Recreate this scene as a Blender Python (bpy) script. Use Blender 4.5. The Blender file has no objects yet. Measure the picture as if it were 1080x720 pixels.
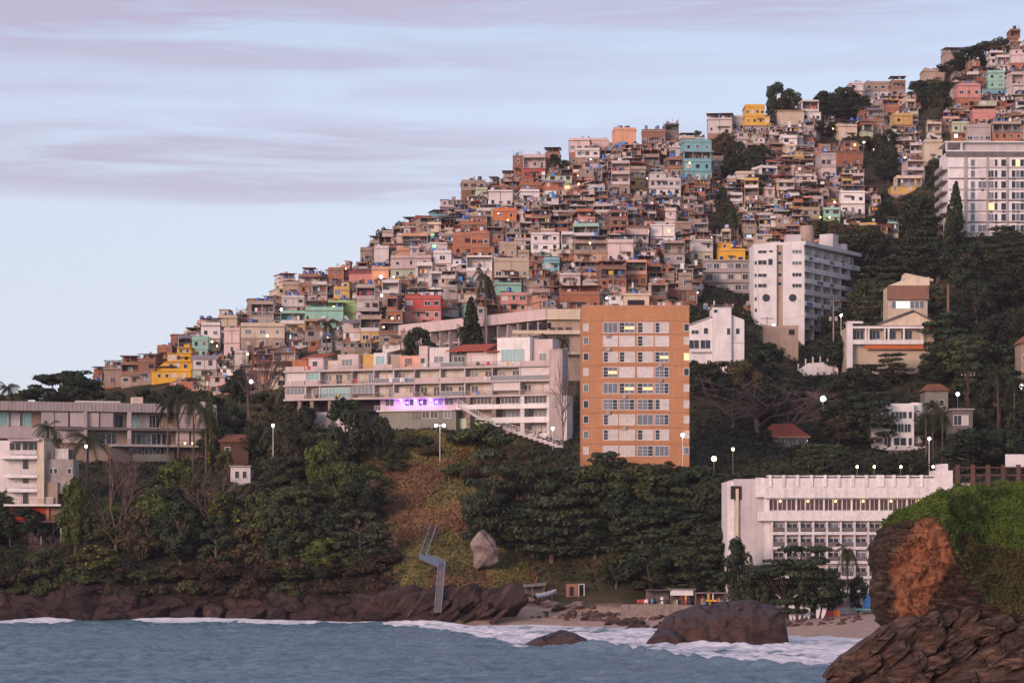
import bpy, math, random
import numpy as np
from mathutils import Matrix, Vector, noise as mnoise
R = math.radians
F = 3000.0; CH = 15.0; HY = 569.0          # focal length in px of a 1080 px wide frame, camera height, horizon row
scene = bpy.context.scene
COL = scene.collection
rng = random.Random(7)
nr = np.random.RandomState(11)

# ------------------------------------------------------------------ projection helpers (metres <-> photo rows)
def wx(px, Y): return (px - 540.0) * Y / F
def wz(py, Y): return CH + (HY - py) * Y / F
def topx(X, Y): return 540.0 + F * X / Y
def topy(Z, Y): return HY - F * (Z - CH) / Y

# ------------------------------------------------------------------ materials
MATS = {}
def nodes_of(m):
    m.use_nodes = True
    nt = m.node_tree
    return nt, nt.nodes, nt.links
def mixc(nt, a, b, fac, mode='MIX'):
    n = nt.nodes.new('ShaderNodeMix'); n.data_type = 'RGBA'; n.blend_type = mode
    for sock, v in ((n.inputs[0], fac), (n.inputs[6], a), (n.inputs[7], b)):
        if isinstance(v, bpy.types.NodeSocket): nt.links.new(v, sock)
        elif isinstance(v, (int, float)): sock.default_value = v
        else: sock.default_value = (*v[:3], 1)
    return n.outputs[2]
def mathn(nt, op, a, b=None, c=None, clamp=False):
    n = nt.nodes.new('ShaderNodeMath'); n.operation = op; n.use_clamp = clamp
    for i, v in enumerate((a, b, c)):
        if v is None: continue
        if isinstance(v, bpy.types.NodeSocket): nt.links.new(v, n.inputs[i])
        else: n.inputs[i].default_value = v
    return n.outputs[0]
def noisen(nt, scale, detail=3.0, rough=0.55, stretch=None, vec=None, dist=0.0):
    if vec is None:
        g = nt.nodes.new('ShaderNodeNewGeometry'); vec = g.outputs['Position']
    if stretch:
        mp = nt.nodes.new('ShaderNodeMapping'); mp.inputs['Scale'].default_value = stretch
        nt.links.new(vec, mp.inputs['Vector']); vec = mp.outputs[0]
    n = nt.nodes.new('ShaderNodeTexNoise'); n.inputs['Scale'].default_value = scale
    n.inputs['Detail'].default_value = detail; n.inputs['Roughness'].default_value = rough
    n.inputs['Distortion'].default_value = dist
    nt.links.new(vec, n.inputs['Vector'])
    return n.outputs['Fac']
def ramp(nt, fac, stops):
    n = nt.nodes.new('ShaderNodeValToRGB')
    el = n.color_ramp.elements
    while len(el) > 1: el.remove(el[-1])
    el[0].position = stops[0][0]; v = stops[0][1]; el[0].color = (v, v, v, 1) if isinstance(v, (int, float)) else (*v, 1)
    for p, v in stops[1:]:
        e = el.new(p); e.color = (v, v, v, 1) if isinstance(v, (int, float)) else (*v, 1)
    nt.links.new(fac, n.inputs[0])
    return n.outputs[0]
def objrand(nt):
    n = nt.nodes.new('ShaderNodeObjectInfo'); return n.outputs['Random']
def paint(name, c, rough=0.85, wear=0.5, c2=None, sc=0.35, streak=0.6, spec=0.2, bump=0.0):
    """plaster, concrete or brick: base colour with blotches of wear and vertical run-off stains"""
    if name in MATS: return MATS[name]
    m = bpy.data.materials.new(name); nt, N, L = nodes_of(m)
    b = N['Principled BSDF']; b.inputs['Roughness'].default_value = rough
    b.inputs['Specular IOR Level'].default_value = spec
    dk = c2 or tuple(x * 0.5 for x in c)
    n1 = noisen(nt, sc, 5, 0.65)
    f1 = ramp(nt, n1, [(0.42, 0.0), (0.72, 1.0)])
    f1 = mathn(nt, 'MULTIPLY', f1, wear)
    col = mixc(nt, c, dk, f1)
    n2 = noisen(nt, 1.0, 4, 0.6, stretch=(1.3, 1.3, 0.12))
    f2 = ramp(nt, n2, [(0.5, 0.0), (0.75, 1.0)])
    f2 = mathn(nt, 'MULTIPLY', f2, wear * streak)
    col = mixc(nt, col, (0.09, 0.075, 0.07), f2)
    v = mathn(nt, 'MULTIPLY_ADD', objrand(nt), 0.28, 0.85 if name in ('clean_white', 'hotel_white', 'hotel_grey', 'cream', 'modern_panel', 'block_brick', 'pale_pink', 'orange_wall', 'yellow_paint') else 0.80)
    hs = N.new('ShaderNodeHueSaturation'); L.new(v, hs.inputs['Value']); L.new(col, hs.inputs['Color'])
    L.new(hs.outputs[0], b.inputs['Base Color'])
    if bump:
        bp = N.new('ShaderNodeBump'); bp.inputs['Strength'].default_value = bump; bp.inputs['Distance'].default_value = 0.1
        L.new(noisen(nt, 2.5, 5, 0.7), bp.inputs['Height']); L.new(bp.outputs[0], b.inputs['Normal'])
    MATS[name] = m; return m
def plain(name, c, rough=0.5, metal=0.0, spec=0.5):
    if name in MATS: return MATS[name]
    m = bpy.data.materials.new(name); nt, N, L = nodes_of(m); b = N['Principled BSDF']
    b.inputs['Roughness'].default_value = rough; b.inputs['Metallic'].default_value = metal
    b.inputs['Specular IOR Level'].default_value = spec
    n1 = noisen(nt, 1.3, 3); f = ramp(nt, n1, [(0.35, 0.0), (0.7, 0.5)])
    L.new(mixc(nt, c, tuple(x * 0.6 for x in c), f), b.inputs['Base Color'])
    MATS[name] = m; return m
def glow(name, c, s):
    if name in MATS: return MATS[name]
    m = bpy.data.materials.new(name); nt, N, L = nodes_of(m); b = N['Principled BSDF']
    b.inputs['Base Color'].default_value = (*c, 1)
    b.inputs['Emission Color'].default_value = (*c, 1); b.inputs['Emission Strength'].default_value = s
    m.cycles.emission_sampling = 'NONE' if s < 3 else 'AUTO'
    MATS[name] = m; return m
def brickmat(name, c1, c2, mortar):
    m = bpy.data.materials.new(name); nt, N, L = nodes_of(m); b = N['Principled BSDF']
    b.inputs['Roughness'].default_value = 0.9; b.inputs['Specular IOR Level'].default_value = 0.1
    tc = N.new('ShaderNodeTexCoord'); mp = N.new('ShaderNodeMapping')
    mp.inputs['Rotation'].default_value = (R(90), 0, 0)
    L.new(tc.outputs['Object'], mp.inputs['Vector'])
    br = N.new('ShaderNodeTexBrick'); br.inputs['Scale'].default_value = 1.0
    br.inputs['Brick Width'].default_value = 0.5; br.inputs['Row Height'].default_value = 0.25
    br.inputs['Mortar Size'].default_value = 0.02
    br.inputs['Color1'].default_value = (*c1, 1); br.inputs['Color2'].default_value = (*c2, 1); br.inputs['Mortar'].default_value = (*mortar, 1)
    L.new(mp.outputs[0], br.inputs['Vector'])
    f = mathn(nt, 'MULTIPLY', ramp(nt, noisen(nt, 0.25, 5, 0.7), [(0.4, 0.0), (0.7, 1.0)]), 0.45)
    col = mixc(nt, br.outputs[0], tuple(x * 0.62 for x in c1), f)
    f2 = mathn(nt, 'MULTIPLY', ramp(nt, noisen(nt, 1.0, 4, 0.6, stretch=(1.2, 1.2, 0.08)), [(0.52, 0.0), (0.75, 1.0)]), 0.35)
    col = mixc(nt, col, tuple(min(1, x * 1.35) for x in c1), f2)
    L.new(col, b.inputs['Base Color'])
    MATS[name] = m; return m
def leafmat(name, dark, light, scale=0.35, var=0.35, flower=None, fl=0.0):
    m = bpy.data.materials.new(name); nt, N, L = nodes_of(m)
    b = N['Principled BSDF']; b.inputs['Roughness'].default_value = 0.6; b.inputs['Specular IOR Level'].default_value = 0.25
    n1 = noisen(nt, scale, 3, 0.6)
    col = mixc(nt, dark, light, ramp(nt, n1, [(0.35, 0.0), (0.68, 1.0)]))
    n3 = noisen(nt, 3.1, 2, 0.5)
    col = mixc(nt, col, tuple(x * 1.7 for x in light), mathn(nt, 'MULTIPLY', ramp(nt, n3, [(0.5, 0.0), (0.75, 1.0)]), 0.45))
    hs = N.new('ShaderNodeHueSaturation')
    L.new(mathn(nt, 'MULTIPLY_ADD', objrand(nt), var * 0.10, 0.5 - var * 0.05 - 0.012), hs.inputs['Hue'])
    L.new(mathn(nt, 'MULTIPLY_ADD', mathn(nt, 'FRACT', mathn(nt, 'MULTIPLY', objrand(nt), 7.31)), var * 1.5, 1 - var * .6), hs.inputs['Value'])
    L.new(col, hs.inputs['Color']); col = hs.outputs[0]
    if flower:
        n2 = noisen(nt, 1.4, 2, 0.7)
        col = mixc(nt, col, flower, ramp(nt, n2, [(1 - fl, 0.0), (1.02 - fl, 1.0)]))
    L.new(col, b.inputs['Base Color'])
    tr = N.new('ShaderNodeBsdfTranslucent'); L.new(col, tr.inputs['Color'])
    mx = N.new('ShaderNodeMixShader'); mx.inputs[0].default_value = 0.25
    L.new(b.outputs[0], mx.inputs[1]); L.new(tr.outputs[0], mx.inputs[2])
    L.new(mx.outputs[0], N['Material Output'].inputs['Surface'])
    MATS[name] = m; return m
def rockmat(name, c1, c2, c3, scale=0.5, stretch=(1, 1, 1), bumpd=0.35, topc=None, bs=0.9, slant=0.0, crack=0.0):
    m = bpy.data.materials.new(name); nt, N, L = nodes_of(m); b = N['Principled BSDF']
    b.inputs['Roughness'].default_value = 0.75; b.inputs['Specular IOR Level'].default_value = 0.3
    vec = None
    if slant:
        g0 = N.new('ShaderNodeNewGeometry'); mp = N.new('ShaderNodeMapping'); mp.inputs['Rotation'].default_value = (0, slant, 0); L.new(g0.outputs['Position'], mp.inputs['Vector']); vec = mp.outputs[0]
    n1 = noisen(nt, scale, 8, 0.68, stretch=stretch, dist=0.6, vec=vec)
    col = ramp(nt, n1, [(0.3, c1), (0.5, c2), (0.72, c3)])
    n2 = noisen(nt, scale * 6, 6, 0.7, stretch=stretch, vec=vec)
    col = mixc(nt, col, tuple(x * 0.35 for x in c1), mathn(nt, 'MULTIPLY', ramp(nt, n2, [(0.5, 0.0), (0.64, 1.0)]), 0.6))
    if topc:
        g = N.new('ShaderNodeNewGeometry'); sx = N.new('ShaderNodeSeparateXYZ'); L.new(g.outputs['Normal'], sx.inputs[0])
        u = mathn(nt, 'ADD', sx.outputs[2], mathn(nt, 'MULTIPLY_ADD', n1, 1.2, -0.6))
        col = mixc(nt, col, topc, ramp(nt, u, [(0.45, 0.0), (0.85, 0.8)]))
    L.new(col, b.inputs['Base Color'])
    if crack:
        vo = N.new('ShaderNodeTexVoronoi'); vo.feature = 'DISTANCE_TO_EDGE'; vo.inputs['Scale'].default_value = crack
        g1 = N.new('ShaderNodeNewGeometry'); wm = N.new('ShaderNodeVectorMath'); wm.operation = 'ADD'; nn = N.new('ShaderNodeTexNoise'); nn.inputs['Scale'].default_value = crack*1.3; L.new(g1.outputs['Position'], nn.inputs['Vector'])
        L.new(g1.outputs['Position'], wm.inputs[0]); L.new(nn.outputs['Color'], wm.inputs[1]); L.new(wm.outputs[0], vo.inputs['Vector'])
        ck = mathn(nt, 'MAXIMUM', ramp(nt, vo.outputs['Distance'], [(0.0, 0.0), (0.03, 1.0)]), ramp(nt, noisen(nt, crack*.9, 4, .6), [(0.47, 0.0), (0.56, 1.0)]))
        L.new(mixc(nt, tuple(x*.3 for x in c1), col, ck), b.inputs['Base Color'])
    bp = N.new('ShaderNodeBump'); bp.inputs['Strength'].default_value = bs; bp.inputs['Distance'].default_value = bumpd
    hh = mathn(nt, 'ADD', n1, mathn(nt, 'MULTIPLY', n2, 0.4))
    if crack: hh = mathn(nt, 'ADD', hh, mathn(nt, 'MULTIPLY', ck, .8))
    L.new(hh, bp.inputs['Height']); L.new(bp.outputs[0], b.inputs['Normal'])
    MATS[name] = m; return m

P = paint
P('white_plaster', (0.67, 0.62, 0.60), wear=0.35); P('clean_white', (0.78, 0.74, 0.71), wear=0.4, streak=0.6)
P('pale_pink', (0.60, 0.48, 0.45), wear=0.4); P('cream', (0.62, 0.51, 0.38), wear=0.4)
P('beige', (0.44, 0.34, 0.26), wear=0.5); P('concrete', (0.38, 0.29, 0.235), wear=0.7, c2=(0.20, 0.15, 0.125))
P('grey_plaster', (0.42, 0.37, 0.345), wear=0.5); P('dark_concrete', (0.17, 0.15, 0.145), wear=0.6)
P('bare_brick', (0.43, 0.165, 0.085), wear=0.75, c2=(0.24, 0.12, 0.085), sc=0.5, bump=0.3)
P('brown_brick', (0.32, 0.155, 0.10), wear=0.8, c2=(0.20, 0.15, 0.125), sc=0.5, bump=0.3)
P('yellow_paint', (0.80, 0.43, 0.04), wear=0.35, streak=0.4); P('ochre_paint', (0.62, 0.40, 0.13), wear=0.4)
P('mint_paint', (0.30, 0.58, 0.46), wear=0.35); P('turquoise_paint', (0.20, 0.46, 0.50), wear=0.35, streak=0.4)
P('green_paint', (0.30, 0.50, 0.20), wear=0.35); P('pale_green', (0.50, 0.58, 0.40), wear=0.4)
P('red_paint', (0.52, 0.10, 0.09), wear=0.4); P('rose_paint', (0.62, 0.28, 0.24), wear=0.4)
P('orange_paint', (0.66, 0.20, 0.07), wear=0.35); P('peach_paint', (0.68, 0.36, 0.22), wear=0.4)
P('blue_paint', (0.26, 0.36, 0.55), wear=0.4); P('salmon', (0.68, 0.37, 0.27), wear=0.4)
P('red_tile', (0.42, 0.10, 0.055), wear=0.7, sc=1.5); P('sheet_metal', (0.30, 0.28, 0.28), rough=0.55, wear=0.8, c2=(0.20, 0.10, 0.06), sc=0.8)
P('dark_sheet', (0.12, 0.11, 0.115), rough=0.6, wear=0.6); P('rust_sheet', (0.30, 0.12, 0.06), wear=0.8)
P('hotel_white', (0.80, 0.76, 0.74), wear=0.5, sc=1.4, c2=(0.50, 0.40, 0.35), streak=0.7)
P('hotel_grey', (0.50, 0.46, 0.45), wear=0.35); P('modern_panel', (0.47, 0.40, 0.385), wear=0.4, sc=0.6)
P('orange_wall', (0.60, 0.085, 0.03), wear=0.4); P('wood_dark', (0.10, 0.055, 0.04), wear=0.5); P('wood', (0.26, 0.15, 0.09))
P('stone_wall', (0.30, 0.24, 0.21), wear=0.8, sc=1.2, bump=0.5); P('olive_wall', (0.24, 0.24, 0.20), wear=0.5)
P('dark_interior', (0.035, 0.030, 0.032), wear=0.3, streak=0)  # near-black fill, painted shade for the inside of openings and recesses
brickmat('block_brick', (0.50, 0.25, 0.125), (0.43, 0.20, 0.095), (0.50, 0.27, 0.15))
plain('blue_tank', (0.05, 0.13, 0.42), 0.45); plain('black_tank', (0.02, 0.025, 0.04), 0.5); plain('white_frame', (0.72, 0.70, 0.69), 0.4)
plain('dark_frame', (0.05, 0.045, 0.045), 0.5); plain('steel', (0.35, 0.35, 0.36), 0.4, 0.6); plain('glass_dark', (0.022, 0.026, 0.036), 0.12)
plain('glass_teal', (0.22, 0.42, 0.42), 0.15); plain('curtain', (0.60, 0.55, 0.50), 0.8); plain('glass_grey', (0.16, 0.18, 0.21), 0.15)
plain('blinds', (0.66, 0.60, 0.57), 0.7); plain('brown_shutter', (0.085, 0.05, 0.042), 0.35); plain('blue_plastic', (0.05, 0.25, 0.62), 0.5)
plain('red_cloth', (0.5, 0.05, 0.05), 0.8); plain('yellow_cloth', (0.75, 0.45, 0.05), 0.8); plain('white_cloth', (0.75, 0.74, 0.74), 0.8)
plain('blue_cloth', (0.08, 0.2, 0.5), 0.8)
glow('lit_warm', (1.0, 0.62, 0.25), .6); glow('lit_cool', (0.75, 0.92, 1.0), .55); glow('lit_green', (0.35, 1.0, 0.5), .7)
glow('lamp_white', (0.85, 0.90, 1.0), 12.0); glow('lamp_warm', (1.0, 0.62, 0.25), 9.0); glow('lamp_violet', (0.40, 0.16, 1.0), 9.0)
glow('lamp_lime', (0.3, 1.0, 0.1), 2.5)
glow('lamp_dim', (1.0, 0.72, 0.25), 3.0)

# ------------------------------------------------------------------ mesh builder
class MB:
    def __init__(s): s.v = []; s.f = []; s.m = []; s.T = None; s.g = []
    def add(s, vs, fs, mat):
        o = len(s.v); s.g.append((o, len(s.f), len(vs), len(fs)))
        if s.T is not None: vs = [tuple(s.T @ Vector(p)) for p in vs]
        s.v += vs
        for f in fs: s.f.append(tuple(i + o for i in f)); s.m.append(mat)
        return s
    def box(s, x0, x1, y0, y1, z0, z1, mat='concrete'):
        if x1 < x0: x0, x1 = x1, x0
        if z1 < z0: z0, z1 = z1, z0
        return s.add([(x0,y0,z0),(x1,y0,z0),(x1,y1,z0),(x0,y1,z0),(x0,y0,z1),(x1,y0,z1),(x1,y1,z1),(x0,y1,z1)],
                     [(0,3,2,1),(4,5,6,7),(0,1,5,4),(1,2,6,5),(2,3,7,6),(3,0,4,7)], mat)
    def prism(s, pts, y0, y1, mat='concrete'):       # polygon in x,z extruded along y
        n = len(pts)
        vs = [(x, y0, z) for x, z in pts] + [(x, y1, z) for x, z in pts]
        fs = [tuple(range(n)), tuple(reversed(range(n, 2*n)))] + [(i, i+n, (i+1) % n + n, (i+1) % n) for i in range(n)]
        return s.add(vs, fs, mat)
    def slab(s, pts, z0, z1, mat='concrete'):        # polygon in x,y extruded along z
        n = len(pts)
        vs = [(x, y, z0) for x, y in pts] + [(x, y, z1) for x, y in pts]
        fs = [tuple(reversed(range(n))), tuple(range(n, 2*n))] + [(i, (i+1) % n, (i+1) % n + n, i+n) for i in range(n)]
        return s.add(vs, fs, mat)
    def tube(s, a, b, r0, r1=None, n=6, mat='concrete'):
        r1 = r0 if r1 is None else r1
        a = Vector(a); b = Vector(b); d = (b - a)
        if d.length < 1e-6: return s
        d.normalize(); q = d.to_track_quat('Z', 'Y')
        vs = []
        for c, r in ((a, r0), (b, r1)):
            for i in range(n):
                t = 2*math.pi*i/n; p = c + q @ Vector((r*math.cos(t), r*math.sin(t), 0)); vs.append(tuple(p))
        fs = [(i, (i+1) % n, (i+1) % n + n, i+n) for i in range(n)] + [tuple(reversed(range(n))), tuple(range(n, 2*n))]
        return s.add(vs, fs, mat)
    def cyl(s, x, y, z0, z1, r, n=10, mat='concrete', r1=None): return s.tube((x, y, z0), (x, y, z1), r, r1, n, mat)
    def ball(s, c, r, mat, sz=1.0, n=8):
        vs = []; fs = []; k = n // 2
        for j in range(1, k):
            for i in range(n):
                th = math.pi*j/k; t = 2*math.pi*i/n
                vs.append((c[0]+r*math.sin(th)*math.cos(t), c[1]+r*math.sin(th)*math.sin(t), c[2]+r*sz*math.cos(th)))
        vs += [(c[0], c[1], c[2]+r*sz), (c[0], c[1], c[2]-r*sz)]; T = len(vs)-2
        for j in range(k-2):
            for i in range(n): fs.append((j*n+i, (j+1)*n+i, (j+1)*n+(i+1) % n, j*n+(i+1) % n))
        for i in range(n):
            fs.append((T, i, (i+1) % n)); fs.append((T+1, (k-2)*n+(i+1) % n, (k-2)*n+i))
        return s.add(vs, fs, mat)
    def merge(s, o, M):
        k = len(s.v); s.v += [tuple(M @ Vector(p)) for p in o.v]
        for f, m in zip(o.f, o.m): s.f.append(tuple(i+k for i in f)); s.m.append(m)
    def mesh(s, name):
        me = bpy.data.meshes.new(name); me.from_pydata(s.v, [], s.f)
        names = list(dict.fromkeys(s.m))
        for n in names: me.materials.append(MATS[n])
        ix = {n: i for i, n in enumerate(names)}
        if len(names) > 1: me.polygons.foreach_set('material_index', [ix[m] for m in s.m])
        return me
    def build_each(s, name, parent=None):
        for vo, fo, nv, nf in s.g:
            q = MB(); q.v = s.v[vo:vo+nv]; q.f = [tuple(i-vo for i in f) for f in s.f[fo:fo+nf]]; q.m = s.m[fo:fo+nf]; q.build(name, parent)
    def build(s, name, parent=None, smooth=False):
        if not s.f: return None
        me = s.mesh(name)
        if smooth: me.polygons.foreach_set('use_smooth', [True]*len(me.polygons))
        return link(name, me, parent)
def link(name, me, parent=None, loc=None):
    o = bpy.data.objects.new(name, me); COL.objects.link(o)
    if parent: o.parent = parent
    if loc: o.location = loc
    return o

def angular_mesh(name, w, d, h, seed, mat, npts=30, jit=.12):
    import bmesh
    rs = random.Random(seed); bm = bmesh.new()
    for i in range(npts):
        v = Vector((rs.gauss(0, 1), rs.gauss(0, 1), rs.gauss(0, 1))).normalized(); q = .78+rs.random()*.34
        x = math.copysign(abs(v.x)**.7, v.x)*q; y = math.copysign(abs(v.y)**.7, v.y)*q; z = math.copysign(abs(v.z)**.75, v.z)*q
        bm.verts.new((x*w/2, y*d/2, z*h/2))
    r = bmesh.ops.convex_hull(bm, input=bm.verts); bmesh.ops.delete(bm, geom=list({g for g in r['geom_interior']+r['geom_unused'] if isinstance(g, bmesh.types.BMVert)}), context='VERTS')
    bmesh.ops.bevel(bm, geom=bm.edges[:], offset=min(w, h)*.03, segments=1, affect='EDGES', clamp_overlap=True)
    bmesh.ops.triangulate(bm, faces=bm.faces[:]); bmesh.ops.subdivide_edges(bm, edges=bm.edges[:], cuts=2, use_grid_fill=True)
    s = min(w, d, h)
    for v in bm.verts:
        q = v.co*(2.2/s)+Vector((seed*3.1, 0, 0)); n = mnoise.fractal(q, 1, 2, 4)*jit*s; st = mnoise.noise(Vector((v.co.x*.2, v.co.z*3.2/s+v.co.x*.4/s, seed)))*jit*.6*s
        v.co += v.co.normalized()*(n+st)
    me = bpy.data.meshes.new(name); bm.to_mesh(me); bm.free(); me.materials.append(MATS[mat]); return me

# ------------------------------------------------------------------ names and labels
PEND = []      # (object, wording, px, py): worded at the end by what it stands near
def tag(o, label=None, cat=None, group=None, kind=None, at=None):
    if cat: o['category'] = cat
    if group: o['group'] = group
    if kind: o['kind'] = kind
    if label and at: PEND.append((o, label, at[0], at[1]))
    elif label: o['label'] = label
    return o
def thing(name, label, cat, loc, rz=0, group=None, at=None):
    o = bpy.data.objects.new(name, None); COL.objects.link(o); o.empty_display_size = 1
    o.location = loc; o.rotation_euler = (0, 0, rz)
    return tag(o, label, cat, group, None, at)
LM = [("the brick apartment block", 670, 408), ("the white seaside hotel", 880, 560), ("the long balconied block", 440, 400),
      ("the long concrete villa", 100, 445), ("the round-window block", 845, 305), ("the tall white tower block", 1040, 195),
      ("the stepped yellow house", 183, 382), ("the tall turquoise house", 736, 168), ("the teal summit house", 1047, 88),
      ("the long cream building", 520, 345), ("the three-storey white villa", 947, 450), ("the big surf boulder", 757, 655),
      ("the white towered house", 757, 348), ("the grey stepped block", 768, 295), ("the yellow ridge house", 798, 124),
      ("the white ridge house", 842, 114), ("the big red brick house", 498, 258), ("the lime green house", 360, 327),
      ("the mint double-deck house", 618, 247), ("the red skyline house", 557, 178), ("the white balcony house", 575, 262),
      ("the stilted white villa", 25, 505), ("the blue beach stairway", 460, 600), ("the grass bank", 440, 520),
      ("the gabled hillside villa", 940, 320), ("the pale slope boulder", 511, 578), ("the near headland", 990, 600),
      ("the long brick house", 890, 165), ("the flat-roofed white house", 700, 245), ("the orange-walled house", 538, 228),
      ("the red-tiled pavilion", 825, 452), ("the beach kiosks", 710, 628), ("the ochre woodside house", 960, 130),
      ("the tank-topped brick house", 325, 295), ("the grey skyline house", 275, 330)]
ORD = ['first', 'second', 'third', 'fourth', 'fifth', 'sixth', 'seventh', 'eighth', 'ninth', 'tenth', 'eleventh', 'twelfth', 'thirteenth',
       'fourteenth', 'fifteenth', 'sixteenth', 'seventeenth', 'eighteenth', 'nineteenth', 'twentieth']
def place_words(px, py):
    n, x, y = min(LM, key=lambda l: math.hypot((px-l[1]), (py-l[2])*1.4))
    dx, dy = px-x, py-y
    r = math.hypot(dx, dy)
    far = 'far ' if r > 110 else ('' if r > 35 else 'just ')
    v = 'above' if dy < 0 else 'below'; h = 'left of' if dx < 0 else 'right of'
    if abs(dx) > 2.2*abs(dy): return f"{far}{h} {n}"
    if abs(dy) > 2.2*abs(dx): return f"{far}{v} {n}"
    return f"{far}{v}-{h} {n}"
def resolve_labels():
    groups = {}
    for o, w, px, py in PEND:
        while len((w + ' ' + place_words(px, py)).split()) > 13: w = ' '.join(w.split()[:-1]).rstrip(',')
        if w.split()[-1] in ('with', 'and', 'on', 'the', 'a', 'of'): w = ' '.join(w.split()[:-1])
        groups.setdefault(w + ' ' + place_words(px, py), []).append((px, py, o))
    for k, l in groups.items():
        if len(l) == 1: l[0][2]['label'] = k; continue
        l.sort(key=lambda t: (t[0], t[1]))
        for i, (px, py, o) in enumerate(l):
            e = 'leftmost one' if i == 0 else 'rightmost one' if i == len(l)-1 else (f"{ORD[i]} from left" if i < 20 else f"{ORD[len(l)-1-i]} from right")
            o['label'] = f"{k}, {e}"

# ------------------------------------------------------------------ ground
TAIL = [(1700, -6), (2600, -8)]
COLS = {
 -700: [(525,-3),(531,3),(560,10),(600,20),(700,34),(760,28),(1000,0)],
 -100: [(520,-2),(526,4),(540,8),(570,12),(600,25),(615,31),(660,36),(720,42),(780,36),(1000,5)],
 0:    [(520,-2),(526,4.5),(540,8),(570,12),(590,20),(606,30),(650,35),(700,42),(760,44),(840,30),(1100,5)],
 110:  [(520,-2),(526,5),(540,9),(570,15),(590,22),(610,30),(650,36),(690,44),(735,54),(770,56),(850,38),(1200,5)],
 200:  [(520,-2),(526,5),(545,12),(575,18),(600,28),(640,34),(690,44),(720,54),(790,70),(850,60),(1200,10)],
 300:  [(520,-2),(526,5),(545,12),(575,20),(600,30),(640,38),(680,48),(700,54.5),(830,87),(890,78),(1250,10)],
 400:  [(515,-2),(520,4),(535,10),(560,20),(580,30),(595,36),(640,42),(690,58),(880,105),(940,95),(1300,10)],
 450:  [(500,-2),(504,2),(515,6.2),(540,14.5),(560,22),(580,31),(592,37),(635,40),(650,52),(700,64),(900,115),(960,105),(1300,10)],
 500:  [(496,-1),(505,2),(520,6),(545,16),(565,26),(585,34),(595,36),(640,42),(655,54),(720,67),(920,126),(980,116),(1350,10)],
 570:  [(492,-1),(496,0.2),(514,1.6),(528,6),(548,17),(560,26),(600,36),(645,48),(660,58),(720,70),(950,138),(1010,128),(1350,10)],
 650:  [(484,-1),(488,0.1),(512,1.6),(524,6),(541,19),(549,28.5),(560,29.5),(600,36),(660,54),(720,71),(990,153),(1050,140),(1400,10)],
 750:  [(455,-1),(462,0.2),(490,1.5),(512,3),(530,12),(550,25),(600,38),(660,57),(720,70),(800,92),(1020,158),(1080,146),(1450,10)],
 850:  [(433,-1),(438,0.1),(470,1.8),(498,3),(519,4),(521,24),(540,27),(600,33),(700,55),(752,67),(800,90),(830,104),(1050,172),(1110,160),(1500,20)],
 950:  [(420,-1),(430,0.3),(470,2.5),(498,3),(519,4),(521,24),(545,27),(600,32),(700,56),(800,92),(1090,185),(1150,175),(1550,20)],
 1005: [(415,-1),(425,0.3),(470,2.5),(498,3),(519,4),(521,24),(560,28),(620,38),(700,62),(778,97),(820,108),(1110,197),(1180,190),(1600,20)],
 1080: [(415,-1),(425,0.3),(470,2.5),(498,3),(519,4),(521,24),(560,28),(620,40),(700,64),(778,98),(830,112),(1150,216),(1220,210),(1640,20)],
 1250: [(415,-1),(425,0.3),(470,2.5),(498,3),(519,6),(540,24),(620,42),(700,66),(830,112),(1200,240),(1300,235),(1650,30)],
 1900: [(415,-1),(425,0.3),(470,2.5),(498,3),(540,24),(620,42),(700,66),(830,112),(1200,245),(1300,240),(1650,30)],
}
CU = sorted(COLS)
CA = {u: (np.array([p[0] for p in COLS[u]+TAIL], float), np.array([p[1] for p in COLS[u]+TAIL], float)) for u in CU}
def ground(px, Y):
    if px <= CU[0]: a = b = CU[0]; t = 0
    elif px >= CU[-1]: a = b = CU[-1]; t = 0
    else:
        i = max(k for k in range(len(CU)-1) if CU[k] <= px); a, b = CU[i], CU[i+1]; t = (px-a)/(b-a)
    za = np.interp(Y, *CA[a]); zb = np.interp(Y, *CA[b])
    z = za*(1-t)+zb*t
    if z > 4: z += 0.7*mnoise.noise(Vector((wx(px, Y)*0.09, Y*0.09, 0))) * min(1, (z-4)/4)
    return float(z)
def find_Y(px, py, lo, hi):
    """depth at which the ground is seen at photo row py"""
    best = None; Y = lo
    while Y < hi:
        if topy(ground(px, Y), Y) <= py: return Y
        Y += 2
    return hi
def ridge_Y(px): return float(np.interp(px, [110,200,300,400,500,570,650,750,850,950,1005,1080,1250], [770,790,830,880,920,950,990,1020,1050,1090,1110,1150,1200]))

def grid_mesh(name, V, nu, nv, mat, smooth=True):
    me = bpy.data.meshes.new(name)
    n = nu*nv
    idx = np.arange(n).reshape(nv, nu)
    q = np.stack([idx[:-1, :-1], idx[:-1, 1:], idx[1:, 1:], idx[1:, :-1]], -1).reshape(-1, 4)
    me.vertices.add(n); me.vertices.foreach_set('co', V.reshape(-1).astype(np.float32))
    me.loops.add(q.size); me.loops.foreach_set('vertex_index', q.reshape(-1).astype(np.int32))
    me.polygons.add(len(q)); me.polygons.foreach_set('loop_start', (np.arange(len(q))*4).astype(np.int32))
    me.polygons.foreach_set('loop_total', np.full(len(q), 4, np.int32))
    me.update(calc_edges=True); me.validate()
    if smooth: me.polygons.foreach_set('use_smooth', [True]*len(me.polygons))
    me.materials.append(mat)
    return me
def colour_attr(me, name, A):
    at = me.color_attributes.new(name, 'FLOAT_COLOR', 'POINT')
    B = np.ones((len(A), 4), np.float32); B[:, :A.shape[1]] = A
    at.data.foreach_set('color', B.reshape(-1))

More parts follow.
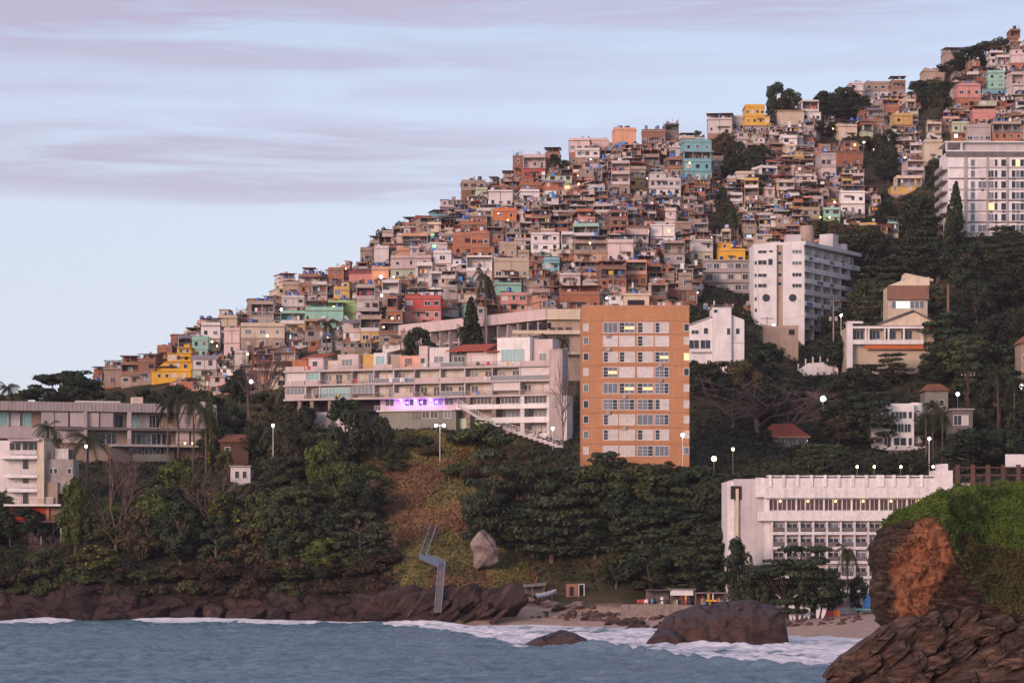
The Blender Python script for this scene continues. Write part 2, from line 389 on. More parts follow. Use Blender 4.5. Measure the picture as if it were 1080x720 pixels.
def sm(x, a, b):
    t = np.clip((x-a)/(b-a), 0, 1); return t*t*(3-2*t)
def make_ground():
    us = np.concatenate([np.arange(-700, -60, 20), np.arange(-60, 1140, 5), np.arange(1140, 1901, 20)])
    ys = np.concatenate([np.arange(410, 620, 2.0), np.arange(620, 900, 5), np.arange(900, 1300, 12), np.arange(1300, 2601, 60)])
    V = np.zeros((len(ys), len(us), 3)); A = np.zeros((len(ys), len(us), 3))
    for j, Y in enumerate(ys):
        for i, u in enumerate(us):
            z = ground(u, Y)
            V[j, i] = (wx(u, Y), Y, z)
            nz = mnoise.noise(Vector((V[j, i, 0]*0.12, Y*0.12, 3)))
            sand = (1 - sm(z, 2.4 + nz, 3.6 + nz)) * sm(u, 470, 520)
            rock = (1 - sm(z, 6, 9+3*nz)) * (1 - sm(u, 540, 580)) 
            grass = sm(u+20*nz, 372, 400) * (1 - sm(u+20*nz, 545, 575)) * (1-sm(Y, 596, 606)) * sm(z, 6, 9)
            A[j, i] = (sand, rock, grass)
    m = bpy.data.materials.new('hillside'); nt, N, L = nodes_of(m); b = N['Principled BSDF']
    b.inputs['Roughness'].default_value = 0.95; b.inputs['Specular IOR Level'].default_value = 0.1
    at = N.new('ShaderNodeVertexColor'); at.layer_name = 'mask'
    sp = N.new('ShaderNodeSeparateColor'); L.new(at.outputs[0], sp.inputs[0])
    n1 = noisen(nt, 0.12, 6, 0.65); n2 = noisen(nt, 0.7, 6, 0.7)
    col = mixc(nt, (0.035, 0.040, 0.018), (0.10, 0.075, 0.045), ramp(nt, n1, [(0.4, 0), (0.65, 1)]))
    gr = ramp(nt, noisen(nt, 0.085, 5, 0.6), [(0.34, (0.08, 0.10, 0.03)), (0.48, (0.16, 0.12, 0.05)), (0.6, (0.22, 0.13, 0.07)), (0.72, (0.12, 0.11, 0.04))])
    col = mixc(nt, col, gr, sp.outputs[2])
    rk = ramp(nt, n2, [(0.35, (0.02, 0.013, 0.012)), (0.55, (0.06, 0.035, 0.028)), (0.7, (0.11, 0.06, 0.045))])
    col = mixc(nt, col, rk, sp.outputs[1])
    sd = ramp(nt, n2, [(0.3, (0.28, 0.19, 0.14)), (0.5, (0.42, 0.30, 0.23)), (0.7, (0.50, 0.37, 0.29))])
    col = mixc(nt, col, sd, sp.outputs[0])
    L.new(col, b.inputs['Base Color'])
    bp = N.new('ShaderNodeBump'); bp.inputs['Distance'].default_value = 0.3; bp.inputs['Strength'].default_value = 0.5
    L.new(n2, bp.inputs['Height']); L.new(bp.outputs[0], b.inputs['Normal'])
    me = grid_mesh('hillside', V, len(us), len(ys), m)
    colour_attr(me, 'mask', A.reshape(-1, 3))
    o = link('hillside', me); o['kind'] = 'structure'
make_ground()

# shore row (Y of the waterline) per photo column
SHU = [-700, 0, 300, 400, 450, 500, 570, 650, 750, 850, 950, 1250]
SHY = [527, 522.5, 522, 517, 502, 499, 495, 487.5, 461, 437.5, 428, 423]
def make_sea():
    us = np.concatenate([np.arange(-4600, -100, 300), np.arange(-100, 1180, 2.5), np.arange(1180, 5900, 300)])
    ys = np.concatenate([np.array([3, 30, 80, 140, 190, 230]), np.arange(255, 345, 0.5), np.arange(345, 535, 0.45), np.array([540, 560, 700, 1000, 1600, 2600])])
    U, Yg = np.meshgrid(us, ys); X = (U-540)*Yg/F
    shore = np.interp(U, SHU, SHY); d = shore - Yg                 # metres offshore
    def wv(ax, ay, ph, a, sharp=1.0):
        return a*np.sin(X*ax + Yg*ay + ph + 1.3*np.sin(X*0.031+ph))
    Z = wv(0.05, 0.33, 0, 0.14)
    rw_ = np.random.RandomState(3)
    for k in range(30):
        lam = 1.6*10**rw_.uniform(0, .75); th = rw_.normal(1.35, .55); kk = 2*math.pi/lam
        ph = kk*(X*math.cos(th)+Yg*math.sin(th))+rw_.uniform(0, 6.28); s_ = np.sin(ph)
        Z = Z + lam*.018*(s_+.35*np.cos(2*ph))*(.6+.4*np.sin(X*rw_.uniform(.02, .09)+Yg*rw_.uniform(.02, .09)+k))
    # the surf belt: narrow along the rocks, wide off the beach
    wd = np.interp(U, [-700, 0, 380, 440, 500, 560, 620, 700, 860, 1100], [9, 9, 11, 22, 62, 98, 104, 108, 116, 98])
    wd = wd + 5*np.sin(X*0.11) + 3*np.sin(X*0.29+1)
    crest = np.exp(-((d - wd - 1.5)/2.6)**2) * sm(U, 540, 640) * (0.95+.3*np.sin(X*.17))
    crest2 = np.exp(-((d - wd*0.55)/2.0)**2) * sm(U, 480, 560) * 0.45
    crest3 = np.exp(-((d - 3.5)/1.5)**2) * (0.55+.35*np.sin(X*.21+2*np.sin(X*.07))) * (1-.6*sm(U, 450, 520))
    Z = Z*sm(d, -1, 12) + crest + crest2 + crest3
    nz = np.zeros_like(X)
    for k, (fx, fy, a) in enumerate([(0.13, 0.3, 1), (0.31, 0.6, .7), (0.7, 1.1, .5), (1.3, 0.9, .35)]):
        nz += a*np.sin(X*fx + 2*np.sin(Yg*fy*0.37+k) + k*2.1)*np.sin(Yg*fy - 1.5*np.sin(X*fx*0.6+k))
    nz /= 2.5
    foam = (1 - sm(d + 5*nz, wd*0.92, wd + 1.5))
    inner = 0.76 + 0.42*nz + 0.35*np.exp(-((d-wd+4)/5)**2) + 0.35*np.exp(-((d-wd*0.52)/4)**2) + 0.4*np.exp(-(d/4)**2)
    foam = foam * np.clip(inner, 0.0, 1)
    for (bx, by, br) in ((752, 405, 12), (587, 396, 6)):            # wash around the two boulders standing in the surf
        cx = (bx-540)*by/F; rr = np.hypot((X-cx)/1.0, (Yg-by-2)/0.7)
        foam = np.maximum(foam, 0.9*np.exp(-((rr-br)/2.6)**2)*(0.75+0.4*nz))
    wet = sm(d, 0.5, 0.0)
    V = np.stack([X, Yg, Z], -1)
    m = bpy.data.materials.new('sea_water'); nt, N, L = nodes_of(m); b = N['Principled BSDF']
    at = N.new('ShaderNodeVertexColor'); at.layer_name = 'foam'
    sp = N.new('ShaderNodeSeparateColor'); L.new(at.outputs[0], sp.inputs[0])
    n1 = noisen(nt, 0.55, 8, 0.72, stretch=(0.45, 1, 1), dist=0.8); n2 = noisen(nt, 0.16, 5, 0.6, stretch=(0.35, 1.6, 1))
    f = mathn(nt, 'ADD', sp.outputs[0], mathn(nt, 'MULTIPLY_ADD', n1, 1.5, -0.95))
    f = ramp(nt, f, [(0.25, 0.0), (0.55, 1.0)])
    f = mathn(nt, 'MULTIPLY', f, ramp(nt, sp.outputs[0], [(0.05, 0.0), (0.25, 1.0)]))
    water = mixc(nt, (0.085, 0.15, 0.20), (0.15, 0.235, 0.29), ramp(nt, n2, [(0.35, 0), (0.65, 1)]))
    water = mixc(nt, water, (0.07, 0.17, 0.17), mathn(nt, 'MULTIPLY', sp.outputs[1], 0.7))
    L.new(mixc(nt, water, (0.74, 0.74, 0.77), f), b.inputs['Base Color'])
    L.new(mathn(nt, 'MULTIPLY_ADD', f, 0.6, 0.22), b.inputs['Roughness'])
    b.inputs['IOR'].default_value = 1.33
    bp = N.new('ShaderNodeBump'); bp.inputs['Strength'].default_value = 1.0; bp.inputs['Distance'].default_value = 0.8
    n3 = noisen(nt, 0.9, 5, 0.62, stretch=(0.55, 1.0, 1), dist=0.4)
    L.new(mathn(nt, 'ADD', n3, mathn(nt, 'MULTIPLY', n1, 0.5)), bp.inputs['Height']); L.new(bp.outputs[0], b.inputs['Normal'])
    me = grid_mesh('sea', V, len(us), len(ys), m)
    near = np.exp(-(d/22)**2)
    colour_attr(me, 'foam', np.stack([foam, near, wet], -1).reshape(-1, 3))
    o = link('sea', me); o['kind'] = 'structure'
make_sea()
# ------------------------------------------------------------------ windows (a mesh of its own for each, shared data)
WIN = {}
def win_mb(w, h, kind):
    m = MB(); t = 0.09
    fr = 'dark_frame' if kind in ('hole', 'brown') else 'white_frame'
    gl = {'hole': 'dark_interior', 'dark': 'glass_dark', 'grey': 'glass_grey', 'curtain': 'curtain', 'teal': 'glass_teal', 'warm': 'lit_warm',
          'cool': 'lit_cool', 'green': 'lit_green', 'brown': 'brown_shutter', 'tint': 'brown_shutter', 'blinds': 'blinds', 'bay': 'glass_grey', 'baylight': 'curtain', 'halfwarm': 'glass_grey'}[kind]
    if kind == 'hole':
        m.box(-w/2, w/2, -0.02, 0.1, 0, h, gl); m.box(-w/2-.08, w/2+.08, -.07, .08, -.1, 0, 'concrete')
    else:
        m.box(-w/2, w/2, -0.01, 0.1, 0, h, gl)
        m.box(-w/2-t, w/2+t, -.10, .1, -t, 0.0, fr); m.box(-w/2-t, w/2+t, -.08, .1, h, h+t, fr)
        m.box(-w/2-t, -w/2, -.08, .1, 0, h, fr); m.box(w/2, w/2+t, -.08, .1, 0, h, fr)
        k = max(1, round(w/0.9)) if kind not in ('blinds',) else 1
        for i in range(1, k): x = -w/2+w*i/k; m.box(x-.035, x+.035, -.06, 0, 0, h, fr)
        if kind in ('bay', 'baylight', 'halfwarm'):
            m.box(-w/2, w/2, -.06, 0, h*.62, h*.62+.07, fr); m.box(-w/2, w/2, -.06, 0, h*.3, h*.3+.05, fr)
            if kind == 'bay': m.box(w/2-w/k+.1, w/2-.1, -.03, 0, .05, h-.05, 'glass_dark')
            if kind != 'bay': m.box(-w/2+.1, -w/2+w/k-.05, -.03, 0, .05, h-.05, 'glass_dark')
            if kind == 'halfwarm': m.box(-w/2+w/k+.05, w/2-.1, -.03, 0, h*.35, h*.6, 'lit_warm')
    return m
def win_mesh(w, h, kind):
    k = (round(w, 1), round(h, 1), kind)
    if k not in WIN: WIN[k] = win_mb(k[0], k[1], kind).mesh('window')
    return WIN[k]
def window(parent, x, z, w, h, kind='dark', y=0.0, rz=0.0, name='window'):
    o = link(name, win_mesh(w, h, kind), parent, (x, y, z))
    if rz: o.rotation_euler = (0, 0, rz)
    return o

class Bld:
    """a building whose front stands at depth Y; x(px) and z(py) turn photo columns and rows into metres on its front"""
    def __init__(s, name, label, cat, px, Y, py=None, zb=None, rz=0, group=None):
        s.X0, s.Y0, s.rz = wx(px, Y), Y, rz; s.c, s.s = math.cos(rz), math.sin(rz)
        s.zb = zb if zb is not None else wz(py, Y)
        s.o = thing(name, label, cat, (s.X0, Y, s.zb), rz, group)
    def x(s, px, y=0.0):
        k = (px-540)/F
        return (k*(s.Y0+y*s.c) - s.X0 + y*s.s)/(s.c-k*s.s)
    def z(s, py, px=None, y=0.0):
        t = 0 if px is None else s.x(px, y)
        Yd = s.Y0+t*s.s+y*s.c
        return wz(py, Yd)-s.zb

def railing(m, x0, x1, y, z, h=1.0, mat='steel', step=0.5, solid=None):
    if solid: m.box(x0, x1, y, y+.06, z+.05, z+h-.05, solid)
    m.box(x0, x1, y-.02, y+.08, z+h-.06, z+h, mat)
    n = max(1, int(abs(x1-x0)/step))
    for i in range(n+1):
        x = x0+(x1-x0)*i/n; m.box(x-.025, x+.025, y, y+.05, z, z+h, mat)

# ------------------------------------------------------------------ trees
def leaf_mesh(name, C, S, NRM, mat, extra=None):
    n = len(C); rs = np.random.RandomState(n % 9973)
    NRM = NRM/np.maximum(np.linalg.norm(NRM, axis=1, keepdims=True), 1e-6)
    a = rs.normal(size=(n, 3)); u = np.cross(NRM, a); u /= np.maximum(np.linalg.norm(u, axis=1, keepdims=True), 1e-6)
    v = np.cross(NRM, u); S = S.reshape(-1, 1)
    asp = rs.uniform(0.45, 0.8, (n, 1))
    V = np.stack([C-u*S, C-v*S*asp, C+u*S, C+v*S*asp*0.9], 1).reshape(-1, 3)
    me = bpy.data.meshes.new(name)
    me.vertices.add(4*n); me.vertices.foreach_set('co', V.reshape(-1).astype(np.float32))
    me.loops.add(4*n); me.loops.foreach_set('vertex_index', np.arange(4*n, dtype=np.int32))
    me.polygons.add(n); me.polygons.foreach_set('loop_start', np.arange(0, 4*n, 4, dtype=np.int32)); me.polygons.foreach_set('loop_total', np.full(n, 4, np.int32))
    me.update(calc_edges=True); me.materials.append(MATS[mat]); return me
def lobe_points(rs, c, r, flat, n):
    d = rs.normal(size=(n, 3)); d /= np.linalg.norm(d, axis=1, keepdims=True)
    rad = rs.uniform(0.55, 1.05, (n, 1))**0.6
    p = d*rad*r; p[:, 2] *= flat
    return p+c, d
leafmat('leaf_dark', (0.012, 0.022, 0.012), (0.045, 0.064, 0.024), 0.30)
leafmat('leaf_mid', (0.028, 0.043, 0.016), (0.090, 0.105, 0.033), 0.30)
leafmat('leaf_layer', (0.019, 0.034, 0.017), (0.070, 0.092, 0.036), 0.28)
leafmat('leaf_olive', (0.045, 0.045, 0.020), (0.115, 0.10, 0.038), 0.35)
leafmat('leaf_light', (0.045, 0.075, 0.016), (0.12, 0.16, 0.03), 0.35)
leafmat('leaf_flower', (0.030, 0.045, 0.015), (0.085, 0.10, 0.025), 0.35, flower=(0.55, 0.45, 0.03), fl=0.39)
leafmat('leaf_brush', (0.040, 0.034, 0.018), (0.11, 0.075, 0.038), 0.30)
leafmat('leaf_palm', (0.022, 0.034, 0.014), (0.075, 0.080, 0.028), 0.5)
leafmat('leaf_red', (0.09, 0.045, 0.028), (0.17, 0.085, 0.045), 0.35)
leafmat('grass_head', (0.030, 0.062, 0.010), (0.125, 0.19, 0.028), 0.45, var=0)
leafmat('grass_dull', (0.050, 0.055, 0.015), (0.12, 0.10, 0.032), 0.45, var=0)
leafmat('grass_bank_leaf', (0.16, 0.085, 0.042), (0.30, 0.20, 0.085), 0.10, var=0)
leafmat('grass_bank_green', (0.09, 0.105, 0.028), (0.28, 0.24, 0.075), 0.10, var=0)
leafmat('scrub_leaf', (0.016, 0.025, 0.011), (0.060, 0.066, 0.024), 0.16, var=0)
P('bark', (0.14, 0.105, 0.08), wear=0.5); P('bark_dark', (0.05, 0.036, 0.03), wear=0.4); P('bark_pale', (0.30, 0.21, 0.17), wear=0.4); P('twig', (0.17, 0.11, 0.095), wear=0.3)

def limbs(m, base, ends, r, mat):
    for e in ends:
        mid = (base[0]*.45+e[0]*.55+rng.uniform(-.3, .3), base[1]*.45+e[1]*.55, base[2]*.5+e[2]*.5+rng.uniform(-.2, .5))
        m.tube(base, mid, r, r*.6, 5, mat); m.tube(mid, e, r*.6, r*.25, 5, mat)
PROTO = {}
def proto(kind, seed):
    """returns [(part name, mesh)] of a tree about 10 m tall and 10 m wide"""
    key = (kind, seed)
    if key in PROTO: return PROTO[key]
    rs = np.random.RandomState(seed*31+len(kind)); tr = MB(); C = []; D = []; parts = []
    if kind in ('round', 'olive', 'light', 'flower', 'red'):
        n = 30; ends = []
        for i in range(n):
            a = rs.uniform(0, 6.28); h = rs.uniform(-1, 1); rr = math.sqrt(1-h*h)*rs.uniform(.55, 1)
            c = np.array([rr*math.cos(a)*3.9, rr*math.sin(a)*3.9, 5.2+h*3.6+rs.uniform(-.3, .3)])
            r = rs.uniform(1.0, 1.75); p, d = lobe_points(rs, c, r, .75, 135); C.append(p); D.append(d+np.array([0, 0, .4])); ends.append(tuple(c))
        tr.tube((0, 0, -1.5), (0, 0, 3.2), .42, .3, 7, 'bark'); limbs(tr, (0, 0, 3.0), ends[::3], .22, 'bark')
        mat = {'round': 'leaf_dark', 'olive': 'leaf_olive', 'light': 'leaf_light', 'flower': 'leaf_flower', 'red': 'leaf_red'}[kind]
        S = rs.uniform(.20, .42, n*135)
    elif kind == 'mid':
        n = 34; ends = []
        for i in range(n):
            a = rs.uniform(0, 6.28); h = rs.uniform(-.8, 1); rr = math.sqrt(1-h*h)*rs.uniform(.4, 1)
            c = np.array([rr*math.cos(a)*4.1, rr*math.sin(a)*4.1, 4.8+h*4.1])
            r = rs.uniform(.8, 1.6); p, d = lobe_points(rs, c, r, .6, 120); C.append(p); D.append(d+np.array([0, 0, .7])); ends.append(tuple(c))
        tr.tube((0, 0, -1.5), (.3, 0, 3), .4, .28, 7, 'bark'); limbs(tr, (.3, 0, 2.9), ends[::3], .2, 'bark'); mat = 'leaf_mid'; S = rs.uniform(.20, .42, n*120)
    elif kind == 'layered':
        ends = []; k = 0; tot = 0
        for lv in range(7):
            z = 1.7+lv*1.22+rs.uniform(-.2, .2); R_ = [4.2, 5.0, 5.2, 5.1, 4.8, 4.0, 2.8][lv]
            for i in range([6, 8, 8, 8, 8, 7, 5][lv]):
                a = rs.uniform(0, 6.28); q = R_*rs.uniform(.35, .85)
                c = np.array([q*math.cos(a), q*math.sin(a), z+rs.uniform(-.4, .4)]); r = rs.uniform(1.1, 1.9)
                c[2] -= .09*q*q*rs.uniform(.3, 1); p, d = lobe_points(rs, c, r, .27, 95); d[:, 2] += .8; C.append(p); D.append(d); tot += 95
                if k % 3 == 0: ends.append(tuple(c))
                k += 1
        tr.tube((0, 0, -1.5), (.2, 0, 6), .38, .22, 7, 'bark')
        for e in ends: tr.tube((.1, 0, max(1.5, e[2]-1.2)), e, .12, .04, 4, 'bark')
        mat = 'leaf_layer'; S = rs.uniform(.20, .40, tot)
    elif kind == 'umbrella':
        ends = []; tot = 0
        for i in range(60):
            a = rs.uniform(0, 6.28); q = 4.8*math.sqrt(rs.uniform(0, 1)); zt = 9.3-3.6*(q/4.8)**2
            c = np.array([q*math.cos(a), q*math.sin(a), zt-rs.uniform(0, 2.2)*(1-q/6)]); r = rs.uniform(.8, 1.4)
            p, d = lobe_points(rs, c, r, .28, 90); d[:, 2] += .8; C.append(p); D.append(d); tot += 90
            if i % 4 == 0: ends.append(tuple(c))
        tr.tube((0, 0, -1.5), (0, 0, 2.6), .38, .3, 7, 'bark_dark'); limbs(tr, (0, 0, 2.5), ends, .2, 'bark_dark')
        mat = 'leaf_dark'; S = rs.uniform(.18, .34, tot)
    elif kind == 'cone':
        tot = 0
        for i in range(46):
            t = i/45; z = 1+t*8.8; q = 2.1*(1-t)**.8+.15
            for k in range(3):
                a = rs.uniform(0, 6.28); c = np.array([q*.6*math.cos(a), q*.6*math.sin(a), z]); p, d = lobe_points(rs, c, q*.5+.12, .45, 34); C.append(p); D.append(d); tot += 34
        tr.tube((0, 0, -1), (0, 0, 9.6), .25, .05, 6, 'bark_dark'); mat = 'leaf_dark'; S = rs.uniform(.16, .34, tot)
    elif kind in ('bush', 'brush'):
        tot = 0
        for i in range(26):
            a = rs.uniform(0, 6.28); q = 4.2*math.sqrt(rs.uniform(0, 1)); c = np.array([q*math.cos(a), q*math.sin(a), 1.6+5.5*(1-(q/5)**2)*rs.uniform(.3, 1)])
            p, d = lobe_points(rs, c, rs.uniform(1.2, 2), .8, 120); C.append(p); D.append(d+np.array([0, 0, .5])); tot += 120
        for k in range(4): tr.tube((0, 0, -1), (rs.uniform(-2, 2), rs.uniform(-2, 2), 4), .2, .08, 5, 'bark_dark')
        mat = 'leaf_mid' if kind == 'bush' else 'leaf_brush'; S = rs.uniform(.28, .52, tot)
    elif kind in ('palm', 'drypalm'):
        tr.tube((0, 0, -1), (.25, 0, 3.5), .2, .16, 7, 'bark'); tr.tube((.25, 0, 3.5), (.1, 0, 7.4), .16, .13, 7, 'bark')
        fr = MB(); nf = 24
        for i in range(nf):
            a = 2*math.pi*i/nf*1.618*3; rise = rs.uniform(-.15, 1.15); Lf = rs.uniform(2.9, 3.7); P0 = Vector((.1, 0, 7.4)); pts = []
            for k in range(9):
                t = k/8; r_ = Lf*t*(1-.12*t); z = rise*2.0*t - (1.6+1.0*(1-rise))*t*t
                pts.append(P0+Vector((math.cos(a)*r_*.95, math.sin(a)*r_*.95, z)))
            sd_ = Vector((-math.sin(a), math.cos(a), 0))
            for k in range(8):
                p, q = pts[k], pts[k+1]; fr.tube(p, q, .035, .03, 3, 'leaf_palm')
                for sg in (-1, 1):
                    for e in (0, .5):
                        b = p.lerp(q, e); lw = (.85*math.sin(math.pi*min(1, (k+e+.8)/9.2))+.15); tip = b+sd_*sg*lw*.75+(q-p).normalized()*lw*.5+Vector((0, 0, -.42*lw))
                        w_ = (q-p)*.30; fr.add([tuple(b-w_*.5), tuple(b+w_*.5), tuple(tip)], [(0, 1, 2)], 'leaf_palm')
        if kind == 'drypalm': fr.tube((.1, -.1, 7.2), (.4, -.5, 5.2), .1, .22, 5, 'ochre_paint')
        PROTO[key] = [('trunk', tr.mesh('trunk')), ('fronds', fr.mesh('fronds'))]; return PROTO[key]
    elif kind in ('bare', 'barewide'):
        br = MB(); wide = kind == 'barewide'
        def grow(p, d, L_, r, dep):
            q = p+d*L_; (tr if dep == 0 else br).tube(p, q, r, r*.68, 5 if dep < 2 else 3, 'twig' if dep else 'bark_pale')
            if dep >= 5: return
            for k in range(3 if dep < 4 else 2):
                nd = Vector((d.x+rs.normal()*(.62 if wide else .48), d.y+rs.normal()*(.62 if wide else .48), d.z*(.55 if wide and dep else .8)+rs.normal()*.25+(.12 if wide else .22))).normalized()
                grow(q, nd, L_*rs.uniform(.66, .88), max(r*.62, .028), dep+1)
        grow(Vector((0, 0, -1)), Vector((.08, 0, 1)), 3.4, .26, 0); 
        for e in range(2): grow(Vector((0, 0, 1.2)), Vector((rs.uniform(-.8, .8), rs.uniform(-.8, .8), .7)).normalized(), 2.3, .16, 1)
        PROTO[key] = [('trunk', tr.mesh('trunk')), ('branches', br.mesh('branches'))]; return PROTO[key]
    elif kind == 'spiky':       # fan of long arching leaves from one stem
        fr = MB()
        for i in range(46):
            a = rs.uniform(0, 6.28); el_ = rs.uniform(.15, 1.35); L_ = rs.uniform(4, 6.2); p = Vector((rs.uniform(-.8, .8), rs.uniform(-.8, .8), 2.4)); w_ = .2
            for k in range(4):
                d = Vector((math.cos(a)*math.cos(el_), math.sin(a)*math.cos(el_), math.sin(el_))); q = p+d*L_/4; sd_ = Vector((-math.sin(a), math.cos(a), 0))*w_; w2 = w_*.72
                fr.add([tuple(p-sd_), tuple(p+sd_), tuple(q+sd_*.72), tuple(q-sd_*.72)], [(0, 1, 2, 3)], 'leaf_palm'); p = q; w_ = w2; el_ -= .28
        tr.tube((0, 0, -1), (0, 0, 2.6), .35, .3, 6, 'bark'); PROTO[key] = [('trunk', tr.mesh('trunk')), ('leaves', fr.mesh('leaves'))]; return PROTO[key]
    C = np.concatenate(C); D = np.concatenate(D)
    parts = [('trunk', tr.mesh('trunk')), ('crown', leaf_mesh('crown', C, S, D+rs.normal(size=D.shape)*.35, mat))]
    PROTO[key] = parts; return parts
KIND = {  # name, words, category, group, extents of the prototype (width, height)
 'round': ('broadleaf_tree', 'dense dark green round-crowned tree', 'tree', 10.4, 9.8), 'mid': ('broadleaf_tree', 'bushy mid green tree', 'tree', 10.2, 9.8),
 'light': ('broadleaf_tree', 'light green leafy tree', 'tree', 10.4, 9.8), 'olive': ('broadleaf_tree', 'olive brown leafy tree', 'tree', 10.4, 9.8),
 'flower': ('flowering_tree', 'green tree dotted with yellow flowers', 'tree', 10.4, 9.8), 'red': ('broadleaf_tree', 'reddish leaved tree', 'tree', 10.4, 9.8),
 'layered': ('almond_tree', 'dark tree with flat tiered branches', 'tree', 12.4, 10.0), 'umbrella': ('umbrella_tree', 'wide dark umbrella-shaped tree', 'tree', 10.6, 9.6),
 'cone': ('conifer_tree', 'narrow dark conifer', 'conifer', 3.6, 9.9), 'palm': ('palm_tree', 'palm with drooping green fronds', 'palm', 7, 8.4), 'drypalm': ('palm_tree', 'palm with an orange hanging frond', 'palm', 7, 8.4),
 'bare': ('bare_tree', 'leafless grey-brown tree', 'tree', 9.5, 9.6), 'barewide': ('bare_tree', 'wide leafless tree with fanning branches', 'tree', 12.5, 7.6),
 'brush': ('large_shrub', 'low brown tangled shrub', 'shrub', 10.6, 8.2), 'bush': ('large_shrub', 'broad low dark shrub', 'shrub', 10.6, 8.2), 'spiky': ('screw_pine', 'plant with long arching strap leaves', 'plant', 10.5, 7.6)}
TREES = []
def tree(kind, px, pyt, wpx, Y, seed=None, words=None, zb=None, group=None, hmin=2.0):
    X = wx(px, Y); z0 = ground(px, Y) if zb is None else zb
    h = wz(pyt, Y)-z0
    if h < hmin: return None
    n, wd, cat, pw, ph = KIND[kind]
    seed = rng.randrange(3 if kind not in ('round', 'mid', 'layered') else 4) if seed is None else seed
    sx = wpx*Y/F/pw; sz = h/ph
    o = thing(n, None, cat, (X, Y, z0), rng.uniform(0, 6.28), group)
    o.scale = (sx*rng.uniform(.93, 1.07), sx*rng.uniform(.93, 1.07), sz)
    PEND.append((o, words or wd, px, (pyt+topy(z0, Y))/2))
    for nm, me in proto(kind, seed): link(nm, me, o)
    TREES.append((px, pyt, wpx, Y)); return o
PROT = []       # photo windows that must stay open in front of a depth: x0, x1, y0, y1, Y
def allowed_top(px, w, Y, want):
    """lowest (largest) photo row a crown of that width may reach without hiding something behind it"""
    top = want
    for x0, x1, y0, y1, Yb in PROT:
        if Y < Yb and px+w/2 > x0+2 and px-w/2 < x1-2 and top < y1+5: top = max(top, y1+5)
    return top
def forest(n, pr, Yr, hr, wr, kinds, seed, group=None, sp=0.6, cond=None):
    rs = random.Random(seed); got = []; tries = 0
    while len(got) < n and tries < n*40:
        tries += 1
        px = rs.uniform(*pr); Y = rs.uniform(*Yr); w_ = rs.uniform(*wr)*F/Y
        if cond and not cond(px, Y): continue
        z0 = ground(px, Y)
        if z0 < 3.2: continue
        if any(math.hypot(wx(px, Y)-gx, Y-gy) < sp*w_*Y/F for gx, gy in got): continue
        h = rs.uniform(*hr); t0 = topy(z0+h, Y); t = allowed_top(px, w_*1.12, Y, t0)
        hh = wz(t, Y)-z0
        if hh < 3.0: continue
        if hh < h*.7: w_ *= max(.45, hh/h)
        tree(rs.choice(kinds), px, t, w_, Y, seed=rs.randrange(3), group=group); got.append((wx(px, Y), Y))
    return len(got)

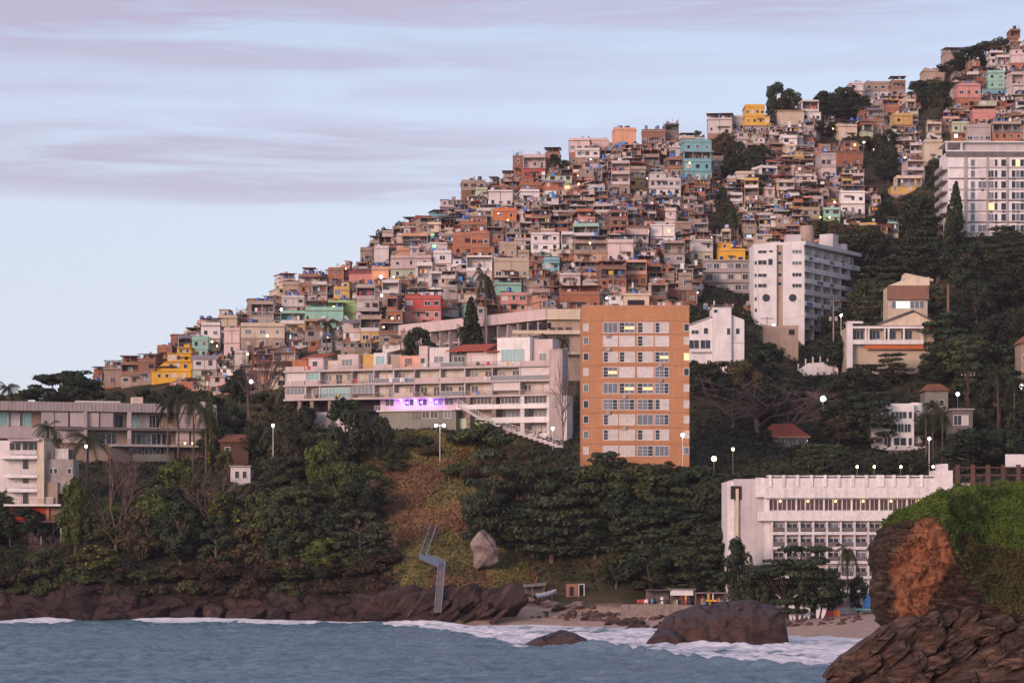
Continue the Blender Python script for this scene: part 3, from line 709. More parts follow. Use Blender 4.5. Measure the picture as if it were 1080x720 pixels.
# ------------------------------------------------------------------ small hillside houses
def house_spec(w, d, n, wall, rs, roof='auto', wall2=None, sh=2.75, wins=None, special=None, foot=5.0, openp=0.5):
    """parts of one house as mesh builders, front at y=0 facing the viewer, ground at z=0"""
    W = MB(); S = MB(); Rf = MB(); K = MB(); Fm = MB(); parts = []; wl = []
    brick = 'brick' in wall
    sl = rs.choice(['concrete', 'concrete', 'grey_plaster', 'beige'])
    W.box(-w/2, w/2, 0, d, -foot, 0, 'concrete' if not brick else wall)
    x0, x1, y0 = -w/2, w/2, 0.0; z = 0.0; lastopen = False
    for i in range(n):
        c = wall if (i % 2 == 0 or not wall2) else wall2
        if i == n-1 and wall2: c = wall2
        if i > 0 and rs.random() < .3:
            if rs.random() < .5: x0 += w*rs.uniform(.1, .3)
            else: x1 -= w*rs.uniform(.1, .3)
        if i > 0 and rs.random() < .3: y0 += rs.uniform(.5, 1.4)
        op = (rs.random() < openp and i > 0) or (special == 'open' and i == n-1)
        h = sh
        if op:
            W.box(x0, x1, y0+2.3, d, z, z+h-.16, c if rs.random() < .5 else 'dark_concrete')  # half the back walls go dark, painting in the shade of the deep recess
            W.box(x0, x0+.15, y0, y0+2.3, z, z+h-.16, c); W.box(x1-.15, x1, y0, y0+2.3, z, z+h-.16, c)
            k = max(1, int((x1-x0)/3))
            for q in range(1, k): xx = x0+(x1-x0)*q/k; Fm.box(xx-.1, xx+.1, y0+.02, y0+.22, z, z+h-.16, sl)
            if rs.random() < .6: W.box(x0+.15, x1-.15, y0+.0, y0+.12, z, z+.95, c if rs.random() < .6 else 'white_plaster')
            else: railing(Fm, x0+.15, x1-.15, y0+.03, z, 1.0, 'steel', .45)
            if rs.random() < .35:       # washing on the balcony line
                for q in range(rs.randint(2, 4)):
                    xx = rs.uniform(x0+.4, x1-1.0); F_ = 1; W.box(xx, xx+.6, y0+.3, y0+.34, z+1.1, z+2.1, rs.choice(['white_cloth', 'red_cloth', 'blue_cloth', 'yellow_cloth', 'white_cloth']))
            wy = y0+2.3
        else:
            W.box(x0, x1, y0, d, z, z+h-.16, c); wy = y0
            if brick or rs.random() < .2:
                for xx in (x0, (x0+x1)/2, x1): Fm.box(xx-.11, xx+.11, y0-.03, y0+.2, z, z+h-.16, 'concrete')
        k = max(1, int((x1-x0)/rs.uniform(1.7, 2.5)))
        if wins is not None: k = wins
        for q in range(k):
            if wins is None and rs.random() < .16: continue
            xx = x0+(x1-x0)*(q+.5)/k; r_ = rs.random()
            ww = min(rs.choice([.8, .9, 1.1, 1.3, 1.5]), (x1-x0)/k-.5); hh = rs.choice([.9, 1.0, 1.1, 1.2]); zz = z+1.05
            kd = 'hole' if brick and r_ < .45 else rs.choice(['dark', 'dark', 'dark', 'grey', 'curtain', 'brown', 'hole', 'dark', 'grey'])
            if rs.random() < .014: kd = rs.choice(['warm', 'warm', 'cool', 'cool', 'green'])
            if r_ > .86 and op: ww, hh, zz = .85, 2.05, z+.05
            if ww > .5: wl.append((xx, zz, ww, hh, kd, wy))
        S.box(x0-rs.uniform(.05, .35), x1+rs.uniform(.05, .35), y0-rs.uniform(.12, .55), d+.1, z+h-.16, z+h, sl)
        z += h
    if roof == 'auto': roof = rs.choice(['parapet', 'parapet', 'canopy', 'canopy', 'canopy', 'canopy', 'tile', 'posts', 'half'])
    lastc = wall2 or wall
    if roof in ('parapet', 'half', 'canopy', 'posts'):
        ph = rs.uniform(.5, 1.0) if roof != 'posts' else .4
        t = .14
        W.box(x0, x1, y0, y0+t, z, z+ph, lastc); W.box(x0, x0+t, y0+t, d, z, z+ph, lastc); W.box(x1-t, x1, y0+t, d, z, z+ph, lastc)
    if roof in ('canopy', 'posts'):
        cz = z+rs.uniform(1.7, 2.2); mt = rs.choice(['sheet_metal', 'dark_sheet', 'dark_sheet', 'rust_sheet', 'red_tile', 'sheet_metal']); sl_ = rs.uniform(.1, .5)
        for xx in (x0+.2, (x0+x1)/2, x1-.2):
            for yy in (y0+.3, d-.4): Fm.box(xx-.07, xx+.07, yy-.07, yy+.07, z, cz+.05, 'concrete')
        if roof == 'canopy':
            if rs.random() < .65: W.box(x0+.3, x1-.3, y0+(d-y0)*.45, d-.2, z, cz-.02, lastc)
            Rf.add([(x0-.4, y0-.5, cz), (x1+.4, y0-.5, cz), (x1+.4, d+.3, cz+sl_), (x0-.4, d+.3, cz+sl_), (x0-.4, y0-.5, cz+.1), (x1+.4, y0-.5, cz+.1), (x1+.4, d+.3, cz+sl_+.1), (x0-.4, d+.3, cz+sl_+.1)],
                   [(0,3,2,1),(4,5,6,7),(0,1,5,4),(1,2,6,5),(2,3,7,6),(3,0,4,7)], mt)
    if roof == 'half':
        hx0, hx1 = (x0, x0+(x1-x0)*.55) if rs.random() < .5 else (x1-(x1-x0)*.55, x1)
        W.box(hx0+.15, hx1-.15, y0+1.2, d-.2, z, z+2.3, lastc); S.box(hx0-.1, hx1+.1, y0+.8, d, z+2.3, z+2.42, sl)
        wl.append(((hx0+hx1)/2, z+.95, .8, .8, 'dark', y0+1.2))
    if roof == 'tile':
        e = .45; rz_ = z+1.15
        Rf.add([(x0-e, y0-e, z+.02), (x1+e, y0-e, z+.02), (x1+e, d+e, z+.02), (x0-e, d+e, z+.02), (x0-e, (y0+d)/2, rz_), (x1+e, (y0+d)/2, rz_)],
               [(0,1,5,4),(2,3,4,5),(0,4,3),(1,2,5),(0,3,2,1)], rs.choice(['red_tile', 'rust_sheet', 'sheet_metal']))
    for q in range(rs.randint(1, 4)):      # things kept on the roof slab
        cx_ = rs.uniform(x0+.3, x1-.6); cy_ = rs.uniform(y0+.3, y0+2); cw = rs.uniform(.3, 1.2); ch = rs.uniform(.4, 1.6)
        if roof != 'tile': K.box(cx_, min(cx_+cw, x1-.1), cy_, cy_+rs.uniform(.2, .8), z+.01, z+ch, rs.choice(['white_cloth', 'dark_sheet', 'bare_brick', 'concrete', 'blue_plastic', 'dark_frame', 'grey_plaster', 'rust_sheet', 'dark_interior']))
    if rs.random() < .65:      # awning over a front opening
        az_ = rs.choice([0, sh]) if n > 1 else 0; ax = rs.uniform(-w/2, 0); aw = rs.uniform(1.5, w*.6); am = rs.choice(['dark_sheet', 'sheet_metal', 'rust_sheet', 'dark_sheet'])
        Rf.add([(ax, -1.3, az_+2.15), (ax+aw, -1.3, az_+2.15), (ax+aw, -.02, az_+2.45), (ax, -.02, az_+2.45), (ax, -1.3, az_+2.22), (ax+aw, -1.3, az_+2.22), (ax+aw, -.02, az_+2.52), (ax, -.02, az_+2.52)], [(0,3,2,1),(4,5,6,7),(0,1,5,4),(1,2,6,5),(2,3,7,6),(3,0,4,7)], am)
    tanks = []
    if roof in ('parapet', 'half', 'canopy') and rs.random() < .55:
        zz = z if roof != 'canopy' else None
        for q in range(rs.choice([1, 1, 2, 3])):
            tx = rs.uniform(x0+1, x1-1) if x1-x0 > 2.4 else (x0+x1)/2; tz = (z+.0) if zz is not None else z
            tanks.append((tx, rs.uniform(y0+1.0, y0+2.4), tz+rs.choice([.2, .9]), rs.uniform(.5, .7), rs.choice(['blue_tank', 'blue_tank', 'blue_tank', 'black_tank', 'white_plaster'])))
    dish = []
    if rs.random() < .22: dish.append((rs.uniform(x0+.5, x1-.5), y0+.15, z+1.3))
    return dict(W=W, S=S, R=Rf, K=K, F=Fm, wins=wl, tanks=tanks, dish=dish, H=z, w=w, d=d, n=n, wall=wall, wall2=wall2, roof=roof)
TANKM = {}
def emit_house(o, sp):
    sp['W'].build('wall', o); sp['S'].build('floor_slab', o); (sp['R'].build_each('roof', o) if len(sp['R'].g) > 1 else sp['R'].build('roof', o)); sp['K'].build_each('roof_clutter', o); sp['F'].build_each('pillar', o) if len(sp['F'].g) < 14 else sp['F'].build('railings', o)
    for x, z, w_, h_, k, y in sp['wins']: window(o, x, z, w_, h_, k, y)
    for x, y, z, r, m in sp['tanks']:
        k = (round(r, 1), m)
        if k not in TANKM: b = MB(); b.cyl(0, 0, -1.2, 0, .1, 5, 'concrete'); b.cyl(0, 0, 0, 1.0, r, 12, m); b.cyl(0, 0, 1.0, 1.2, r*1.05, 12, m, r*.5); TANKM[k] = b.mesh('water_tank')
        link('water_tank', TANKM[k], o, (x, y, z))
    for x, y, z in sp['dish']:
        if 'd' not in TANKM:
            b = MB(); b.tube((0, 0, -1.3), (0, 0, 0), .03, n=4, mat='steel'); b.tube((0, .05, 0), (.1, -.12, .1), .42, .46, 10, 'white_frame'); TANKM['d'] = b.mesh('satellite_dish')
        link('satellite_dish', TANKM['d'], o, (x, y, z))
def merge_house(big, M, sp):
    for k in 'WSRKF': big.merge(sp[k], M)
    for x, z, w_, h_, k, y in sp['wins']: big.merge(win_mb(w_, h_, k), M @ Matrix.Translation((x, y, z)))
    for x, y, z, r, m in sp['tanks']: b = MB(); b.cyl(0, 0, 0, 1.1, r, 8, m); big.merge(b, M @ Matrix.Translation((x, y, z)))
COLW = {'bare_brick': 'bare red brick', 'brown_brick': 'brown brick', 'white_plaster': 'white', 'clean_white': 'bright white', 'pale_pink': 'pale pink', 'cream': 'cream', 'beige': 'beige', 'concrete': 'raw concrete',
        'grey_plaster': 'grey', 'dark_concrete': 'dark grey', 'yellow_paint': 'bright yellow', 'ochre_paint': 'ochre', 'mint_paint': 'mint green', 'turquoise_paint': 'turquoise', 'green_paint': 'lime green',
        'pale_green': 'pale green', 'red_paint': 'red', 'rose_paint': 'rose', 'orange_paint': 'orange', 'peach_paint': 'peach', 'blue_paint': 'blue', 'salmon': 'salmon'}
NUMW = ['', 'one', 'two', 'three', 'four', 'five', 'six']
ROOFW = {'parapet': 'flat roof', 'canopy': 'roof canopy', 'posts': 'roof posts', 'half': 'rooftop room', 'tile': 'pitched roof', 'none': 'bare slab'}
def house_words(sp):
    c = COLW[sp['wall']].replace('bare red', 'bare')
    if sp['wall2'] and sp['wall2'] != sp['wall']: c += '-and-' + COLW[sp['wall2']].split()[-1]
    t = f"{NUMW[sp['n']]}-storey {c} house with {ROOFW[sp['roof']]}"
    b = [x for x in sp['tanks'] if x[4] == 'blue_tank']
    if b: t = t.replace(' with ', ' with blue tank, ')
    return t
# ================================================================== the large buildings
def protect(*r): PROT.append(r)

def brick_block():
    b = Bld('apartment_block', 'tall orange brick apartment block with rows of white-framed windows', 'apartment block', 614, 550, py=490)
    x0, x1, H = 0, b.x(727), b.z(327); D = 17
    m = MB(); m.box(x0, x1, 0, D, -6, H, 'block_brick')
    m.box(x0, x1, 0, .3, H, H+.8, 'block_brick'); m.box(x0, x0+.3, .3, D, H, H+.8, 'block_brick'); m.box(x1-.3, x1, .3, D, H, H+.8, 'block_brick'); m.build('wall', b.o)
    m = MB(); m.box(x0-.06, x1+.06, -.06, .36, H+.8, H+.95, 'peach_paint'); m.build('parapet_cap', b.o)
    rows = [340, 354.2, 371, 387, 404, 421, 437, 453, 470]
    cols = [(636, 651.5), (652.8, 669.6), (672, 689), (690.6, 705.6)]
    T = [['grey', 'halfwarm', 'baylight', 'baylight'], ['blinds', 'blinds', 'baylight', 'blinds'], ['baylight', 'baylight', 'baylight', 'halfwarm'], ['halfwarm', 'blinds', 'blinds', 'bay'],
         ['grey', 'warm', 'warm', 'bay'], ['bay', 'bay', 'bay', 'baylight'], ['baylight', 'curtain', 'grey', 'bay'], ['baylight', 'curtain', 'baylight', 'baylight'], ['curtain', 'curtain', 'bay', 'grey']]
    K = {'warm': 'halfwarm'}
    S = MB()
    for r, py in enumerate(rows):
        zt = b.z(py); h = 1.95
        for c, (a, e) in enumerate(cols):
            X0, X1 = b.x(a), b.x(e); k = T[r][c]; k = K.get(k, k)
            window(b.o, (X0+X1)/2, zt-h, X1-X0-.16, h, k, -.02)
        S.box(b.x(635), b.x(706.5), -.12, 0, zt-h-.22, zt-h-.1, 'peach_paint')
        for px, k in ((618, rng.choice(['grey', 'curtain', 'dark'])), (724, rng.choice(['dark', 'grey', 'curtain']))):
            if r == 2 and px == 724: k = 'warm'
            window(b.o, b.x(px), zt-1.6, .95, 1.3, k, -.02)
        if rng.random() < .7: q = rng.choice(cols); S.box(b.x(q[0])+.6, b.x(q[0])+1.4, -.5, -.02, zt-h-.95, zt-h-.35, 'grey_plaster')
    S.build_each('sill', b.o)
    J = MB()
    for py in rows: J.box(x0+.01, x1-.01, -.025, -.003, b.z(py)+.28, b.z(py)+.36, 'brown_brick')
    J.build_each('joint_strip', b.o)
    m = MB(); m.box(b.x(659), b.x(686), 5, 11, H, b.z(309), 'cream'); m.box(b.x(657), b.x(688), 4.6, 11.4, b.z(309), b.z(309)+.35, 'cream')
    m.box(b.x(663), b.x(681), 4.95, 5, H+.9, b.z(314), 'dark_interior'); m.build('roof_house', b.o)
    m = MB()
    for px in (640, 655, 700, 716): m.box(b.x(px)-.3, b.x(px)+.3, .5, 1.1, H+.0, H+1.5, 'white_plaster')
    m.tube((b.x(721), 4, H), (b.x(721), 4, H+3.5), .05, .03, 4, 'steel'); m.build_each('roof_vent', b.o)
    protect(612, 729, 322, 480, 549)
brick_block()

def hotel():
    b = Bld('hotel', 'large white seaside hotel with a window band and gridded room balconies', 'hotel', 806, 500, zb=2.6)
    X = b.x; x1 = X(1032); top = b.z(504)
    m = MB()
    m.box(X(806), X(989), -.6, 1.2, b.z(525), top, 'hotel_white')                      # roof fascia
    m.box(X(985), X(1004), -1.0, 6, b.z(525), b.z(496), 'hotel_white'); m.box(X(991), X(999), -1.0, 5, b.z(496), b.z(489), 'hotel_white')
    m.box(X(806), x1, .6, 19, -3, b.z(525)-.02, 'hotel_white')
    m.box(X(799), x1, -.8, 1, b.z(549), b.z(539), 'hotel_white')                      # spandrel under the window band
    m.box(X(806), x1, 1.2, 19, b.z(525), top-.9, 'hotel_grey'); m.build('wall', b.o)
    m = MB()
    for i in range(13):
        px = 812+14.5*i
        if px > 985: break
        wd_ = 3 if i != 8 else 8
        m.box(X(px)-wd_/12, X(px)+wd_/12, -.85, .4, b.z(513), top+.55, 'hotel_white')
    m.box(X(808), X(988), -.3, 0, top+.28, top+.46, 'hotel_white'); m.box(X(808), X(988), -.1, .3, top+.0, top+.28, 'dark_concrete'); m.build_each('roof_bracket', b.o)  # the dark strip paints in the shadowy gap under the rail
    for i in range(7):
        a = 811+29.2*i
        for q in range(3):
            c = a+4.7+9.6*q
            if c > 1000: break
            window(b.o, X(c), b.z(537.8), 1.42, 1.85, 'tint', .58)
        f = MB(); f.box(X(a)-.12, X(a)+.12, .2, .6, b.z(539), b.z(525), 'hotel_white'); f.build('mullion', b.o)
        l = MB(); l.ball((X(a+12), .1, b.z(528.3)), .2, 'lamp_dim'); l.build('soffit_lamp', b.o)
    # room grid
    g = MB(); bk = MB(); rl = MB()
    rows = [(550, 560.5), (563.5, 576), (580, 591), (596, 607), (611, 622)]
    for r, (a, e) in enumerate(rows):
        g.box(X(813.5), x1, -.45, .6, b.z(e+3.2), b.z(e), 'hotel_white')
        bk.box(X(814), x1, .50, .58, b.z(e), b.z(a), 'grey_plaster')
        for i in range(15):
            px = 814+14.5*i
            g.box(X(px)-.17, X(px)+.17, -.4, .5, b.z(e), b.z(a), 'hotel_white')
            window(b.o, X(px+7.2), b.z(e)+.02, 1.75, 1.35, rng.choice(['dark', 'dark', 'grey', 'dark']), .49)
            rl.box(X(px)+.17, X(px+14.5)-.17, -.38, -.33, b.z(e)+.1, b.z(e)+.75, 'dark_concrete')
    g.build('balcony_grid', b.o); bk.build('balcony_back', b.o); rl.build('balcony_rail', b.o)
    m = MB(); m.box(X(811), x1, -1.6, .5, b.z(633), b.z(626), 'hotel_white'); m.box(X(770), x1, -.2, .6, -2, b.z(640), 'stone_wall'); m.build('ground_floor', b.o)
    # grey end wing set back at the left
    m = MB(); m.slab([(X(776), 3.2), (X(806), .62), (X(806), 18), (X(776), 18)], -3, b.z(504.5), 'hotel_grey'); m.slab([(X(797), -.2), (X(806), -.2), (X(806), .6), (X(797), 1.3)], b.z(524), b.z(503.5), 'hotel_white')
    m.box(X(769), X(776)-.01, 4, 18, -3, b.z(507), 'hotel_white'); m.build('end_wing', b.o)
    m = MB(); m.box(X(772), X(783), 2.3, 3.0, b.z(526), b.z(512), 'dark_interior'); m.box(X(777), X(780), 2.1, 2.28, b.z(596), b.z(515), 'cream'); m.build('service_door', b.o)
    protect(768, 1030, 489, 577, 499); protect(768, 816, 577, 596, 499)
hotel()

def long_block():
    b = Bld('apartment_block', 'long pale apartment block of recessed balconies with penthouses and a red tiled roof', 'apartment block', 585, 600, py=465, rz=-.38)
    X = b.x; zA, zB, zC, zD = 16.2, 13.1, 10.0, 6.4
    xs = [301, 322, 337, 371, 394, 415, 437, 464, 490, 519, 548, 580]; xl, xr = X(300), X(580)
    w = MB(); w.box(xl, xr, 1.9, 7, zC, zA, 'cream')
    for i, p in enumerate(xs): w.box(X(p)-.14, X(p)+.14, .05, 1.9, zC, zA, 'white_plaster' if i % 3 else 'modern_panel')
    w.build('wall', b.o)
    s = MB()
    for z in (zC, zB, zA): s.box(xl-.2, xr+.1, -.35, 7.1, z-.42, z-.02, 'modern_panel')
    s.build('floor_slab', b.o)
    r = MB()
    for z in (zC, zB, zA):
        for i in range(len(xs)-1):
            a, e = X(xs[i])+.15, X(xs[i+1])-.15; st = rng.random()
            if st < .45: railing(r, a, e, -.2, z, .95, 'modern_panel', .3)
            elif st < .75: r.box(a, e, -.25, -.15, z, z+.85, 'pale_pink')
            else: r.box(a, e, -.2, -.15, z, z+.9, 'glass_grey'); r.box(a, e, -.25, -.1, z+.9, z+.97, 'white_frame')
    r.build('railing', b.o)
    for z in (zC, zB):
        for i in range(len(xs)-1):
            a, e = X(xs[i]), X(xs[i+1]); wd = e-a; st = rng.random()
            if i == 2 and z == zC: window(b.o, (a+e)/2, z+.15, wd-.8, 2.1, 'teal', .1)
            elif st < .28: window(b.o, (a+e)/2, z+.95, wd-.5, 1.5, rng.choice(['teal', 'grey', 'blinds', 'grey']), .3)
            else:
                k = max(1, int(wd/2.2))
                for q in range(k): window(b.o, a+wd*(q+.5)/k, z+.1 if q % 2 else z+.7, min(1.5, wd/k-.5), 2.0 if q % 2 else 1.4, rng.choice(['dark', 'curtain', 'grey', 'dark', 'blinds']), 1.88)
    c = MB()
    for q in range(34):
        i = rng.randrange(len(xs)-1); z = rng.choice([zB, zC, zA]); xx = rng.uniform(X(xs[i])+.4, X(xs[i+1])-.8)
        if rng.random() < .5: c.box(xx, xx+rng.uniform(.3, .8), -.32, -.27, z+.1, z+.9, rng.choice(['white_cloth', 'red_cloth', 'blue_cloth', 'white_cloth', 'yellow_cloth']))
        else: c.ball((xx, .5, z+.55), rng.uniform(.3, .55), 'leaf_mid', 1.0, 6)
    c.build_each('hung_cloth', b.o)
    # penthouses on the roof
    p = MB()
    for a, e, y0, h, mt in [(302, 318, 3, 2.6, 'bare_brick'), (320, 336, 2.5, 2.9, 'pale_pink'), (337, 352, 4, 2.3, 'cream'), (352, 374, 2, 3.4, 'pale_pink'), (375, 387, 3.5, 3.4, 'ochre_paint'), (388, 402, 3, 3.6, 'white_plaster'),
                            (404, 416, 4, 3.2, 'beige'), (416, 436, 3, 2.8, 'salmon'), (437, 446, 2.5, 4.8, 'pale_pink'), (447, 468, 3, 4.4, 'white_plaster'), (469, 488, 3.5, 3.0, 'olive_wall'), (488, 520, 2.2, 3.1, 'pale_pink'), (521.5, 556, 1.6, 6.0, 'clean_white'), (556.5, 577, 3.2, 5.6, 'pale_pink')]:
        p.box(X(a), X(e), y0, 7.0-(a%3)*.05, zA, zA+h, mt)
    p.build_each('penthouse', b.o)
    for a, k, zz, w_, h_, y in [(327, 'dark', .9, 1.2, 1.2, 2.48), (362, 'grey', .9, 2.6, 1.4, 1.98), (395, 'teal', .3, 2.0, 2.6, 2.98), (425, 'brown', .9, 1.4, 1.2, 2.98), (457, 'grey', 1.2, 2.2, 1.3, 2.98), (441, 'dark', 1.0, 1, 1.2, 2.48), (478, 'dark', .4, 2.6, 2, 3.48), (505, 'blinds', .7, 4.5, 1.6, 2.18), (538, 'teal', .9, 5.2, 2.6, 1.58), (567, 'grey', 1, 1.6, 1.6, 3.18), (345, 'curtain', .6, 1.4, 1.3, 3.98)]:
        window(b.o, X(a), zA+zz, w_, h_, k, y)
    t = MB()
    for a, e, z0, dz in ((468, 512, 3.3, 1.9), (508, 524, 3.0, 1.4)):
        t.add([(X(a), 1, zA+z0), (X(e), 1, zA+z0), (X(e), 7, zA+z0+dz), (X(a)+1.5, 7, zA+z0+dz), (X(a), 1, zA+z0+.2), (X(e), 1, zA+z0+.2), (X(e), 10, zA+z0+dz+.2), (X(a)+1.5, 10, zA+z0+dz+.2)],
              [(0,3,2,1),(4,5,6,7),(0,1,5,4),(1,2,6,5),(2,3,7,6),(3,0,4,7)], 'red_tile')
    t.add([(X(312), 2.5, zA+2.6), (X(336), 2.5, zA+2.6), (X(336), 9, zA+4.0), (X(312), 9, zA+4.0), (X(312), 2.5, zA+2.8), (X(336), 2.5, zA+2.8), (X(336), 9, zA+4.2), (X(312), 9, zA+4.2)],
          [(0,3,2,1),(4,5,6,7),(0,1,5,4),(1,2,6,5),(2,3,7,6),(3,0,4,7)], 'red_tile')
    t.build_each('roof', b.o)
    # stair tower at the right end
    m = MB(); m.box(X(580)+.02, X(594), -.5, 3, -1, b.z(368, 590), 'modern_panel'); m.box(X(580)+.3, X(592), -.56, -.5, zC, b.z(371, 590), 'pale_pink')
    m.build('stair_tower', b.o)
    # lower storeys
    m = MB(); xa = X(481); xb = X(597)
    m.box(xa, X(594), 3.02, 6, -2, zC-.42, 'beige')
    for a, e, z0, z1 in ((481, 597, 425.5, 430.5), (519, 597, 439.5, 445.5), (550, 597, 457, 462)): m.box(X(a), X(e), -.3, 0, b.z(z1, 560), b.z(z0, 560), 'clean_white')
    for a, e, z0, z1 in ((480, 519, 439.5, 452), ): m.box(X(a), X(e), 1.8, 2, b.z(z1, 560), b.z(z0, 560), 'pale_green')
    for px in (494, 521, 551, 579, 596): m.box(X(px)-.45, X(px)+.45, -.1, 3, -2, zC-.42, 'stone_wall' if px in (494, 521) else 'white_plaster')
    m.build('lower_floors', b.o)
    for a in (486, 507, 536, 565): window(b.o, X(a), b.z(424.5, 560), 4.2 if a > 490 else 2, 1.55, 'dark', 1.0)
    for a in (536, 565): window(b.o, X(a), b.z(438.5, 560), 4.6, 1.2, 'grey', 2.9)
    for a in (557, 563, 569, 575): window(b.o, X(a), b.z(456, 560), .9, 1.6, 'curtain', 2.9)
    # terrace lit in violet
    m = MB(); m.box(X(395), X(481), 3, 7, 5.0, zC-.42, 'pale_pink'); m.box(X(398), X(481), -.6, 3, b.z(432, 440)-.3, b.z(432, 440), 'white_plaster')
    m.box(X(400), X(481), 0, 12, -3, b.z(432, 440)-.3, 'olive_wall')
    m.build('terrace', b.o)
    for a, k in ((405, 'dark'), (426, 'dark'), (440, 'dark'), (456, 'grey'), (468, 'dark')): window(b.o, X(a), b.z(427, 440), 2.0, 1.7, k, 2.98)
    for a, k in ((440, 'brown'), (449, 'dark'), (458, 'dark'), (472, 'grey')): window(b.o, X(a), b.z(441, 440), 1.6, 1.4, k, -.02)
    r = MB(); railing(r, X(396), X(480), -.55, b.z(432, 440), 1.0, 'white_frame', .35); r.build('balustrade', b.o)
    for a in (420, 435, 451): l = MB(); l.ball((X(a), 1.6, zC-.75), .22, 'lamp_violet'); lo = l.build('violet_lamp', b.o); pl = bpy.data.lights.new('violet_light', 'POINT'); pl.energy = 260; pl.color = (.42, .18, 1.0); pl.shadow_soft_size = .3; po = bpy.data.objects.new('violet_light', pl); COL.objects.link(po); po.parent = b.o; po.location = (X(a), 1.2, zC-1.0)
    # columns at the left foot
    m = MB()
    for px in (315, 328, 347): m.box(X(px)-.4, X(px)+.4, .3, 1.2, -8, zC-.4, 'concrete')
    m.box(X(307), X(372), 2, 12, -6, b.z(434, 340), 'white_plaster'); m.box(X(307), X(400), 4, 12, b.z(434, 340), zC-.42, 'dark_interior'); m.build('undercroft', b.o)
    protect(300, 335, 360, 446, 598); protect(335, 400, 360, 420, 598); protect(400, 480, 360, 445, 598); protect(480, 597, 360, 462, 598)
long_block()

def cream_building():
    b = Bld('school_building', 'long cream concrete building with continuous roof band behind the balconied block', 'building', 577, 650, py=392)
    X = b.x; m = MB(); s = MB()
    m.box(0, X(625), .8, 20, -4, b.z(337), 'beige'); s.box(-.0, X(625), -.4, 20.2, b.z(337)+.02, b.z(326), 'cream')
    s.box(-8, X(625), -1.0, .78, b.z(352.5), b.z(348.5), 'cream'); s.box(-6, X(625), -1.0, .78, b.z(374), b.z(371), 'cream')
    m.box(0, X(600), .6, .8, b.z(366), b.z(354), 'dark_concrete')
    w = Matrix.Rotation(-.95, 4, 'Z'); m.T = w; s.T = w
    b2 = Bld.__new__(Bld); b2.X0, b2.Y0, b2.rz, b2.zb = b.X0, b.Y0, -.95, b.zb; b2.c, b2.s = math.cos(-.95), math.sin(-.95)
    xl = b2.x(424)
    m.box(xl, -.01, 2.5, 16, -4, b.z(337), 'grey_plaster'); s.box(xl-1, -.02, -.4, 16, b.z(337)+.02, b.z(325.6), 'pale_pink')
    s.box(xl, -.02, 1.2, 2.48, b.z(352), b.z(349.5), 'grey_plaster')
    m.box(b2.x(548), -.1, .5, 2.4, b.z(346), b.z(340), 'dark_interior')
    m.build('wall', b.o); s.build('roof_band', b.o)
    for i in range(14):
        px = 436+i*10; window(b.o, b2.x(px)*b2.c - 2.45*b2.s, b.z(346.5)+.1, 2.6, 1.4, 'dark' if i % 3 else 'grey', b2.x(px)*b2.s+2.45*b2.c, -.95)
    f = MB(); f.T = w
    for i in range(15): x_ = xl+i*(-xl/15); f.box(x_-.2, x_+.2, .3, 2.4, -2, b.z(338), 'modern_panel')
    f.build_each('column', b.o)
    for px in (583, 591, 600): window(b.o, X(px), b.z(347.5), 1.1, .5, 'brown', .78)
    protect(425, 612, 322, 362, 649)
cream_building()

def white_house():
    b = Bld('white_house', 'white rendered house with a tall chimney-like tower beside the brick block', 'house', 728, 650, py=378)
    X = b.x; Z = b.z; m = MB()
    m.prism([(X(722), -4), (X(751), -4), (X(751), Z(335)), (X(749), Z(334.5)), (X(722), Z(345))], 0, 10, 'clean_white')
    m.box(X(751), X(771), -1.0, 8, -4, Z(325), 'clean_white'); m.prism([(X(771), -4), (X(785), -4), (X(785), Z(337)), (X(771), Z(332))], 0, 10, 'clean_white'); m.build('wall', b.o)
    m = MB(); m.add([(X(721), -.4, Z(345)+.0), (X(751), -.4, Z(334)), (X(751), 10, Z(334)), (X(721), 10, Z(345)), (X(721), -.4, Z(345)+.25), (X(751), -.4, Z(334)+.25), (X(751), 10, Z(334)+.25), (X(721), 10, Z(345)+.25)],
          [(0,3,2,1),(4,5,6,7),(0,1,5,4),(1,2,6,5),(2,3,7,6),(3,0,4,7)], 'grey_plaster'); m.build('roof', b.o)
    for px, py, w_, h_, y in [(733, 352, 1.6, .8, 0), (744.5, 352, .95, 1.3, 0), (732, 367.5, 2.2, 1.9, 0), (744, 367.5, 2.2, 1.9, 0), (754.5, 330, .8, .7, -1), (768, 353, .7, 1.4, -1), (778, 352, .8, 1.2, 0)]:
        window(b.o, X(px), Z(py), w_, h_, 'dark', y-.02)
    m = MB(); m.box(X(728), X(751), -.9, 0, Z(371.5), Z(369), 'clean_white'); m.box(X(756), X(785), -.1, 10, Z(361)-.1, Z(361), 'grey_plaster'); m.build_each('ledge', b.o)
    protect(728, 786, 325, 374, 649)
white_house()

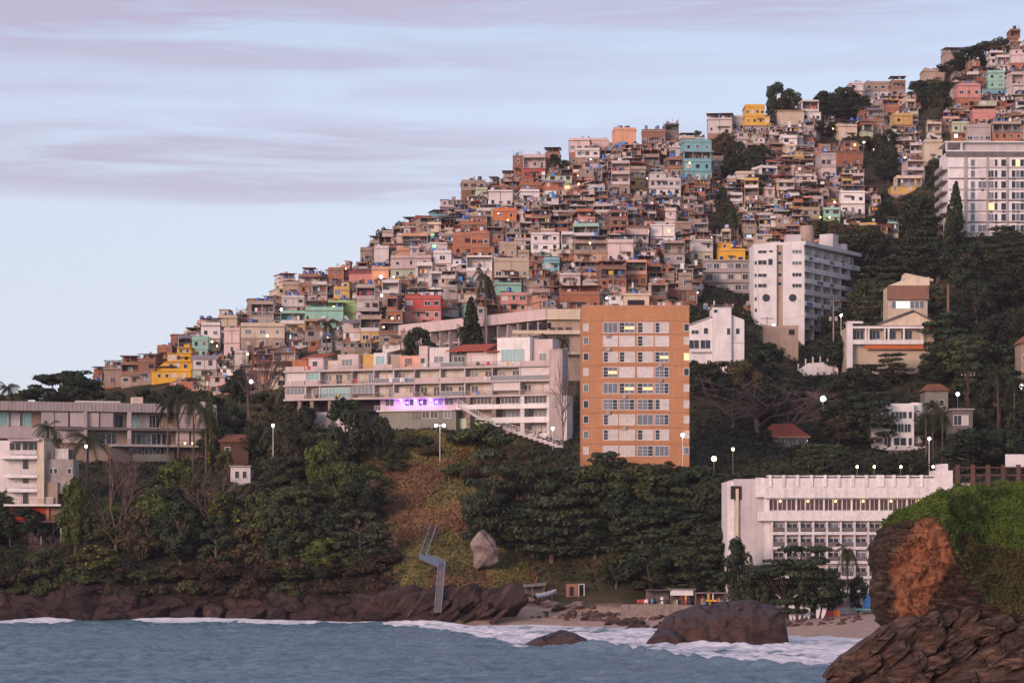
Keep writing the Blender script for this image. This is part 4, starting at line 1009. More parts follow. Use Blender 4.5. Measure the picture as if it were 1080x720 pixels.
def round_window_block():
    b = Bld('apartment_block', 'white slab block with two round windows and long side balconies', 'apartment block', 795, 745, py=362)
    X = b.x; Z = b.z; x1 = X(848); H = Z(257)
    m = MB(); m.box(0, X(819.2), 0, 14, -5, H, 'clean_white'); m.box(X(819.2)+.01, X(825.8), .8, 14, -5, Z(258), 'beige'); m.box(X(825.8)+.01, x1, 0, 14, -5, Z(255.5), 'clean_white')
    a = 1.05; c, s_ = math.cos(a), math.sin(a); L_ = 37
    w = Matrix.Translation((x1, 0, 0)) @ Matrix.Rotation(a, 4, 'Z')
    m.T = w; m.box(.02, L_, 1.6, 12, -5, H-.3, 'white_plaster'); m.T = None; m.build('wall', b.o)
    sl = MB(); sl.T = w; rl = MB(); rl.T = w
    for i in range(8):
        z = H-1.0-i*3.0
        if i: sl.box(.02, L_, -.2, 1.58, z-.3, z, 'white_plaster')
        if i: rl.box(.3, L_, -.22, -.1, z, z+1.05, rng.choice(['clean_white', 'white_plaster', 'grey_plaster']))
        if i and i % 2: 
            for q in range(5): rl.box(1+q*7+rng.uniform(0, 3), 2+q*7+3, -.3, -.22, z+.1, z+.8, rng.choice(['white_cloth', 'glass_grey', 'steel', 'blue_cloth']))
        for q in range(8):
            lx = 2.4+q*4.5; zz = z+.25-(0 if i else 3.0)
            if i: window(b.o, x1+lx*c-1.56*s_, z+.2, 2.6, 1.9, rng.choice(['dark', 'dark', 'grey', 'hole']), lx*s_+1.56*c, a)
    for q in range(6): sl.box(6*q+.02, 6*q+.3, -.1, 1.55, -5, H-1, 'white_plaster')
    sl.box(-.01, L_+.3, -.5, 12, H-.28, H+.7, 'white_plaster'); sl.build_each('balcony_slab', b.o); rl.build_each('balcony_front', b.o)
    for px, py, w_, h_ in [(804, 267, 2.2, .7), (813, 266, .9, .5), (804, 279, 2.2, 1.1), (812.5, 279.5, 1.1, 1.6), (797, 279, .6, .9), (804, 292, 2.2, .8), (797, 292, .5, .8), (804, 303, 2.2, .9), (797, 303, .5, .8), (797, 317, .5, .9), (797, 329, .5, .9),
                           (840.5, 267, 2.4, .8), (840.5, 279, 2.4, .8), (840.5, 291.5, 2.4, .9), (840.5, 303, 2.4, .9), (802, 356, 1.8, .7)]: window(b.o, X(px), Z(py), w_, h_, 'dark' if w_ < 2.3 or py > 285 else 'grey', -.02)
    for py in (269, 279, 291.5, 301): window(b.o, X(822.5), Z(py), 1.1, 1.0, 'dark', .78)
    for px in (808, 836):
        m = MB(); m.tube((X(px), -.12, Z(314)), (X(px), .05, Z(314)), 1.0, 1.0, 20, 'dark_frame'); m.tube((X(px), -.14, Z(314)), (X(px), .05, Z(314)), .85, .85, 20, 'glass_dark'); m.build('round_window', b.o)
    m = MB(); m.box(X(831), X(846), 3, 9, H, Z(246), 'white_plaster'); m.build('roof_house', b.o)
    m = MB(); m.cyl(X(856), 12, H-3, Z(233), 1.9, 14, 'concrete'); m.build('water_tower', b.o)
    m = MB(); m.T = w; m.box(26, 29.5, 3, 7, H, H+5.2, 'white_plaster'); m.cyl(34, 5, H, H+3, 2.6, 14, 'white_plaster'); m.build('roof_tank', b.o)
    protect(794, 849, 240, 347, 744); protect(849, 866, 240, 320, 744); protect(866, 905, 253, 268, 744)
round_window_block()

def hill_tower():
    b = Bld('tower_block', 'tall white gridded tower block on the hillside at the right edge', 'tower block', 1000, 780, py=250)
    X = b.x; Z = b.z; x1 = X(1110)
    m = MB(); m.box(0, x1, 0, 16, -8, Z(159), 'clean_white'); m.box(X(1016), X(1110), 3, 14, Z(159), Z(149.5), 'hotel_grey'); m.build('wall', b.o)
    m = MB(); m.box(-.6, x1, 1.5, 15, Z(149.5)+.02, Z(148), 'clean_white'); m.box(-.4, 0, 1.7, 2.2, Z(159), Z(149.5), 'clean_white'); m.box(X(1014.5), X(1016), 1.6, 3, Z(159), Z(149.5), 'clean_white'); m.box(-.6, X(1016), -.1, .2, Z(160), Z(159)+.2, 'clean_white'); m.build('roof_slab', b.o)
    m = MB(); m.box(-.7, x1, -.35, -.02, Z(165.5), Z(160), 'dark_concrete'); m.box(X(1016.6), X(1020), -.25, -.02, Z(260), Z(165.5)-.01, 'grey_plaster')
    for i in range(7): py = 176.2+11.5*i; m.box(.1, x1, -.15, -.02, Z(py+1.5), Z(py), 'dark_concrete' if i % 2 else 'grey_plaster')
    for px in (1041.3, 1062.3, 1083): m.box(X(px)-.28, X(px)+.28, -.3, -.16, Z(250), Z(165.5)-.01, 'grey_plaster')
    m.build('facade_band', b.o)
    rw = MB()
    for i in range(7):
        py = 175.3+11.5*i
        for px, w_, k in [(1026, 1.0, 'grey'), (1036, 2.0, rng.choice(['grey', 'teal', 'blinds', 'grey'])), (1045, 1.4, rng.choice(['dark', 'grey', 'curtain'])), (1050.5, .6, 'dark'), (1058.5, 1.2, 'dark'), (1069, .9, 'dark'), (1073.5, .9, 'grey'), (1078, .9, 'dark'), (1088, 1.4, 'dark'), (1096, 1.4, 'grey')]:
            window(b.o, X(px), Z(py), w_*1.1, 1.75, k if rng.random() > .025 else 'warm', -.02)
            if rng.random() < .35: rw.box(X(px)-.4, X(px)+.3, -.45, -.02, Z(py)-.75, Z(py)-.25, 'dark_concrete')
    rw.build_each('air_conditioner', b.o)
    m = MB()
    for i in range(7): z = Z(178+11.5*i); m.box(-1.6, -.02, .5, 14, z-.25, z, 'grey_plaster'); m.box(-1.65, -1.5, .5, 14, z, z+1, 'grey_plaster')
    m.build_each('side_balcony', b.o)
    protect(992, 1110, 146, 232, 779)
hill_tower()

def gabled_villa():
    b = Bld('hillside_villa', 'cream gabled villa with thatched upper band and white-framed veranda on the wooded slope', 'villa', 893, 690, py=372)
    X = b.x; Z = b.z; m = MB()
    m.box(X(893), X(986), 1.5, 12, -5, Z(345), 'cream'); m.box(X(940), X(982), 6, 15, Z(345), Z(300), 'cream'); m.build('wall', b.o)
    m = MB(); m.box(X(893), X(899), -.6, 1.4, -5, Z(340), 'clean_white'); m.box(X(899), X(974), -.5, -.2, Z(363), Z(358.5), 'clean_white'); m.box(X(893), X(910), -.8, 3, Z(341), Z(339), 'clean_white')
    m.box(X(899), X(974), -.5, 1.4, Z(346.5), Z(344), 'clean_white')
    for px in (913, 916, 933, 937, 953, 972): m.box(X(px)-.2, X(px)+.2, -.4, 0, Z(358.5), Z(346.5), 'clean_white')
    m.build('veranda_frame', b.o)
    m = MB(); m.box(X(912), X(974), 0, .3, Z(368), Z(363), 'orange_paint'); m.box(X(976), X(986), 1.2, 1.5, Z(350), Z(345), 'orange_paint'); m.build('veranda_panel', b.o)
    m = MB(); m.prism([(X(927), Z(341.5)), (X(964), Z(328.5)), (X(966), Z(328.5)), (X(988), Z(342)), (X(988), Z(343)), (X(927), Z(343))], .5, 5.8, 'cream'); m.prism([(X(925), Z(342.5)), (X(963), Z(328)), (X(990), Z(342)), (X(990), Z(340.8)), (X(963), Z(326.5)), (X(925), Z(341))], -.3, 8, 'dark_sheet')
    m.prism([(X(940), Z(299)), (X(959), Z(292)), (X(984), Z(290)), (X(984), Z(299))], 5.5, 14, 'cream'); m.prism([(X(957), Z(292)), (X(958.5), Z(285.5)), (X(988), Z(292)), (X(988), Z(294))], 5.8, 12, 'cream'); m.build('roof', b.o)
    m = MB(); m.box(X(939), X(983), 5.2, 5.95, Z(314), Z(299.5), 'brown_brick'); m.build('thatch_band', b.o)
    for i in range(7): window(b.o, X(946+5*i), Z(323), 1.0, 1.7, 'cool' if 1 <= i <= 3 else 'grey', 5.98)
    for i in range(4): window(b.o, X(906+17*i), Z(357), 2.6, 2.0, 'dark', 1.48)
    protect(892, 945, 338, 366, 689); protect(938, 984, 287, 345, 689)
gabled_villa()

def upper_villa():
    b = Bld('white_villa', 'three-storey white villa with curved corner tower above the hotel', 'villa', 919, 610, py=478)
    X = b.x; Z = b.z; m = MB(); m.box(0, X(964), 0, 10, -4, Z(433), 'clean_white'); m.prism([(0, Z(433)), (X(964), Z(433)), (X(964), Z(425.3)), (X(936), Z(425.5)), (0, Z(428))], 0, 10, 'clean_white')
    m.cyl(X(969), 3.2, -4, Z(424), 1.35, 18, 'clean_white'); m.box(X(964), X(974.5), 3.2, 10, -4, Z(424), 'clean_white'); m.build('wall', b.o)
    for px, py, w_, h_ in [(925, 441, 1.5, 1.4), (934.5, 441, 1.2, 1.4), (948, 441, 3.3, 1.4), (960, 441, .7, 1.4), (943, 455.5, 1.4, 1.7), (950, 455.5, 1.4, 1.7), (957, 455.5, 1.4, 1.7), (946, 469.5, 1.3, 1.6), (952.5, 469.5, 1.3, 1.6), (960, 469.5, .7, 1.6), (936, 469.5, 1.4, 1.6)]: window(b.o, X(px), Z(py), w_, h_, 'dark', -.02)
    for py in (440, 458): window(b.o, X(966), Z(py), .5, 1.1, 'hole', 1.86)
    m = MB(); m.prism([(X(931), Z(475)), (X(975), Z(475)), (X(975), Z(471)), (X(937), Z(471))], -3.5, 0, 'white_plaster'); m.box(X(935), X(980), -3.3, 9, -8, Z(475), 'dark_concrete'); m.build('terrace', b.o)
    protect(919, 972, 424, 474, 609)
upper_villa()

def long_villa():
    b = Bld('modern_villa', 'long low modernist concrete villa with panelled fascia and glazed openings', 'villa', 0, 612, py=488, rz=.35)
    X = b.x; Z = lambda py: b.z(py, 100); m = MB()
    xl, xr = X(-60), X(229)
    m.box(xl, X(170), -.6, 14, Z(434), Z(424.5), 'modern_panel'); m.box(X(170), X(228), -.3, 14, Z(434), Z(424.5), 'modern_panel')
    m.box(xl, xr, 2.6, 14, -4, Z(434)-.01, 'beige'); m.build('wall', b.o)
    f = MB(); px = -56
    while px < 168: f.box(X(px)-.03, X(px)+.03, -.66, -.6, Z(434), Z(424.5), 'concrete'); px += 4.0
    f.build('fascia_ribs', b.o)
    p = MB()
    for a, e, r in [(44, 57, 0), (58, 72, 0), (74, 88, 0), (90, 104.5, 0), (106, 119.5, 0), (66, 74, 1), (75, 88, 1), (186, 200, 1), (202, 214, 1), (216, 228, 1), (206, 219, 0), (220, 228, 0), (188, 205, 0)]:
        z0, z1 = (Z(450), Z(435)) if r == 0 else (Z(467), Z(453.5))
        p.box(X(a), X(e), 0 if r == 0 else .4, .5, z0, z1, 'modern_panel' if (a % 3) else 'pale_pink')
    p.build_each('shutter_panel', b.o)
    s = MB(); s.box(X(60), xr, -.8, 2.6, Z(453.3), Z(450.6), 'dark_concrete'); s.box(X(118), X(232), -1.6, 2.6, Z(470.5), Z(468), 'grey_plaster'); s.box(xl, X(90), .3, 2.6, Z(463), Z(451), 'modern_panel')
    s.build('floor_slab', b.o)
    for px in (89.5, 136): c = MB(); c.box(X(px)-.35, X(px)+.35, -.75, .2, Z(468), Z(434)-.02, 'modern_panel'); c.build('column', b.o)
    c = MB(); c.prism([(X(225.5), Z(434)), (X(228), Z(434)), (X(231), Z(469)), (X(228.5), Z(469))], -.4, 1, 'modern_panel'); c.build('column', b.o)
    for px, w_, k in [(-8, 3, 'teal'), (6, 3.2, 'teal'), (19, 3.2, 'curtain'), (29, 2.4, 'teal'), (128, 1.8, 'dark'), (143, 2.6, 'teal'), (154, 2.6, 'curtain'), (165, 2.4, 'dark')]: window(b.o, X(px), Z(449.5), w_, 2.7, k, 2.55)
    for px in (97, 108, 120, 146, 157, 168, 178): window(b.o, X(px), Z(467.5), 2.2, 2.3, 'dark' if px != 157 else 'grey', 2.55)
    m = MB(); m.box(X(144), X(154), 3, 6, Z(424.5), Z(417), 'cream'); m.box(X(216), X(226), 2, 5, Z(424.5), Z(421), 'grey_plaster'); m.box(X(82), X(128), 1, 3, Z(424.5), Z(422.3), 'white_plaster'); m.build_each('roof_structure', b.o)
    m = MB(); m.box(X(135), X(140), -1.2, -1.0, Z(480), Z(470.5), 'dark_frame'); railing(m, X(118), X(232), -1.5, Z(468), 1.0, 'dark_frame', .8); m.build('railing', b.o)
    for px in (193, 201, 229.5): l = MB(); l.ball((X(px), -1.9, Z(466.5)), .22, 'lamp_dim'); l.build('wall_lamp', b.o)
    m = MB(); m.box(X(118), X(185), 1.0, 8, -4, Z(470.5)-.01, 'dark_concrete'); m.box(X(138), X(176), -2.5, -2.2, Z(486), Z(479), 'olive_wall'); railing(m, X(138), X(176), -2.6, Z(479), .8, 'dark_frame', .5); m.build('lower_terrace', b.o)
    for px in (146, 158, 170): window(b.o, X(px), Z(478), 1.8, 1.5, 'dark', .98)
    protect(0, 86, 420, 452, 610); protect(86, 228, 420, 470, 610)
long_villa()

def stilt_villa():
    b = Bld('stilt_villa', 'white four-storey villa with glass balconies on steel stilts over a red wall', 'villa', 5, 572, py=575)
    X = b.x; Z = b.z; m = MB()
    m.box(X(-12), X(39), 2.2, 10, Z(533), Z(464), 'white_plaster'); m.box(X(39.5), X(46.5), -.2, 10, Z(533), Z(463.5), 'cream'); m.build('wall', b.o)
    m = MB()
    for py, a in ((480.5, 0), (500.5, 5), (515.5, 8)): m.box(X(a), X(40), -.4, 2.2, Z(py+3.2), Z(py-.6), 'clean_white')
    m.box(X(5), X(65), -1.2, 8, Z(533.5), Z(531.5), 'clean_white'); m.build('balcony_slab', b.o)
    m = MB(); m.box(X(9), X(42), -1.0, 9, Z(465), Z(463), 'modern_panel'); m.box(X(36), X(47), -.5, 9, Z(463)+.01, Z(461.8), 'modern_panel'); m.build('roof', b.o)
    g = MB()
    for py in (480, 500, 515): g.box(X(8), X(39), -.35, -.3, Z(py-.8), Z(py-5.5), 'blinds')
    g.build_each('glass_rail', b.o)
    for py, h_ in ((479.3, 2.5), (497, 2.6), (512, 2.2), (531, 2.4)):
        for px, k, w_ in ((14, 'blinds', 2.2), (25, 'dark', 1.1), (34, 'blinds', 2.2)): window(b.o, X(px), Z(py), w_, h_, k if py > 480 else 'dark', 2.15)
    m = MB(); m.box(X(46.6), X(76), 1.5, 9, Z(520), Z(484), 'grey_plaster'); m.box(X(46.6), X(60), .8, 9, Z(533), Z(508), 'beige'); m.box(X(46), X(56), .3, .8, Z(531), Z(524), 'pale_pink'); m.box(X(54), X(70), 3, 8, Z(484), Z(473), 'dark_concrete'); m.build('side_wing', b.o)
    for px in (53, 57, 72): window(b.o, X(px), Z(499), .75, 1.0, 'dark', 1.48)
    for px in (58, 62.5, 67): window(b.o, X(px), Z(483), .75, 1.9, 'curtain', 2.98)
    m = MB(); m.box(X(8), X(54), 1.2, 6, Z(549), Z(533.5), 'orange_wall'); m.box(X(54), X(64), 1.1, 6, Z(549), Z(533.5), 'stone_wall'); m.box(X(48), X(51), .8, 1.2, Z(549), Z(533.5), 'concrete'); m.build('lower_wall', b.o)
    m = MB(); m.box(X(6), X(66), -.6, 7, Z(550.5), Z(549)-.02, 'concrete'); m.box(X(66), X(90), 0, 5, Z(550.5), Z(549.5), 'concrete'); railing(m, X(66), X(90), 0, Z(549.5), 1.0, 'dark_frame', .4); railing(m, X(5), X(65), -1.1, Z(531.5), 1.0, 'dark_frame', .5); m.build('deck', b.o)
    for px, yy in ((10, .2), (26, .2), (43, .2), (64, .2), (82, .2), (18, 5), (34, 5), (52, 5), (72, 4)):
        g0 = ground(px, 572+yy)-b.zb-1; s = MB(); s.box(X(px)-.13, X(px)+.13, yy, yy+.26, g0, Z(550.5), 'steel'); s.build('stilt', b.o)
    s = MB()
    for a, e in ((26, 43), (43, 26), (43, 64), (64, 43)): s.tube((X(a), .4, Z(552)), (X(e), .4, Z(574)), .07, n=4, mat='steel')
    s.build_each('brace', b.o)
    protect(0, 48, 461, 548, 571); protect(48, 66, 484, 536, 571); protect(5, 70, 536, 568, 571)
stilt_villa()

# ------------------------------------------------------------------ smaller buildings and walls on the right slope
def red_pavilion():
    b = Bld('garden_pavilion', 'low pavilion with a red hipped tile roof among trees', 'pavilion', 802, 600, py=472); X = b.x; Z = b.z
    m = MB(); m.box(X(803), X(852), .8, 8, -4, Z(460.5), 'beige'); m.build('wall', b.o); m = MB(); e = 0
    a, c = X(800), X(855)
    m.add([(a, 0, Z(460)), (c, 0, Z(460)), (c, 9, Z(460)), (a, 9, Z(460)), (X(817), 4.5, Z(445.5)), (X(838), 4.5, Z(445.5))], [(0, 1, 5, 4), (2, 3, 4, 5), (0, 4, 3), (1, 2, 5), (0, 3, 2, 1)], 'red_tile')
    m.build('roof', b.o); m = MB(); m.box(a, c, -.15, 0, Z(461.3), Z(460), 'salmon'); m.build('gutter', b.o)
    for px in (812, 824, 836, 846): window(b.o, X(px), Z(469), 1.4, 1.4, 'dark', .78)
    protect(803, 852, 444, 462, 599); protect(750, 862, 408, 446, 604)
red_pavilion()
def small_house(name, label, px0, px1, pyt, pyb, Y, mat, roof='slab', wins=(), cat='house', d=8, rz=0, prot=True):
    b = Bld(name, label, cat, px0, Y, py=pyb, rz=rz); X = b.x; Z = b.z
    m = MB(); m.box(0, X(px1), 0, d, -7, Z(pyt), mat); m.build('wall', b.o); m = MB()
    if roof == 'slab': m.box(-.3, X(px1)+.3, -.5, d+.3, Z(pyt), Z(pyt)+.25, 'grey_plaster')
    elif roof == 'red':
        m.add([(-.5, -.6, Z(pyt)), (X(px1)+.5, -.6, Z(pyt)), (X(px1)+.5, d+.5, Z(pyt)), (-.5, d+.5, Z(pyt)), (1, d/2, Z(pyt)+1.8), (X(px1)-1, d/2, Z(pyt)+1.8)], [(0, 1, 5, 4), (2, 3, 4, 5), (0, 4, 3), (1, 2, 5), (0, 3, 2, 1)], 'rust_sheet')
    elif roof == 'parapet': m.box(-.1, X(px1)+.1, -.1, .2, Z(pyt), Z(pyt)+.7, mat)
    m.build('roof', b.o)
    for px, py, w_, h_, k in wins: window(b.o, X(px), Z(py), w_, h_, k, -.02)
    if prot: protect(px0, px1, pyt, (pyt+pyb)/2+3, Y)
    return b
small_house('brown_house', 'dim brown house with blue tank right of the three-storey white villa', 1004, 1026, 432, 455, 600, 'dark_concrete', 'slab', [(1010, 448, 1.6, 2.0, 'dark'), (1018, 448, 1.2, 2.0, 'curtain')])
small_house('stone_house', 'mossy stone house under trees behind the three-storey white villa', 976, 1000, 412, 440, 640, 'olive_wall', 'red', [(983, 428, 1.0, 1.3, 'hole'), (993, 428, 1.0, 1.3, 'dark')])
small_house('garden_wall_house', 'roofless beige block at the foot of the block with round windows', 805, 842, 346, 360, 715, 'beige', 'parapet', [(835, 353, 1.5, 1.3, 'hole')])
small_house('white_annex', 'small white annex between trees at the foot of the grey stepped block', 751, 771, 325, 345, 700, 'clean_white', 'slab', [(757, 333, 1.0, .9, 'dark')], prot=False)
small_house('edge_house', 'tan house cut by the right edge below the wooded slope', 1077, 1100, 362, 400, 640, 'beige', 'red', [(1081, 380, .8, 1.2, 'dark')])
small_house('blue_shed', 'small blue-walled shed below the red-tiled pavilion', 788, 806, 486, 494, 590, 'blue_paint', 'slab', [], d=4, cat='shed')
small_house('garden_house', 'dark brown-roofed house right of the long low concrete villa', 232, 262, 466, 480, 606, 'wood_dark', 'red', [(240, 476, 1.0, .9, 'dark')])
small_house('white_cottage', 'white-roofed cottage among shrubs below the long low concrete villa', 243, 264, 492, 506, 590, 'white_plaster', 'slab', [(250, 504, .8, 1.4, 'dark'), (258, 504, .8, 1.4, 'dark')])
def wall_thing(name, label, pts, Y, h, mat, post=None):
    o = thing(name, label, 'wall', (wx(pts[0][0], Y), Y, wz(pts[0][1], Y))); m = MB(); q = MB()
    P_ = [(wx(a, Y)-o.location.x, wz(c, Y)-o.location.z) for a, c in pts]
    for (x0, z0), (x1, z1) in zip(P_[:-1], P_[1:]): m.prism([(x0, z0-h), (x1, z1-h), (x1, z1), (x0, z0)], 0, .3, mat)
    m.build('wall_panel', o)
    if post:
        x, xe = P_[0][0], P_[-1][0]
        while x < xe: z = np.interp(x, [p[0] for p in P_], [p[1] for p in P_]); q.box(x-.15, x+.15, -.02, .32, z-.2, z+post, mat); x += 1.8
        q.build_each('post', o)
    return o
wall_thing('garden_wall', 'white garden wall with upright posts below the wooden pole', [(842, 390), (852, 383), (884, 381)], 700, 3.2, 'clean_white', 1.5)
wall_thing('retaining_wall', 'long grey retaining wall behind the wide leafless tree', [(828, 411), (880, 409)], 665, 4.5, 'concrete')
wall_thing('retaining_wall', 'brown stone retaining wall under the kiosks on the beach', [(655, 637), (700, 636.5), (775, 640)], 500, 3.0, 'stone_wall')
protect(842, 884, 372, 390, 699)

def deck():
    Y = 470; z = wz(519, Y); o = thing('lookout_deck', 'dark timber lookout deck with railings beside the hotel roof', 'deck', (wx(1006, Y), Y, z)); X = lambda p: wx(p, Y)-wx(1006, Y)
    m = MB(); m.box(X(1006), X(1110), 0, 6, -.5, 0, 'wood_dark'); m.build('deck_floor', o)
    for px in range(1010, 1110, 16): p = MB(); p.box(X(px)-.35, X(px)+.35, -.3, .3, -18, wz(491, Y)-z+.2, 'wood_dark'); p.build('post', o)
    for py in (492, 500, 508): r = MB(); r.box(X(1006), X(1110), -.1, .1, wz(py+1.6, Y)-z, wz(py, Y)-z, 'wood_dark'); r.build('rail', o)
    s = thing('sign_box', 'blank white box sign standing above the timber deck', 'sign', (wx(1069, 480), 478, wz(519, 478))); m = MB(); m.box(-1.7, 2.6, 0, .4, 4.3, 6.4, 'clean_white'); m.build('panel', s); m = MB(); m.box(.3, .6, .05, .35, 0, 4.3, 'steel'); m.build('post', s)
deck()
# ================================================================== the houses of the hillside quarter
rs0 = random.Random(42)
OCC = []      # rectangles of hand-placed houses: x0,x1,ytop,ybot,Y
def hand_house(x0, x1, yt, yb, wall, wall2=None, n=None, roof='parapet', words=None, rz=None, seed=None, wins=None, openp=.35, off=4):
    pc = (x0+x1)/2; lo = float(np.interp(pc, FYX, FYY))-10
    Y = find_Y(pc, yb+off, lo, ridge_Y(pc)+10)
    s = F/Y; w = (x1-x0)/s
    zt = wz(yt, Y); zg = ground(pc, Y)
    base = wz(yb+2.5, Y); H = zt-base
    k = n or max(1, round(H/2.9)); sh = H/k
    rs = random.Random(seed if seed is not None else int(x0*7+yt*13))
    sp = house_spec(w, rs.uniform(8, 10), k, wall, rs, roof, wall2, sh=sh, wins=wins, openp=openp, foot=max(5, base-zg+3))
    if words and 'tank' in words and not sp['tanks']: sp['tanks'] = [(-w*.2, 1.5, sp['H']+.5, .6, 'blue_tank'), (w*.15, 1.6, sp['H']+.5, .6, 'blue_tank')]
    o = thing('hillside_house', None, 'house', (wx(pc, Y), Y, base), rz if rz is not None else rs.uniform(-.12, .12), 'houses stacked on the hillside')
    emit_house(o, sp); PEND.append((o, words or house_words(sp), pc, (yt+yb)/2))
    OCC.append((x0, x1, yt, yb, Y)); PROT.append((x0, x1, yt, yb-2, Y)); return o, sp, Y
# front edge of the quarter
FYX = [100, 120, 160, 200, 300, 430, 520, 610, 650, 740, 795, 850, 905, 960, 990, 1120]
FYY = [742, 738, 724, 715, 692, 690, 705, 712, 712, 722, 765, 800, 822, 845, 865, 865]
NH = 0
def hh(*a, **k):
    global NH; hand_house(*a, **k); NH += 1
def yellow_steps():
    Y = find_Y(183, 402, 715, 800); b = Bld('hillside_house', 'bright yellow house stepping up to the right in four storeys', 'house', 160, Y, py=401, group='houses stacked on the hillside'); X = b.x; Z = b.z; m = MB(); s = MB(); r = MB()
    m.box(X(160), X(202), 0, 9, -6, Z(391), 'yellow_paint'); m.prism([(X(160), Z(391)), (X(202), Z(391)), (X(202), Z(381)), (X(174), Z(381))], 1.2, 9, 'yellow_paint'); m.box(X(176), X(201), 1.0, 9, Z(381), Z(372), 'yellow_paint'); m.box(X(186), X(201), 1.6, 9, Z(372), Z(366), 'yellow_paint'); m.box(X(193), X(199), 2.2, 6, Z(366), Z(362.5), 'yellow_paint')
    m.box(X(170), X(201), -.2, -.1, Z(391), Z(388.4), 'yellow_paint'); m.build('wall', b.o)
    for z0, a in ((391, 160), (381, 174), (372, 176), (366, 186)): s.box(X(a)-.1, X(202)+.15, -.3 if z0 > 385 else .6, 9, Z(z0)-.12, Z(z0), 'ochre_paint')
    s.build('floor_slab', b.o); r.box(X(162), X(186), -.9, 1.1, Z(386.6), Z(386), 'dark_sheet'); r.box(X(186), X(200), .2, 1.5, Z(376.5), Z(376), 'rust_sheet'); r.build_each('canopy', b.o)
    for px, py, w_, h_, y in [(168, 398, .8, .9, 0), (176, 398, .8, .9, 0), (184, 398, 1.0, 1.0, 0), (194, 398, .8, 1.0, 0), (180, 388.3, 1.2, 1.2, 1.2), (187, 388, .8, 1.3, 1.2), (195, 388, .9, 1.1, 1.2), (181, 379, 1.6, 1.1, 1.0), (188, 379, .9, 1.1, 1.0), (196, 379, .8, .9, 1.0), (190, 371, .8, .8, 1.6), (197, 371, .7, .8, 1.6)]: window(b.o, X(px), Z(py), w_, h_, rng.choice(['dark', 'curtain', 'hole', 'dark']), y-.02)
    OCC.append((160, 202, 366, 398, Y)); PROT.append((160, 202, 362, 396, Y)); return 1
NH += yellow_steps()
hh(110, 128, 389, 405, 'bare_brick', 'concrete', 1, 'posts'); hh(128, 146, 384, 404, 'beige', 'brown_brick', 2, 'canopy'); hh(146, 164, 381, 402, 'concrete', 'brown_brick', 2, 'canopy')
hh(166, 181, 366, 378, 'bare_brick', None, 1, 'parapet'); hh(202, 219, 358, 376, 'mint_paint', None, 2, 'parapet'); hh(203, 228, 378, 398, 'pale_green', 'white_plaster', 2, 'tile')
hh(212, 232, 343, 368, 'pale_pink', 'white_plaster', 2, 'canopy'); hh(236, 253, 348, 372, 'pale_pink', 'pale_pink', 2, 'parapet'); hh(230, 250, 335, 350, 'beige', 'cream', 1, 'half', 'beige rooftop-cluttered house with blue tanks')
hh(264, 288, 320, 342, 'grey_plaster', 'beige', 2, 'parapet', 'grey house with three roof tanks on the skyline', seed=5); hh(254, 300, 344, 366, 'beige', 'cream', 2, 'parapet', wins=3); hh(248, 262, 372, 386, 'white_plaster', None, 1, 'parapet')
hh(296, 322, 330, 350, 'ochre_paint', 'mint_paint', 2, 'parapet'); hh(297, 321, 314, 330, 'pale_pink', 'white_plaster', 2, 'parapet', 'pale pink house with blue tanks on its open terrace')
hh(315, 335, 291, 309, 'bare_brick', 'brown_brick', 2, 'parapet', 'tall bare brick house with dark roof tanks on the skyline', seed=3); hh(298, 316, 300, 312, 'concrete', 'beige', 1, 'parapet')
hh(325, 345, 300, 318, 'pale_pink', 'white_plaster', 2, 'canopy'); hh(345, 368, 305, 322, 'yellow_paint', 'ochre_paint', 2, 'half'); hh(346, 376, 319, 338, 'green_paint', 'green_paint', 2, 'parapet', 'broad lime green house with few windows', wins=1)
hh(322, 362, 327, 345, 'turquoise_paint', 'mint_paint', 1, 'canopy'); hh(322, 346, 338, 356, 'grey_plaster', 'rose_paint', 2, 'posts'); hh(346, 362, 284, 300, 'bare_brick', None, 2, 'parapet'); hh(358, 372, 283, 297, 'bare_brick', 'rose_paint', 2, 'half')
hh(368, 392, 288, 300, 'pale_pink', 'rose_paint', 1, 'tile'); hh(392, 410, 284, 300, 'ochre_paint', 'peach_paint', 1, 'parapet'); hh(376, 403, 303, 338, 'pale_pink', 'grey_plaster', 3, 'parapet'); hh(403, 426, 298, 318, 'beige', 'white_plaster', 2, 'parapet')
hh(403, 424, 314, 352, 'brown_brick', 'bare_brick', 3, 'parapet'); hh(380, 402, 336, 360, 'ochre_paint', 'beige', 2, 'canopy'); hh(362, 380, 340, 358, 'clean_white', 'pale_pink', 2, 'tile'); hh(402, 424, 340, 362, 'beige', 'brown_brick', 2, 'parapet')
hh(427, 465, 314, 336, 'rose_paint', 'red_paint', 2, 'canopy', 'broad rose red two-storey house with open veranda', openp=.6); hh(466, 482, 303, 326, 'brown_brick', 'grey_plaster', 2, 'parapet')
hh(412, 455, 272, 292, 'pale_green', 'pale_pink', 2, 'parapet', 'long pale green and pink house', wins=3); hh(452, 476, 267, 286, 'pale_pink', 'white_plaster', 2, 'parapet', 'plain pale pink block beside the big red brick house', wins=1)
hh(440, 456, 280, 302, 'clean_white', 'clean_white', 2, 'parapet'); hh(453, 466, 288, 314, 'clean_white', 'white_plaster', 2, 'parapet'); hh(396, 410, 262, 274, 'white_plaster', None, 1, 'parapet'); hh(380, 393, 264, 276, 'beige', 'concrete', 1, 'parapet')
hh(478, 498, 248, 268, 'bare_brick', 'bare_brick', 2, 'parapet', 'bare red brick house with coloured roof edge'); hh(497, 521, 246, 272, 'bare_brick', 'bare_brick', 2, 'parapet', 'big bare red brick house with paired windows', wins=3)
